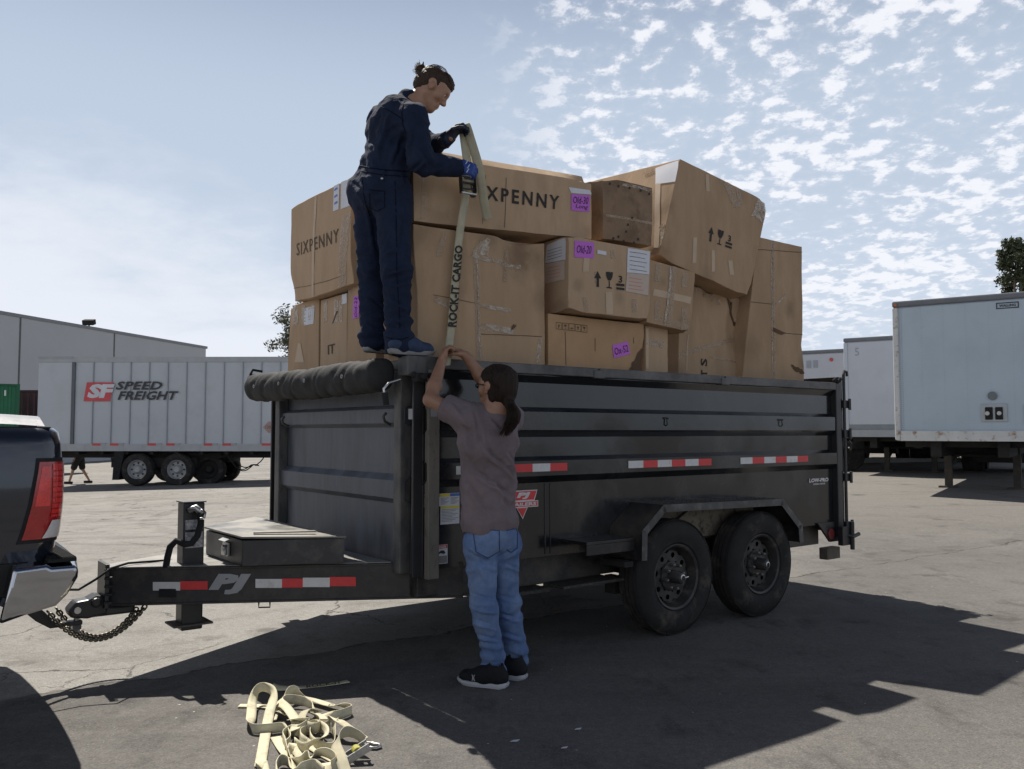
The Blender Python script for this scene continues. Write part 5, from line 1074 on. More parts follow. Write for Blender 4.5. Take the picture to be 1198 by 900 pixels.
for i in range(5):
    for p in ICONS['frame']: polys.append(([(i*.2+x*.19, y) for x, y in p], [tuple(range(len(p)))]))
    for p in (ICONS['arrow'], ICONS['glass'], ICONS['bars'])[i % 3]: polys.append(([(i*.2+.05+x*.09, .22+y*.55) for x, y in p], [tuple(range(len(p)))]))
I_.shapes('handling_symbols', 'soft', 'n', [(650,385),(687,389.5),(687,381),(650,377)], polys)
for x0, y0, x1, y1 in ((661,388,662,428),(696,396,696,411),(741,395,741,402)): strip(I_, 'soft', 'n', x0, y0, x1, y1, .6, 'crease')
G.patch('hanging_tape', 'tapew', 'n', [(722,391),(729,389),(732,376),(727,374)], off=.02, jag=.02); strip(G, 'tapew', 'n', 733, 372, 746, 375, 4, off=.012, jag=.02)
Jb = Carton('narrow upright cardboard box with one tape strip, left of the dark gap', ext(PXN([(755,433),(781,437),(781,384),(755,381)], .12)), .12, .5, 'card2', seed=81, bulge=.006)
strip(Jb, 'tapew', 'n', 756, 400, 776, 404, 7, jag=.01); strip(Jb, 'kraft', 'n', 757, 384, 757, 432, 3)
Kb = Carton('dented cardboard box with small sideways letters, below the huge tilted box', ext([(lambda p: (p.x, p.z))(pv(x, y, .30)) for x, y in ((788,440),(864,442),(867,350),(796,330))]), .30, .6, 'card', seed=91, N=20, stains=[((.0, .6, 0), .14, .5), ((.95, .8, 0), .1, .5)], amp=.009,
    dents=[((.9, .85, 0), .2, (0, .05, 0)), ((.5, 1, 0), .2, (0, .03, -.02))])
for i in range(4): strip(Kb, 'tapew', 'n', 816+i*8, 336+i*4.4, 816+i*8, 344+i*4.4, 4, jag=.01)
strip(Kb, 'tape', 'n', 789, 417, 863, 396, 5); strip(Kb, 'tape', 'n', 830, 418, 862, 424, 2)
Kb.text('printed_mark', 'ink', 'n', [(827,429),(827,420),(819.5,419),(819.5,428)], 'S', bold=.02); Kb.text('printed_mark', 'ink', 'n', [(827,441),(827,433),(820,433),(820,441)], 'T', bold=.02)
Kb.patch('torn_slit', 'torn', 'n', [(858,379),(861.5,381),(855,356),(850,352)], off=.005, jag=.03); strip(Kb, 'kraft', 'n', 805, 392, 803, 434, 1.2, 'crease')
Lb = Carton('tall wide cardboard box with a taped vertical seam at the right end of the load', [(3.16, .69), (4.03, .69), (4.035, 3.012), (3.435, 3.022)], .14, .95, 'card', fv=[.30, .14, .14, .16], seed=101, N=24, stains=[((.75, .75, 0), .09, .5), ((.1, .6, 0), .16, .35), ((1, .55, 0), .08, .4)], amp=.007, bulge=.014,
    dents=[((.75, .78, 0), .07, (0, .02, 0)), ((1, .62, 0), .06, (0, .02, 0))])
strip(Lb, 'seam', 'n', 904, 281, 905, 444, .9, 'seam_gap', off=.0025); strip(Lb, 'tape', 'n', 904, 281, 905.5, 444, 3.6); strip(Lb, 'tapew', 'n', 902.5, 281, 903.5, 444, .9, off=.004)
for y, a, b_ in ((388, 904, 942), (352, 869, 903), (292, 886, 942)): strip(Lb, 'soft', 'n', a, y, b_, y+4, .6, 'crease')
Lb.patch('torn_hole', 'torn', 'n', [(904,388),(914,392),(919,390),(904,383)], off=.005); Lb.patch('torn_hole', 'torn', 'n', [(928,432),(941,438),(938,433),(925,427)], off=.005, jag=.01)
strip(Lb, 'tapew', 'n', 908, 356, 920, 344, 3, jag=.004, off=.004)
# ================================================================== PEOPLE: one continuous surface per body, grown from blended volumes
def sdf_mesh(prims, vox):
    lo = np.array([1e9]*3); hi = -lo
    for p in prims:
        if p.get('sub'): continue
        r = p['pad']; lo = np.minimum(lo, np.minimum(p['a'], p['b'])-r); hi = np.maximum(hi, np.maximum(p['a'], p['b'])+r)
    lo -= 3*vox; n = np.ceil((hi-lo)/vox).astype(int)+4; D = np.full(n, .2, np.float32)
    for p in prims:
        k = p['k']; r = p['pad']+k+2*vox; i0 = np.maximum(0, np.floor((np.minimum(p['a'], p['b'])-r-lo)/vox).astype(int)); i1 = np.minimum(n, np.ceil((np.maximum(p['a'], p['b'])+r-lo)/vox).astype(int)+1)
        if (i1 <= i0).any(): continue
        g = np.stack(np.meshgrid(*[lo[j]+vox*np.arange(i0[j], i1[j]) for j in range(3)], indexing='ij'), -1)
        q = g-p['a']; d = p['b']-p['a']
        if p.get('flat') is not None:
            ax, f = p['flat']; ax = np.array(ax)/np.linalg.norm(ax); q = q+np.outer(0, 0) if False else q+((q@ax)*(f-1))[..., None]*ax; d = d+(d@ax)*(f-1)*ax
        L = d@d; t = np.clip((q@d)/L, 0, 1) if L > 1e-10 else np.zeros(q.shape[:3])
        e = np.linalg.norm(q-t[..., None]*d, axis=-1)-(p['ra']*(1-t)+p['rb']*t)
        if p.get('flat') is not None: e = e/max(1, p['flat'][1]*.75)
        sl_ = tuple(slice(i0[j], i1[j]) for j in range(3)); B_ = D[sl_]
        if p.get('sub'): h = np.maximum(k-np.abs(B_+e), 0)/k; D[sl_] = np.maximum(B_, -e)+h*h*k*.25
        else: h = np.maximum(k-np.abs(B_-e), 0)/k; D[sl_] = np.minimum(B_, e)-h*h*k*.25
    S_ = D < 0; c = [(i, j, k) for i in (0, 1) for j in (0, 1) for k in (0, 1)]
    cs = np.stack([S_[i:n[0]-1+i, j:n[1]-1+j, k:n[2]-1+k] for i, j, k in c], -1); act = cs.any(-1) & ~cs.all(-1); idx = np.argwhere(act)
    vals = np.stack([D[idx[:, 0]+i, idx[:, 1]+j, idx[:, 2]+k] for i, j, k in c], -1); acc = np.zeros((len(idx), 3)); cnt = np.zeros(len(idx))
    for a in range(8):
        for b_ in range(a+1, 8):
            df = np.array(c[b_])-np.array(c[a])
            if np.abs(df).sum() != 1: continue
            m = (vals[:, a] < 0) != (vals[:, b_] < 0); t = vals[m, a]/(vals[m, a]-vals[m, b_]); acc[m] += np.array(c[a])+t[:, None]*df; cnt[m] += 1
    V_ = lo+vox*(idx+acc/cnt[:, None]); ID = -np.ones([x-1 for x in n], int); ID[tuple(idx.T)] = np.arange(len(idx)); faces = []
    for ax in range(3):
        s0 = S_; o = [0, 0, 0]; o[ax] = 1; A_ = S_[:n[0]-o[0], :n[1]-o[1], :n[2]-o[2]]; B_ = S_[o[0]:, o[1]:, o[2]:]; e = np.argwhere(A_ != B_); u, v = [(1, 2), (2, 0), (0, 1)][ax]; du = np.zeros(3, int); du[u] = 1; dv = np.zeros(3, int); dv[v] = 1
        ok = (e[:, u] > 0) & (e[:, v] > 0); e = e[ok]; f = np.stack([ID[tuple((e-du-dv).T)], ID[tuple((e-dv).T)], ID[tuple(e.T)], ID[tuple((e-du).T)]], -1); fl = ~A_[tuple(e.T)]; f[fl] = f[fl][:, ::-1]; faces.append(f)
    return V_, np.concatenate(faces)
def cap(a, b, ra, rb=None, k=.03, flat=None, sub=False):
    a = np.array(tuple(a), float); b = np.array(tuple(b), float); rb = ra if rb is None else rb
    return dict(a=a, b=b, ra=ra, rb=rb, k=k, flat=flat, sub=sub, pad=max(ra, rb))
def body(name, prims, vox, m, parent, wr=None, origin=Vector(), smooth_it=0):
    V_, F_ = sdf_mesh(prims, vox); me = bpy.data.meshes.new(name); me.from_pydata([tuple(v) for v in V_-np.array(origin)], [], [tuple(int(i) for i in f) for f in F_]); me.update()
    if wr:
        nrm = [v.normal.copy() for v in me.vertices]
        for v, n in zip(me.vertices, nrm): v.co += n*wr(v.co+origin, n)
        me.update()
    o = fin(name, me, m, parent, smooth=180); return o
M['skin'] = mat('skin', (.34, .19, .125), .5, var=.12, vs=25, bump=.1, bs=200, bdist=.002); M['skin2'] = mat('tanned_skin', (.30, .165, .105), .5, var=.12, vs=25, col2=(.24,.12,.075), cs=16, cthr=(.5,.8), bump=.1, bs=200, bdist=.002)
M['cover'] = mat('navy_cotton', (.012, .019, .044), .9, spec=.2, var=.25, vs=9, bump=.7, bs=13, bdist=.02, col2=(.020,.029,.058), cs=5, cthr=(.5,.8)); M['hair'] = mat('dark_hair', (.020, .012, .009), .6, spec=.2, var=.4, vs=40, stretch=(3,3,.5), bump=.7, bs=60, bdist=.01)
M['hair1'] = mat('brown_hair', (.040, .024, .015), .6, spec=.25, var=.4, vs=40, bump=.7, bs=60, bdist=.01)
M['shirt'] = mat('faded_purple_grey_cotton', (.175, .140, .155), .9, var=.12, vs=6, col2=(.10,.08,.086), cs=4, cthr=(.45,.75), bump=.5, bs=13, bdist=.012)
M['denim'] = mat('blue_denim', (.10, .16, .31), .9, spec=.2, var=.28, vs=8, col2=(.19, .26, .40), cs=6, cthr=(.42,.72), bump=.6, bs=16, bdist=.012)
M['gloveb'] = mat('blue_glove', (.015, .05, .24), .6, var=.15, bump=.3, bs=120, bdist=.003); M['gloved'] = mat('dark_glove', (.012, .016, .035), .65, var=.2, bump=.3, bs=120, bdist=.003)
M['shoe_blue'] = mat('navy_shoe', (.015, .035, .085), .7, var=.3, vs=40); M['shoe_black'] = mat('black_shoe', (.014, .014, .016), .8, spec=.2, var=.3, vs=60, bump=.3, bs=300, bdist=.002); M['sole'] = mat('pale_sole', (.42, .43, .46), .6, var=.1); M['sole2'] = mat('grey_sole', (.22,.22,.22), .7)
M['lensd'] = mat('dark_lens', (.01,.01,.012), .1); M['eyew'] = mat('eye_white', (.5,.47,.44), .3); M['lip'] = mat('lips', (.25,.11,.085), .5)
def head_prims(c, f, up, s=1., beard=0):
    f = Vector(f).normalized(); up = Vector(up); up = (up-f*up.dot(f)).normalized(); r = f.cross(up); P = lambda a, b_, d: Vector(c)+(f*a+r*b_+up*d)*s
    pr = [cap(P(-.022, 0, .032), P(.018, 0, .038), .084*s, .080*s, .02, (tuple(r), 1.12)), cap(P(.035, 0, .01), P(.045, 0, -.06), .060*s, .040*s, .03, (tuple(r), 1.0)),
      cap(P(.052, 0, -.088), P(.058, 0, -.095), .025*s, .022*s, .025), cap(P(-.01, .045, -.045), P(.05, .012, -.092), .020*s, .016*s, .03), cap(P(-.01, -.045, -.045), P(.05, -.012, -.092), .020*s, .016*s, .03),
      cap(P(.078, -.028, .036), P(.078, .028, .036), .015*s, None, .018), cap(P(.086, 0, .02), P(.108, 0, -.022), .0085*s, .0125*s, .010), cap(P(.098, -.010, -.026), P(.098, .010, -.026), .0085*s, None, .006),
      cap(P(.082, -.018, -.052), P(.082, .018, -.052), .0095*s, None, .010), cap(P(.080, -.016, -.063), P(.080, .016, -.063), .0085*s, None, .010),
      cap(P(.055, .042, -.012), P(.055, .044, -.016), .022*s, None, .02), cap(P(.055, -.042, -.012), P(.055, -.044, -.016), .022*s, None, .02),
      cap(P(.094, .031, .014), P(.094, .031, .014), .0135*s, None, .012, sub=True), cap(P(.094, -.031, .014), P(.094, -.031, .014), .0135*s, None, .012, sub=True)]
    for q in (-1, 1):
        pr += [cap(P(-.004, q*.076, .014), P(-.010, q*.084, .018), .024*s, .027*s, .006, (tuple((r*1+f*.25*q)), 2.6)), cap(P(-.002, q*.078, -.012), P(-.002, q*.080, -.014), .012*s, None, .008, (tuple(r), 1.8)),
               cap(P(.0, q*.094, .012), P(.0, q*.094, .012), .010*s, None, .006, sub=True)]
    return pr, P, f, r, up
def hand_prims(w, d, n, thumb, s=1., curl=(.5, .6, .7, .8), spread=.18, th=(.5, .35), scale_f=1., grow=0.):
    """w wrist, d direction wrist->knuckles, n palm normal (fingers curl towards it), thumb: side vector"""
    d = Vector(d).normalized(); n = Vector(n); n = (n-d*n.dot(d)).normalized(); t = d.cross(n); t = t if t.dot(Vector(thumb)) > 0 else -t; w = Vector(w); pr = []
    pr += [cap(w-d*.02, w+d*.03*s, .024*s+grow, .027*s+grow, .02, (tuple(n), 1.25)), cap(w+d*.045*s+t*.018*s, w+d*.078*s+t*.022*s, .017*s+grow, .014*s+grow, .02, (tuple(n), 1.15)), cap(w+d*.045*s-t*.018*s, w+d*.072*s-t*.026*s, .017*s+grow, .013*s+grow, .02, (tuple(n), 1.15)), cap(w+d*.05*s, w+d*.08*s, .017*s+grow, .014*s+grow, .02, (tuple(n), 1.15))]
    for i, (off, L) in enumerate(((.031, .066), (.010, .075), (-.011, .069), (-.031, .054))):
        base = w+d*(.084-.005*abs(i-1))*s+t*off*s; dd = (d+t*spread*(off/.03)).normalized(); nn = n; p = base; rr = (.0098, .0098, .0092, .0082)[i]*s+grow*.6; ang = 0
        for j, (frac, cm) in enumerate(((.45, .9), (.31, 1.15), (.24, .8))):
            ang += curl[i]*cm; q = p+(dd*math.cos(ang)+nn*math.sin(ang))*L*frac*s*scale_f; pr.append(cap(p, q, rr*(1-.08*j), rr*(.92-.08*j), .005)); p = q
    p0 = w+d*.022*s+t*.022*s; p1 = p0+(d*.55+t*.75+n*.25).normalized()*.036*s; p2 = p1+(d*.9+t*th[0]+n*th[1]).normalized()*.032*s; p3 = p2+(d*.9+t*(th[0]-.3)+n*(th[1]+.3)).normalized()*.026*s
    pr += [cap(p0, p1, .017*s+grow, .0125*s+grow*.6, .014), cap(p1, p2, .0118*s+grow*.6, .0105*s+grow*.6, .006), cap(p2, p3, .0105*s+grow*.6, .0085*s+grow*.6, .005)]
    return pr
def folds(seed, amp, dirs=(), zs=1., gain=1., fine=.35, gr=()):
    def w(p, n):
        extra = 0
        if gr and n.dot(Vector((0, 0, H))-p) > 0:
            px, py = proj(p)
            for x0, y0, x1, y1, gw, ga in gr:
                dx, dy = x1-x0, y1-y0; L = math.hypot(dx, dy); t = ((px-x0)*dx+(py-y0)*dy)/(L*L)
                if -.1 < t < 1.1:
                    d = ((px-x0)*dy-(py-y0)*dx)/L+1.6*mnoise.noise(p*14); e = max(0, 1-abs(2*t-1)**3)
                    if abs(d) < 4*gw: extra += ga*e*(math.exp(-(d/gw)**2)-.85*math.exp(-((d-1.7*gw)/(.9*gw))**2))
        q = Vector((p.x*6, p.y*6, p.z*10*zs))+Vector((seed, 0, 0)); v = mnoise.noise(q); w_ = Vector((mnoise.noise(q*.5), mnoise.noise(q*.5+Vector((5, 5, 5))), 0)); r = 1-abs(mnoise.noise(q*1.3+w_*1.5))*2.4
        out = extra+(v*.6+max(-.4, r)*.55)*amp; out += mnoise.noise(p*38+Vector((seed, 0, 0)))*amp*fine*.4
        for c, rad, ax, fr, a in dirs:      # bunches of creases around a joint, running across ax
            d = (p-c).length/rad
            if d < 1:
                ph = (p-c).dot(ax)*fr+2.2*mnoise.noise(p*9+Vector((seed, 0, 0))); s = math.sin(ph); out += gain*a*(1-d)**.7*(abs(s)**.6*(1 if s > 0 else -1))*(.55+.9*mnoise.noise(p*7+Vector((0, seed, 0))))
        return out
    return w
A_ = at
def crom_(P, n):
    out = []; m = len(P)
    for i in range(m-1):
        a, b_, c, d = P[max(i-1, 0)], P[i], P[i+1], P[min(i+2, m-1)]
        for k in range(n):
            t = k/n; out.append(tuple(.5*((2*b_[j])+(c[j]-a[j])*t+(2*a[j]-5*b_[j]+4*c[j]-d[j])*t*t+(3*b_[j]-a[j]-3*c[j]+d[j])*t**3) for j in range(len(b_))))
    out.append(tuple(P[-1])); return out
# ------------------------------------------------------------------ man standing on the trailer
fw1 = Vector((.84, .50, 0)).normalized(); rt1 = Vector((fw1.y, -fw1.x, 0))
man = thing('person', 'man with a hair bun in navy coveralls standing on the trailer, pulling the strap', 'person', tuple(A_(450, 410, 5.0)))
og = Vector(man.location)
pel = A_(447, 222, 5.0); wst = A_(452, 192, 5.0); che = A_(461, 152, 4.99); nkb = A_(481, 121, 4.99)
shR = A_(484, 139, 4.84); shL = A_(466, 134, 5.18)
hipR = A_(460, 228, 4.95); hipL = A_(433, 226, 5.08); knR = A_(463, 316, 4.90); knL = A_(434, 314, 5.12); anR = A_(467, 398, 4.90); anL = A_(435, 396, 5.13)
elR = A_(493, 191, 4.80); wrR = A_(537, 197, 4.93); elL = A_(503, 172, 5.22); wrL = A_(526, 161, 5.06)
hc = A_(505, 106.5, 5.0); hf = Vector((.82, .12, -.60)); hu = Vector((.58, .08, .81))
hp, HP, hf, hr, hu = head_prims(hc, hf, hu, 1.0)
skin = hp+[cap(HP(-.03, 0, -.05), nkb+Vector((-.005, 0, -.03)), .052, .052, .03), cap(nkb, che, .06, .11, .05), cap(che, wst, .11, .10, .06), cap(wst, pel, .10, .11, .06),
  cap(nkb+Vector((0,0,-.03)), shR, .05, .045, .05), cap(nkb+Vector((0,0,-.03)), shL, .05, .045, .05), cap(shR, elR, .044, .034, .03), cap(elR, wrR, .034, .026, .02), cap(shL, elL, .044, .034, .03), cap(elL, wrL, .034, .026, .02),
  cap(hipR, knR, .07, .045, .04), cap(knR, anR, .045, .034, .03), cap(hipL, knL, .07, .045, .04), cap(knL, anL, .045, .034, .03), cap(pel, hipR, .10, .07, .05), cap(pel, hipL, .10, .07, .05)]
body('body', skin, .0065, 'skin', man, origin=og)
for q in (-1, 1):
    b = MB(); b.ball(HP(.078, q*.031, .013)-og, .0115, 12); b.build('eye', 'eyew', man, smooth=180); b = MB(); b.ball(HP(.087, q*.031, .011)-og, .0050, 8); b.build('pupil', 'ink', man, smooth=180)
    b = MB(); b.tube([HP(.086, q*.016, .034)-og, HP(.091, q*.030, .039)-og, HP(.082, q*.046, .034)-og], [.003, .0042, .002], 6); b.build('eyebrow', 'hair1', man, smooth=180)
hairp = [cap(HP(-.035, 0, .048), HP(.015, 0, .062), .084, .076, .02, (tuple(hr), 1.08)), cap(HP(-.06, 0, .0), HP(-.035, 0, .05), .062, .08, .03, (tuple(hr), 1.05)), cap(HP(.060, 0, .088), HP(.03, 0, .095), .034, .04, .03, (tuple(hr), .8)),
  cap(HP(-.112, 0, .050), HP(-.130, 0, .062), .031, .028, .012), cap(HP(-.142, 0, .076), HP(-.160, .006, .090), .013, .003, .01), cap(HP(-.128, .01, .085), HP(-.140, .022, .108), .009, .002, .01), cap(HP(-.145, -.01, .055), HP(-.168, -.012, .058), .010, .002, .01),
  cap(HP(.01, .073, .035), HP(.018, .074, -.005), .012, .006, .012), cap(HP(.01, -.073, .035), HP(.018, -.074, -.005), .012, .006, .012),
  cap(HP(.122, 0, .03), HP(.11, 0, -.08), .052, .06, .004, sub=True), cap(HP(.0, .115, -.012), HP(.01, .115, .0), .046, .046, .004, sub=True), cap(HP(.0, -.115, -.012), HP(.01, -.115, .0), .046, .046, .004, sub=True)]
body('hair', hairp, .005, 'hair1', man, origin=og, wr=lambda p, n: .0035*mnoise.noise(Vector(((p-hc).dot(hf)*14, (p-hc).dot(hr)*95, (p-hc).dot(hu)*95)))+.002*mnoise.noise(p*120))
rng = random.Random(9); b = MB()
for i in range(46):
    c0 = HP(-.128, 0, .06); d = Vector((rng.gauss(0,1), rng.gauss(0,1), rng.gauss(0,1))).normalized(); d = (d-hf*.9).normalized(); e = c0+d*(.035+.022*rng.random()); m_ = c0+d*.02+Vector((rng.gauss(0,1), rng.gauss(0,1), rng.gauss(0,1)))*.006
    b.tube([c0-og, m_-og, e-og], .0011, 4, cap=False)
for i in range(30):
    a = rng.uniform(-1, 1); c0 = HP(.0, 0, .03); P3 = [c0+(q-c0)*(1.03+.04*rng.random()) for q in (HP(.06, .06*a, .09), HP(.0, .075*a, .125), HP(-.07, .06*a, .11), HP(-.112, .02*a, .06))]; b.tube([Vector(q[:3])-og for q in crom_([tuple(p) for p in P3], 3)], .0011, 4, cap=False)
b.build('loose_strands', 'hair1', man, smooth=180)
# coverall
up = Vector((0, 0, 1)); rT = tuple(rt1)
cov = [cap(nkb+Vector((-.015, 0, -.035)), nkb+Vector((-.006, 0, .022)), .070, .066, .03), cap(che+rt1*.07, che-rt1*.07, .125, None, .05), cap(che+Vector((-.03,0,.09))+rt1*.09, che+Vector((-.03,0,.09))-rt1*.09, .088, None, .06),
  cap(wst+rt1*.055, wst-rt1*.055, .118, None, .05), cap(che+rt1*.06, wst+rt1*.055, .125, .115, .05), cap(che-rt1*.06, wst-rt1*.055, .125, .115, .05), cap(pel+rt1*.055+Vector((0,0,.05)), pel-rt1*.055+Vector((0,0,.05)), .128, None, .05),
  cap(pel+rt1*.06-fw1*.035+Vector((0,0,-.04)), hipR-fw1*.03, .118, .112, .05), cap(pel-rt1*.06-fw1*.035+Vector((0,0,-.04)), hipL-fw1*.03, .118, .112, .05),
  cap(hipR, knR, .109, .080, .045), cap(knR, anR+Vector((0,0,.02)), .080, .072, .03), cap(hipL, knL, .106, .079, .045), cap(knL, anL+Vector((0,0,.02)), .079, .068, .03),
  cap(anR+Vector((.0,0,.05)), anR+Vector((0,0,-.015)), .077, .080, .02), cap(anL+Vector((.0,0,.05)), anL+Vector((0,0,-.005)), .072, .075, .02),
  cap(shR-rt1*.04, shR+Vector((0,0,-.01)), .088, .080, .05), cap(shL+rt1*.04, shL+Vector((0,0,-.01)), .088, .08, .05), cap(shR, elR, .080, .066, .04), cap(elR, wrR-(wrR-elR).normalized()*.01, .066, .048, .03), cap(shL, elL, .076, .062, .04), cap(elL, wrL-(wrL-elL).normalized()*.02, .06, .046, .03),
  cap(nkb+Vector((0,0,.075))+hf*.02, nkb+Vector((.01,0,.04))+hf*.02, .052, .05, .006, sub=True), cap(wrR+(wrR-elR).normalized()*.05, wrR+(wrR-elR).normalized()*.005, .045, .038, .006, sub=True), cap(wrL+(wrL-elL).normalized()*.06, wrL-(wrL-elL).normalized()*.0, .045, .036, .006, sub=True)]
legax = (anR-knR).normalized()
dirs = [(anR+Vector((0,0,.05)), .16, legax, 75, .010), (anL+Vector((0,0,.05)), .16, legax, 75, .010), (knR, .17, (legax+Vector((.3,0,0))).normalized(), 50, .008), (knL, .17, legax, 50, .008), (elR, .15, (wrR-elR).normalized(), 60, .008), (elR+Vector((-.02,0,.1)), .14, Vector((.5,0,.8)), 60, .006), (wst, .20, up, 46, .007),
  (pel+Vector((0,0,-.14)), .17, Vector((.6,.0,.7)), 45, .008), (shR+Vector((-.1,0,-.06)), .17, Vector((.75,0,.5)), 48, .006), (elL, .12, (wrL-elL).normalized(), 60, .006)]
co_ = body('coverall', cov, .0075, 'cover', man, origin=og, wr=folds(3, .014, dirs, 1.0, 1.5, gr=[(441,128,431,176,2.6,.012),(453,138,441,190,2.4,.011),(470,150,456,196,2.6,.013),(462,126,447,150,2,.008),(481,146,478,186,2,.009),(484,204,502,186,2.4,.013),(500,203,527,192,2,.009),(489,172,500,198,2,.010),(411,214,428,238,2.4,.011),(428,238,438,300,2.6,.010),(471,232,460,300,2.6,.010),(424,318,447,330,2,.011),(450,323,481,314,2,.012),(450,337,479,331,2,.011),(452,347,477,366,2,.010),(428,349,447,366,2,.010),(451,378,479,387,1.8,.011),(428,380,447,391,1.8,.011),(449,300,472,290,2.2,.009),(426,196,424,212,2,.008),(450,196,447,216,2,.008),(468,198,470,220,2,.008)]))
# collar, waistband, pocket seam, shoulder yoke
cpt = [nkb+Vector((-.014, 0, .018))+(rt1*math.cos(a)+fw1*math.sin(a))*.066+up*(.012*math.sin(a)*-1) for a in [math.radians(x) for x in range(-250, 71, 20)]]
from mathutils.bvhtree import BVHTree
def bvh_of(o): return BVHTree.FromPolygons([v.co.copy() for v in o.data.vertices], [tuple(p.vertices) for p in o.data.polygons])
def cloth_line(name, o, bv, orig, pts, r, m, off=.0):
    out = []
    for (a, b_), (c, d) in zip(pts[:-1], pts[1:]):
        for i in range(5):
            px, py = a+(c-a)*i/5, b_+(d-b_)*i/5; h = bv.ray_cast(Vector((0, 0, H))-orig, Vector(ray(px, py)).normalized())
            if h[0]: out.append(h[0]+h[1]*off)
    if len(out) > 2 and max((out[i+1]-out[i]).length for i in range(len(out)-1)) < .12:
        b = MB(); b.tube(out, r, 5); return b.build(name, m, o, smooth=180)
M['seamline'] = mat('navy_seam', (.006, .009, .022), .9, spec=.1); bvc = bvh_of(co_)
cloth_line('waist_seam', co_, bvc, og, [(421,194),(435,197),(450,199),(466,200),(480,201)], .0045, 'seamline'); cloth_line('waist_seam', co_, bvc, og, [(421,200),(435,203),(450,205),(466,206),(479,207)], .0035, 'seamline')
cloth_line('yoke_seam', co_, bvc, og, [(446,125),(456,130),(466,136),(474,143)], .003, 'seamline'); cloth_line('sleeve_seam', co_, bvc, og, [(473,118),(470,130),(471,145),(476,158)], .0035, 'seamline')
cloth_line('back_seam', co_, bvc, og, [(424,210),(425,225),(428,240),(434,256)], .003, 'seamline'); cloth_line('side_seam', co_, bvc, og, [(462,212),(463,240),(464,280),(464,320),(467,360),(468,390)], .003, 'seamline')
cloth_line('back_pocket', co_, bvc, og, [(432,222),(450,224),(450,243),(441,247),(433,243),(432,222)], .003, 'seamline'); cloth_line('cuff_seam', co_, bvc, og, [(451,394),(460,397),(470,397),(480,394)], .003, 'seamline')
b = MB(); h = bvc.ray_cast(Vector((0, 0, H))-og, Vector(ray(447, 209)).normalized())
if h[0]: b.ball(h[0], .009, 8); b.build('snap_button', 'steel', co_, smooth=180)
# gloves with five fingers closed on the strap
gR = hand_prims(wrR, Vector((.95, .12, .05)), Vector((-.10, .25, -1.0)), Vector((0, .9, .35)), 1.08, curl=(.72, .75, .78, .8), th=(.25, .5), grow=.0035)
gR = hand_prims(wrR-Vector((.015,0,0)), Vector((.96, .20, .02)), Vector((.12, 1.0, -.35)), Vector((0, .2, 1)), 1.08, curl=(.62, .66, .70, .74), spread=.1, th=(.2, .6), grow=.004)
gR += [cap(wrR-Vector((.05,0,0)), wrR, .038, .035, .02)]
body('glove', gR, .0042, 'gloveb', man, origin=og)
b = MB(); 
for j, (px, py) in enumerate(((546, 190), (548, 195), (547, 200))): c = at(px, py, 4.865)-og; b.beam(c+Vector((-.006,0,-.01)), c+Vector((.008,-.001,.012)), .004, .005)
b.build('glove_print', mat('glove_print', (.4,.45,.55), .5), man)
hL = wrL-(wrL-elL).normalized()*.015
gL = hand_prims(hL, Vector((.62, .05, .62)), Vector((.75, -.2, -.72)), Vector((.05, -1, .1)), 1.08, curl=(.72, .74, .76, .78), spread=.1, th=(.25, .6), grow=.004); gL += [cap(hL-Vector((.03,0,.015)), hL+Vector((.01,0,.01)), .034, .034, .02)]
body('glove', gL, .0042, 'gloved', man, origin=og)
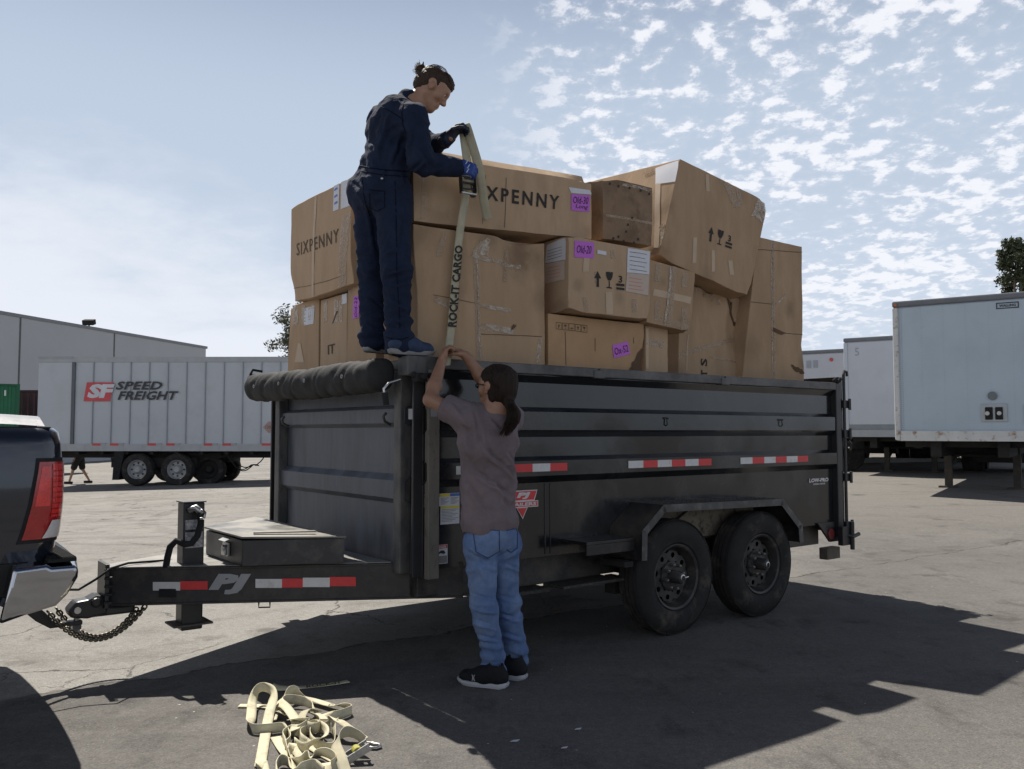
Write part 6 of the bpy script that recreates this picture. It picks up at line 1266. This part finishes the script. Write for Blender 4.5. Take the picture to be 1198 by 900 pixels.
def shoe(parent, heel, toe, z, h, w, mu, ms, og, name='shoe', high=.06, laces=None, side=1):
    heel = Vector((heel[0], heel[1], z)); toe = Vector((toe[0], toe[1], z)); d = (toe-heel).normalized(); r = d.cross(up); L = (toe-heel).length; Q = lambda a, b_, c: heel+d*a*L+r*b_+up*c
    pr = [cap(Q(.14, 0, .055), Q(.45, 0, .055), .040*w, .042*w, .03), cap(Q(.45, 0, .05), Q(.82, 0, .042), .042*w, .036*w, .03), cap(Q(.60, .012, .036), Q(.86, .005, .036), .036*w, .030*w, .02), cap(Q(.17, 0, .06), Q(.22, 0, .06+high), .038*w, .037*w, .03), cap(Q(.35, 0, .08), Q(.55, 0, .065), .036*w, .034*w, .03),
          cap(Q(.22, 0, .075+high+.03), Q(.22, 0, .068+high), .033*w, None, .006, sub=True)]
    # flat underneath
    V_, F_ = sdf_mesh(pr, .005); V_[:, 2] = np.maximum(V_[:, 2], z+.016); me = bpy.data.meshes.new(name); me.from_pydata([tuple(v) for v in V_-np.array(og)], [], [tuple(int(i) for i in f) for f in F_]); s = fin(name, me, mu, parent, smooth=180)
    b = MB(); ol = []
    for a, hw in ((.0, .018), (.02, .028), (.10, .036), (.3, .034), (.5, .037), (.7, .044), (.85, .040), (.95, .028), (1.0, .012)): ol.append((a, hw*w))
    top = [(a, -hw) for a, hw in ol]+[(a, hw) for a, hw in ol[::-1]]; n = len(top)
    lift = lambda a: .012*max(0, (a-.75)/.25)**2+.004*max(0, (.1-a)/.1)
    rings = [(.0, .93), (.008, 1.0), (.020, 1.02), (.026, .98)]
    for zz, sc in rings: b.v += [tuple(Q(.5+(a-.5)*sc, x*sc, zz+lift(a)+(.004 if a < .3 and zz > .015 else 0))-og) for a, x in top]
    b.f = [(i*n+j, i*n+(j+1)%n, (i+1)*n+(j+1)%n, (i+1)*n+j) for i in range(len(rings)-1) for j in range(n)]+[tuple(range(n))[::-1], tuple((len(rings)-1)*n+j for j in range(n))]; b.mi = [0]*len(b.f)
    b.build('sole', ms, s, smooth=50)
    if laces:
        b = MB()
        for i in range(4): a = .42+.08*i; zt = .112-.012*i-.02*0; b.tube([Q(a, -.022, zt-.008)-og, Q(a+.01, 0, zt)-og, Q(a+.02, .022, zt-.008)-og], .0032, 6)
        b.build('laces', laces, s)
    return s, Q
zR = 1.826
hR_, tR_ = pv(452, 414, -.02), pv(509, 414, -.0)
shoe(man, t2w(pv(455, 414, .02))[:2], t2w(pv(508, 414, .0))[:2], 1.818, .1, 1.0, 'shoe_blue', 'sole2', og, laces='silver')
fL = A_(427, 411, 5.08); shoe(man, fL[:2], (fL+Vector((.165, .20, 0)))[:2], fL.z-.004, .1, 1.0, 'shoe_blue', 'sole2', og, laces='silver')
# ------------------------------------------------------------------ man on the ground
m2 = thing('person', 'long haired man in grey T-shirt and jeans standing on the ground, reaching up', 'person', tuple(pg(585, 800, 0)))
og2 = Vector(m2.location); fw2 = Vector((-.66, .75, 0)).normalized(); rt2 = Vector((fw2.y, -fw2.x, 0))
anL2 = pg(577, 800, 0); anR2 = pg(603, 790, 0); anL2 = Vector((anL2.x, anL2.y, .085)); anR2 = Vector((anR2.x, anR2.y, .085))
pel2 = A_(573, 622, 4.78); cen = A_(571, 560, 4.78); che2 = A_(571, 518, 4.74); nk2 = A_(583, 481, 4.72)
hL2 = A_(560, 636, 4.74); hR2 = A_(588, 634, 4.86); kL2 = A_(566, 712, 4.72); kR2 = A_(594, 706, 4.88); sL2 = A_(546, 489, 4.66); sR2 = A_(596, 489, 4.88)
eL2 = A_(503.5, 468, 4.70); wL2 = A_(516.5, 424, 4.88); eR2 = A_(571, 452, 5.02); wR2 = A_(545, 416.5, 4.99)
hc2 = A_(580, 456, 4.72); hf2 = Vector((-.76, .62, .16)); hp2, HP2, hf2, hr2, hu2 = head_prims(hc2, hf2, Vector((.0, 0, 1)), 1.03)
hnd = hand_prims(wL2, Vector((.15, .12, .55)), Vector((.75, .3, -.3)), Vector((.4, .8, .1)), .98, curl=(.75, .7, .7, .75), th=(.5, .4))
hnd2 = hand_prims(wR2, Vector((-.75, .0, .42)), Vector((-.35, .1, -.8)), Vector((-.1, -.3, .6)), .98, curl=(.35, .5, .6, .7), th=(.2, .5))
sk2 = hp2+[cap(HP2(-.03, 0, -.05), nk2, .056, .062, .03), cap(nk2, che2, .055, .09, .05), cap(che2, cen, .09, .075, .05), cap(cen, pel2, .075, .08, .05), cap(nk2, sL2, .05, .045, .05), cap(nk2, sR2, .05, .045, .05),
  cap(sL2, eL2, .050, .038, .03), cap(eL2, eL2.lerp(wL2, .35), .038, .041, .02), cap(eL2.lerp(wL2, .35), wL2, .041, .026, .02), cap(sR2, eR2, .050, .038, .03), cap(eR2, eR2.lerp(wR2, .35), .038, .040, .02), cap(eR2.lerp(wR2, .35), wR2, .040, .026, .02),
  cap(pel2, hL2, .07, .065, .05), cap(pel2, hR2, .07, .065, .05), cap(hL2, kL2, .068, .045, .04), cap(kL2, anL2, .046, .035, .03), cap(hR2, kR2, .068, .045, .04), cap(kR2, anR2, .046, .035, .03)]+hnd+hnd2
body('body', sk2, .0048, 'skin2', m2, origin=og2)
# hair with a long tied tail
tail0 = HP2(-.085, 0, -.035); tail1 = A_(600, 492, 4.62); tail2 = A_(592, 508, 4.60)
hair2 = [cap(HP2(-.035, 0, .045), HP2(.018, 0, .058), .088, .078, .02, (tuple(hr2), 1.06)), cap(HP2(-.055, 0, .0), HP2(-.03, 0, .05), .072, .085, .03), cap(HP2(-.045, .02, -.05), HP2(-.045, 0, .0), .055, .07, .03),
  cap(HP2(-.03, .055, -.045), HP2(-.02, .06, .02), .026, .03, .02), cap(HP2(-.03, -.055, -.045), HP2(-.02, -.06, .02), .022, .03, .02), cap(tail0, A_(597, 474, 4.63), .032, .024, .02), cap(A_(597, 474, 4.63), A_(601, 485, 4.62), .026, .034, .02), cap(A_(601, 485, 4.62), tail1, .036, .032, .02), cap(tail1, tail2, .030, .008, .015), cap(A_(599, 487, 4.60), A_(588, 503, 4.60), .022, .006, .01),
  cap(HP2(.125, 0, .03), HP2(.11, 0, -.08), .055, .06, .004, sub=True), cap(HP2(.016, .11, -.015), HP2(.022, .11, .0), .044, .044, .004, sub=True), cap(HP2(.016, -.11, -.015), HP2(.022, -.11, .0), .044, .044, .004, sub=True)]
body('hair', hair2, .005, 'hair', m2, origin=og2, wr=lambda p, n: .005*mnoise.noise(Vector((p.x*70, p.y*70, p.z*9)))+.003*mnoise.noise(Vector((p.x*30, p.y*30, p.z*22))))
rng = random.Random(5); b = MB()
for i in range(60):
    s_ = rng.uniform(-1, 1); d0 = rng.uniform(-.012, .006); p0 = A_(597+s_*4, 472, 4.60+d0); p1 = A_(600+s_*6+rng.uniform(-1,1), 486, 4.585+d0); p2 = A_(597+s_*7+rng.uniform(-2,2), 498+rng.uniform(-2,2), 4.585+d0); p3 = A_(591+s_*7+rng.uniform(-3,3), 507+rng.uniform(-3,4), 4.59+d0)
    b.tube([Vector(q[:3])-og2 for q in crom_([tuple(p0), tuple(p1), tuple(p2), tuple(p3)], 4)], .0013, 4, cap=False)
for i in range(50):
    a = rng.uniform(-1.2, 1.2); e = rng.uniform(.02, .10); q0 = HP2(-.03+.03*rng.random(), .09*math.sin(a), .05+e*.5); q1 = HP2(-.075, .085*math.sin(a), .0+e*.3); q2 = HP2(-.095, .03*math.sin(a), -.035); c0 = HP2(-.02, 0, .03)
    P3 = [c0+(q-c0)*(1.06+.05*rng.random()) for q in (q0, q1)]+[q2]; b.tube([Vector(q[:3])-og2 for q in crom_([tuple(p) for p in P3], 4)], .0012, 4, cap=False)
b.build('loose_strands', 'hair', m2, smooth=180)
b = MB(); b.tube([HP2(-.01, -.083, .022)-og2, HP2(.045, -.081, .020)-og2, HP2(.085, -.06, .018)-og2], .0035, 6); b.tube([HP2(.085, -.06, .018)-og2, HP2(.108, -.02, .02)-og2, HP2(.108, .02, .02)-og2, HP2(.085, .06, .018)-og2, HP2(.0, .083, .022)-og2], .0035, 6)
gl = b.build('glasses', 'ink', m2, smooth=180)
for q in (-1, 1):
    b = MB(); b.ball(HP2(.098, q*.034, .008)-og2, .021, 12, (.8, 1, .75)); b.build('dark_lens', 'lensd', gl, smooth=180)
# T-shirt, jeans
dn = (eL2-sL2).normalized()
ts = [cap(nk2+Vector((0,0,-.05)), nk2+Vector((0,0,.015)), .082, .068, .03), cap(che2+rt2*.055, che2-rt2*.055, .112, None, .05), cap(che2+Vector((0,0,.09))+rt2*.09, che2+Vector((0,0,.09))-rt2*.09, .082, None, .06),
  cap(che2+rt2*.052, cen+rt2*.056, .112, .105, .05), cap(che2-rt2*.052, cen-rt2*.056, .112, .105, .05), cap(cen+rt2*.056, pel2+rt2*.056+Vector((0,0,.045)), .105, .108, .04), cap(cen-rt2*.056, pel2-rt2*.056+Vector((0,0,.045)), .105, .108, .04), cap(pel2+rt2*.05+Vector((0,0,.05)), pel2-rt2*.05+Vector((0,0,.05)), .108, None, .04),
  cap(sL2+rt2*.05, sL2, .085, .076, .05), cap(sR2-rt2*.05, sR2, .085, .076, .05), cap(sL2, sL2+dn*.12, .076, .074, .04), cap(sR2, sR2+(eR2-sR2).normalized()*.13, .076, .074, .04),
  cap(sL2+dn*.20, sL2+dn*.135, .078, .062, .006, sub=True), cap(sR2+(eR2-sR2).normalized()*.2, sR2+(eR2-sR2).normalized()*.15, .078, .062, .006, sub=True), cap(nk2+Vector((0,0,.13)), nk2+Vector((-.005,.005,.076)), .060, .056, .006, sub=True),
  cap(pel2+rt2*.3+Vector((0,0,-.20)), pel2-rt2*.3+Vector((0,0,-.20)), .205, None, .006, sub=True)]
sd2 = [(cen+Vector((0,0,.02)), .28, (Vector((0,0,1))*.85+rt2*.5).normalized(), 34, .0085), (sL2+Vector((.02,0,-.06)), .19, (Vector((.55,0,.8))).normalized(), 48, .007), (che2+Vector((.06,-.02,.02)), .22, Vector((.5,0,.85)), 36, .0065), (pel2+Vector((0,0,.06)), .2, (Vector((0,0,1))*.9+rt2*.4).normalized(), 40, .007), (sR2+Vector((0,0,-.05)), .17, Vector((.3,0,.9)), 45, .006)]
body('t_shirt', ts, .0065, 'shirt', m2, origin=og2, wr=folds(8, .009, sd2, .8, 1.4, gr=[(558,522,605,565,2.6,.012),(547,550,603,589,2.8,.013),(543,566,569,603,2.4,.010),(590,527,605,554,2.2,.009),(551,480,559,522,2.4,.009),(541,500,552,540,2.4,.010),(572,492,596,512,2.2,.008),(563,500,572,545,2.4,.007),(575,560,596,604,2.4,.009),(528,472,545,498,2,.009),(604,560,596,600,2.4,.009)]))
je = [cap(pel2+rt2*.048+Vector((0,0,.06)), pel2-rt2*.048+Vector((0,0,.06)), .098, None, .04), cap(pel2+rt2*.05-fw2*.025+Vector((0,0,-.02)), hR2-rt2*.008-fw2*.03, .096, .095, .03), cap(pel2-rt2*.05-fw2*.025+Vector((0,0,-.02)), hL2+rt2*.008-fw2*.03, .096, .095, .03),
  cap(hL2+rt2*.008, kL2, .092, .066, .03), cap(kL2, anL2+Vector((0,0,.06)), .066, .061, .03), cap(hR2-rt2*.008, kR2, .092, .066, .03), cap(kR2, anR2+Vector((0,0,.06)), .066, .061, .03), cap(anL2+Vector((-.0,0,.07)), anL2+Vector((0,0,-.02)), .062, .072, .02), cap(anR2+Vector((0,0,.07)), anR2+Vector((0,0,-.015)), .062, .070, .02)]
jd = [(anL2+Vector((0,0,.05)), .15, up, 95, .009), (anR2+Vector((0,0,.05)), .15, up, 95, .009), (kL2+Vector((0,0,-.02)), .19, (up+rt2*.4).normalized(), 55, .0065), (kR2+Vector((0,0,-.02)), .19, (up-rt2*.4).normalized(), 55, .0065), (hL2+Vector((0,0,-.09)), .15, (up+rt2*.7).normalized(), 55, .007), (hR2+Vector((0,0,-.09)), .15, (up-rt2*.7).normalized(), 55, .007)]
jn = body('jeans', je, .0065, 'denim', m2, origin=og2, wr=folds(12, .008, jd, .8, 1.4, gr=[(573,654,549,641,2,.010),(585,655,606,644,2,.010),(555,648,574,690,2.4,.008),(549,698,580,706,2,.010),(551,714,581,717,2,.010),(582,700,607,705,2,.009),(553,728,582,738,2,.009),(583,720,608,728,2,.009),(560,660,580,668,2,.009),(556,745,584,752,2,.009),(585,742,610,750,2,.009),(590,662,606,670,2,.008)]))
# back pockets: stitched outlines lying on the cloth
from mathutils.bvhtree import BVHTree
bvh = BVHTree.FromPolygons([v.co.copy() for v in jn.data.vertices], [tuple(p.vertices) for p in jn.data.polygons])
def on_cloth(px, py, off=.002, bv=bvh, o=og2):
    cpos = Vector((0, 0, H))-o; d = Vector(ray(px, py)).normalized(); h = bv.ray_cast(cpos, d); return h[0]+h[1]*off if h[0] else None
for pts in ([(553,618),(584,621),(584,645),(571,653),(557,646),(553,618)], [(592,621),(605,618),(605,641),(598,647),(592,642)]):
    pp_ = []
    for (a, b_), (c, d) in zip(pts[:-1], pts[1:]):
        for i in range(6):
            q = on_cloth(a+(c-a)*i/6, b_+(d-b_)*i/6)
            if q: pp_.append(q)
    if len(pp_) > 3:
        b = MB(); b.tube(pp_, .0028, 5); b.build('back_pocket', mat('pocket_stitch', (.03, .06, .14), .85), jn, smooth=180)
q = [on_cloth(x, y, .004) for x, y in ((549.5,707),(552,706),(553,714),(550,716))]
if all(q): b = MB(); b.add([tuple(v) for v in q], [(0,1,2,3)]); b.build('torn_knee', mat('frayed_denim', (.5,.52,.56), .9), jn, fix=False)
for heel, toe in (((594, 806), (545, 803)), ((616, 796), (580, 792))):
    h_ = pg(*heel); t_ = pg(*toe); d = (t_-h_).normalized(); t_ = h_+Vector((-.78, .32, 0)).normalized()*.295
    s_, Q = shoe(m2, h_[:2], t_[:2], .0, .1, 1.03, 'shoe_black', 'sole', og2, laces='ink')
    if heel[0] < 600:
        b = MB(); f_ = lambda x, y: Q(.62+x, -.046+.004*abs(x)*10, .050+y)-og2
        for xx, cc in ((-.028, 1), (.028, -1)):
            b.tube([f_(xx-.0*cc, .016), f_(xx+cc*.014, .010), f_(xx+cc*.016, .0), f_(xx+cc*.014, -.010), f_(xx, -.016)], .0026, 5)
        b.tube([f_(-.014, 0), f_(.014, 0)], .0026, 5); b.build('logo', 'sole', s_)
for a_ in (anL2, anR2):
    b = MB(); b.lathe([(.040, .01), (.043, .03), (.042, .06)], a_-og2, (0,0,1), 20); b.build('sock', 'sole', m2, smooth=180)
# ------------------------------------------------------------------ walker behind the white semi trailer
wy = 29.2; w0 = at(286/3.43*1 if False else 91, 566, wy); wz = gz(w0.x, wy)
wk = thing('person', 'person in dark shorts walking behind the white semi trailer, only legs showing', 'person', (w0.x, wy, wz)); ow = Vector(wk.location)
Wp = lambda x, y, z: ow+Vector((x, y, z)); hpw, HW2, *_r = head_prims(Wp(.05, 0, 1.62), Vector((-1, 0, -.1)), up, 1.0)
bw = hpw+[cap(Wp(.05,0,1.52), Wp(.05,0,1.42), .055, .06, .03), cap(Wp(.05,0,1.40), Wp(.03,0,1.0), .13, .12, .05), cap(Wp(.05,-.17,1.38), Wp(.12,-.2,1.12), .045, .036), cap(Wp(.12,-.2,1.12), Wp(-.02,-.2,.90), .036, .026), cap(Wp(.05,.17,1.38), Wp(-.08,.2,1.12), .045, .036), cap(Wp(-.08,.2,1.12), Wp(-.16,.2,.88), .036, .026),
   cap(Wp(.03,-.08,.92), Wp(-.12,-.09,.50), .08, .05, .04), cap(Wp(-.12,-.09,.50), Wp(-.24,-.09,.09), .052, .034), cap(Wp(.03,.08,.92), Wp(.10,.09,.50), .08, .05, .04), cap(Wp(.10,.09,.50), Wp(.34,.09,.12), .052, .034)]
for hx, sgn in ((Wp(-.02, -.2, .90), -1), (Wp(-.16, .2, .88), 1)): bw += hand_prims(hx, Vector((-.1, 0, -1)), Vector((-1, 0, 0)), Vector((-.5, 0, 0)), 1., curl=(.3, .3, .3, .3))
body('body', bw, .012, 'skin', wk, origin=ow)
body('shorts', [cap(Wp(.03,0,1.0), Wp(.03,0,.93), .14, .14, .04), cap(Wp(.03,-.08,.92), Wp(-.10,-.09,.56), .12, .10, .03), cap(Wp(.03,.08,.92), Wp(.09,.09,.56), .12, .10, .03)], .013, 'dull', wk, origin=ow)
body('t_shirt', [cap(Wp(.05,0,1.38), Wp(.03,0,1.0), .155, .15, .05), cap(Wp(.05,-.15,1.38), Wp(.10,-.2,1.18), .075, .065, .04), cap(Wp(.05,.15,1.38), Wp(-.04,.2,1.18), .075, .065, .04)], .013, mat('grey_shirt', (.1,.1,.11), .9), wk, origin=ow)
body('hair', [cap(HW2(-.035,0,.05), HW2(.0,0,.062), .085, .08, .02)], .012, 'hair', wk, origin=ow)
for x, y, z in ((-.22, -.09, 0), (.36, .09, .02)):
    b = MB(); b.box(x-.20, x+.09, y-.045, y+.045, z, z+.09); b.build('shoe', 'shoe_black', wk, bevel=.03)
# ================================================================== STRAPS
def crom(P, n):
    out = []; m = len(P)
    for i in range(m-1):
        a, b_, c, d = P[max(i-1, 0)], P[i], P[i+1], P[min(i+2, m-1)]
        for k in range(n):
            t = k/n; out.append(tuple(.5*((2*b_[j])+(c[j]-a[j])*t+(2*a[j]-5*b_[j]+4*c[j]-d[j])*t*t+(3*b_[j]-a[j]-3*c[j]+d[j])*t**3) for j in range(len(b_))))
    out.append(tuple(P[-1])); return out
def ribbon(name, pts, wd, w, m, parent, th=.0028, origin=Vector()):
    n = len(pts); vs = []
    for p, d in zip(pts, wd):
        for s in (-.5, -.17, .17, .5): vs.append(tuple(Vector(p)+Vector(d).normalized()*w*s-origin))
    me = bpy.data.meshes.new(name); me.from_pydata(vs, [], [(i*4+j, i*4+j+1, (i+1)*4+j+1, (i+1)*4+j) for i in range(n-1) for j in range(3)])
    o = fin(name, me, m, parent, smooth=180); s = o.modifiers.new('thick', 'SOLIDIFY'); s.thickness = th; s.offset = 0; return o
M['olive'] = mat('olive_print', (.06, .065, .035), .85)
# hanging strap: from the standing man's hands over the boxes to the gloves of the man above
st = thing('cargo_strap', 'pale olive lettered cargo strap hanging down over the boxes with its ratchet buckle', 'strap', tuple(t2w(pv(527, 416, .0))), 0)
so_ = Vector(st.location); Wv = lambda px, py, v: t2w(pv(px, py, v)); WR = Vector((UU[0], UU[1], 0))
low = [Wv(522, 428, -.085), Wv(524.5, 412, -.06), Wv(526, 400, .01), Wv(528, 384, .035), Wv(532, 335, .035), Wv(536, 290, .035), Wv(540, 258, .04), Wv(544, 236, .04), Wv(545.5, 222, .035)]
pts = crom(low, 6); ribbon('webbing', pts, [WR+Vector((0,0,.14))]*len(pts), .056, 'webs', st, origin=so_)
b = MB(); put_text(b, 'ROCK-IT CARGO', [tuple(Wv(534.2, 383.0, .028)-so_), tuple(Wv(543.0-1.2, 287.5, .028)-so_), tuple(Wv(533.6-1.2, 286.8, .028)-so_), tuple(Wv(523.6, 382.0, .028)-so_)], bold=.035, space=1.02)
b.build('strap_lettering', 'ink', st, fix=False)
up_ = [Wv(545.5, 222, .02), Wv(547, 205, .0), Wv(546.5, 190, -.01), Wv(544, 170, .0), Wv(541.5, 152, .01), Wv(541, 148, .02)]
pts = crom(up_, 6); wdir = [WR*(1-.4*i/len(pts))+Vector((0,0,.05)) for i in range(len(pts))]; ribbon('webbing', pts, wdir, .062, 'webs', st, origin=so_)
tail = [Wv(541, 147, .02), Wv(545, 147, -.02), Wv(551, 165, -.03), Wv(558, 188, -.03), Wv(562, 205, -.02), Wv(565, 228, .0), Wv(568, 246, .01), Wv(571, 257, .012)]
pts = crom(tail, 6); ribbon('tail', pts, [(WR*(.8 if 8 < i < 34 else .7)+Vector((-.25,-.5,.1))) for i in range(len(pts))], .056, 'webs', st, origin=so_)
b = MB(); q = lambda px, py, v=-.01: Wv(px, py, v)-so_
for x in (538.5, 554.5): b.beam(q(x, 203), q(x+1.5, 226), .006, .035, up=tuple(-Vector((VV[0], VV[1], 0))))
for y in (206, 213, 220): b.cyl(q(538.5, y), q(555, y+2.5), .0055, 8)
bk = b.build('ratchet_buckle', 'black', st, bevel=.0015)
b = MB(); b.beam(q(540, 225, -.02), q(557, 228, -.02), .016, .012); b.build('buckle_bar', 'steel', bk, bevel=.003); b = MB(); b.cyl(q(539, 211, .0), q(555, 213.5, .0), .016, 14); b.build('spool', 'zinc', bk)
# heap of straps on the ground
hp_ = thing('cargo_strap', 'heap of loose yellowish cargo straps with ratchet and hook lying on the asphalt', 'strap', tuple(pg(365, 850, 0)), 0); ho = Vector(hp_.location)
Zp = lambda zx, zy, h: pg(270+zx*.1586, 780+zy*.1586, max(h, .006))
def heap(name, cps, w=.046, m='web', lift=0):
    P = crom([tuple(Zp(x, y, h+lift))+(t,) for x, y, h, t in cps], 8); pts = [Vector(p[:3]) for p in P]; wd = []
    for i, p in enumerate(P):
        d = (pts[min(i+1, len(pts)-1)]-pts[max(i-1, 0)]); 
        if d.length < 1e-6: d = Vector((1, 0, 0))
        d.normalize(); side = d.cross(Vector((0, 0, 1))); side = side.normalized() if side.length > .05 else Vector((1, 0, 0)); t = min(1, max(0, p[3])); v = side*math.cos(t*math.pi/2)+Vector((0, 0, 1))*math.sin(t*math.pi/2); v = (v-d*v.dot(d)).normalized()
        if wd and v.dot(wd[-1]) < 0: v = -v
        wd.append(v)
    for i in range(len(pts)):      # nothing may sink into the ground
        need = abs(wd[i].z)*w/2+.003
        if pts[i].z < need: pts[i].z = need
    return ribbon(name, pts, wd, w, m, hp_, origin=ho)
heap('strap_loop', [(215,735,.004,0),(235,620,.008,0),(255,500,.012,0),(285,340,.04,0),(312,240,.07,.25),(305,175,.09,.8),(240,150,.09,1),(190,175,.08,.85),(160,260,.05,.3),(150,370,.03,.15),(140,430,.03,.7),(185,462,.025,1),(290,458,.025,1),(375,450,.025,1),(415,480,.025,1),(440,540,.025,1),(400,590,.025,1)])
heap('strap_loop', [(868,108,.004,0),(720,132,.005,0),(540,152,.006,0),(400,158,.02,.2),(320,150,.04,.5)], lift=.0)
heap('strap_loop', [(60,288,.004,0),(180,290,.006,0),(300,300,.01,0),(370,320,.02,.2)])
heap('strap_loop', [(345,330,.02,.1),(370,250,.04,.3),(410,200,.06,.8),(455,172,.07,1),(500,195,.05,.6),(600,240,.025,.1),(740,285,.02,.05),(850,292,.028,.6),(890,320,.026,1),(800,355,.026,1),(710,375,.02,.5),(600,402,.01,.05),(520,450,.012,.2)])
heap('strap_loop', [(470,470,.05,.2),(480,400,.05,.0),(410,300,.05,.05),(360,262,.05,.5),(420,240,.045,1),(520,250,.04,1),(600,285,.035,.9),(640,340,.03,.3),(700,390,.03,.1)])
heap('strap_loop', [(300,400,.02,.1),(330,330,.03,.1),(380,350,.03,.4)], )
heap('strap_loop', [(430,390,.06,.1),(540,400,.06,.6),(575,420,.05,.9),(500,470,.04,.8),(440,470,.03,1),(385,510,.03,1),(400,560,.03,1),(420,620,.03,.9),(470,720,.02,.6),(490,800,.02,.4)])
heap('strap_loop', [(810,712,.004,0),(700,655,.006,0),(600,592,.01,.1),(520,540,.025,.8),(520,490,.03,1),(600,455,.03,1),(690,440,.04,.8),(740,380,.07,.5),(800,400,.08,.1),(900,470,.05,0),(1000,535,.02,.05)])
heap('strap_loop', [(735,440,.028,1),(660,440,.026,1),(590,480,.026,1),(595,540,.026,1),(650,580,.026,1),(745,600,.026,1),(770,540,.03,1),(760,440,.06,.8),(770,390,.08,.5)])
heap('strap_loop', [(850,790,.02,.3),(815,680,.05,.3),(775,580,.07,.4),(800,510,.09,.8),(860,478,.09,1),(930,500,.08,.9),(985,540,.06,.8)], m='webs')
heap('strap_loop', [(600,790,.004,0),(545,700,.006,0),(480,610,.02,.2),(445,600,.03,.7),(420,640,.03,1)])
heap('strap_loop', [(330,800,.03,.8),(335,740,.03,1),(370,690,.03,1),(430,700,.03,.8),(480,760,.02,.3),(540,740,.03,1),(620,725,.03,1),(690,780,.03,1)])
heap('strap_loop', [(250,830,.01,0),(240,760,.01,0),(225,700,.014,0),(215,740,.02,.5)], )
heap('strap_loop', [(470,560,.03,1),(540,600,.035,.9),(600,560,.05,.6),(680,520,.06,.3),(700,470,.05,.8),(640,430,.04,1),(560,450,.03,.7),(500,520,.02,.3)])
heap('strap_loop', [(520,330,.02,.1),(600,350,.04,.4),(660,400,.05,.8),(640,450,.05,1),(560,440,.045,.8),(520,390,.05,.3),(560,320,.06,.2),(650,330,.02,.1)], m='webs')
heap('strap_loop', [(560,690,.01,.1),(640,640,.03,.5),(720,640,.05,.9),(780,690,.04,.9),(740,740,.02,.5),(640,745,.01,.2)])
heap('strap_loop', [(330,520,.006,0),(380,600,.01,0),(440,680,.02,.3),(500,700,.03,.8),(560,660,.03,1),(600,700,.02,.6)])
b = MB(); q_ = [Zp(x, y, .012)-ho for x, y in ((560,158),(820,124),(815,104),(555,138))]; put_text(b, 'ROCK-IT', [tuple(v) for v in q_], bold=.02); q_ = [Zp(x, y, .031)-ho for x, y in ((715,298),(800,312),(808,282),(723,270))]; put_text(b, 'GO', [tuple(v) for v in q_], bold=.02); b.build('strap_lettering', 'olive', hp_, fix=False)
c = Zp(930, 620, .045)-ho; b = MB(); ax = Vector((.8, .35, 0)).normalized(); ay = Vector((-.35, .8, 0)).normalized()
for s in (-1, 1): b.beam(c+ay*.024*s-ax*.05+Vector((0,0,-.03)), c+ay*.024*s+ax*.05+Vector((0,0,.018)), .005, .034)
for k in (-.04, 0, .04): b.cyl(c-ay*.03+ax*k+Vector((0,0,.02*k/.04-.005)), c+ay*.03+ax*k+Vector((0,0,.02*k/.04-.005)), .007, 10)
rt = b.build('ratchet', 'steel', hp_, bevel=.0015); b = MB(); b.cyl(c-ay*.02, c+ay*.02, .02, 14); b.build('spool', mat('yellow_spool', (.35,.33,.06), .5), rt)
h0 = Zp(1060, 585, .008)-ho; b = MB(); b.tube([h0+Vector((-.075, .03, .012)), h0+Vector((-.045, .02, .006)), h0+Vector((-.02, .026, .002)), h0+Vector((.02, .012, .0)), h0+Vector((.028, -.010, .0)), h0+Vector((.012, -.026, .0)), h0+Vector((-.016, -.026, .002)), h0+Vector((-.032, -.012, .004))], [.004, .008, .008, .008, .008, .008, .007, .005], 8); b.build('flat_hook', 'steel', hp_, smooth=60)
# ---- bits on the ground
rng = random.Random(77); sc = [(196, 786), (222, 791), (356, 764), (602, 868), (676, 854), (660, 876), (741, 860), (960, 852), (975, 884), (1152, 892), (738, 786)]
for i, (x, y) in enumerate(sc[3:6]):
    p = pg(x, y, .0); s = .008+.006*rng.random(); o_ = MB(); o_.add([(-s*1.6, -s*.5, .004), (s, -s*.7, .006), (s*1.8, s*.4, .009), (-s*.5, s*.8, .005)], [(0,1,2,3)]); sc_ = o_.build('paper_scrap', 'paper', None, loc=p, fix=False); m_ = sc_.modifiers.new('thick', 'SOLIDIFY'); m_.thickness = .0015
    tag(sc_, 'tiny pale scrap of litter lying on the asphalt in front of the dump trailer', 'litter', 'tiny scraps of litter on the asphalt')
bpy.context.view_layer.update()
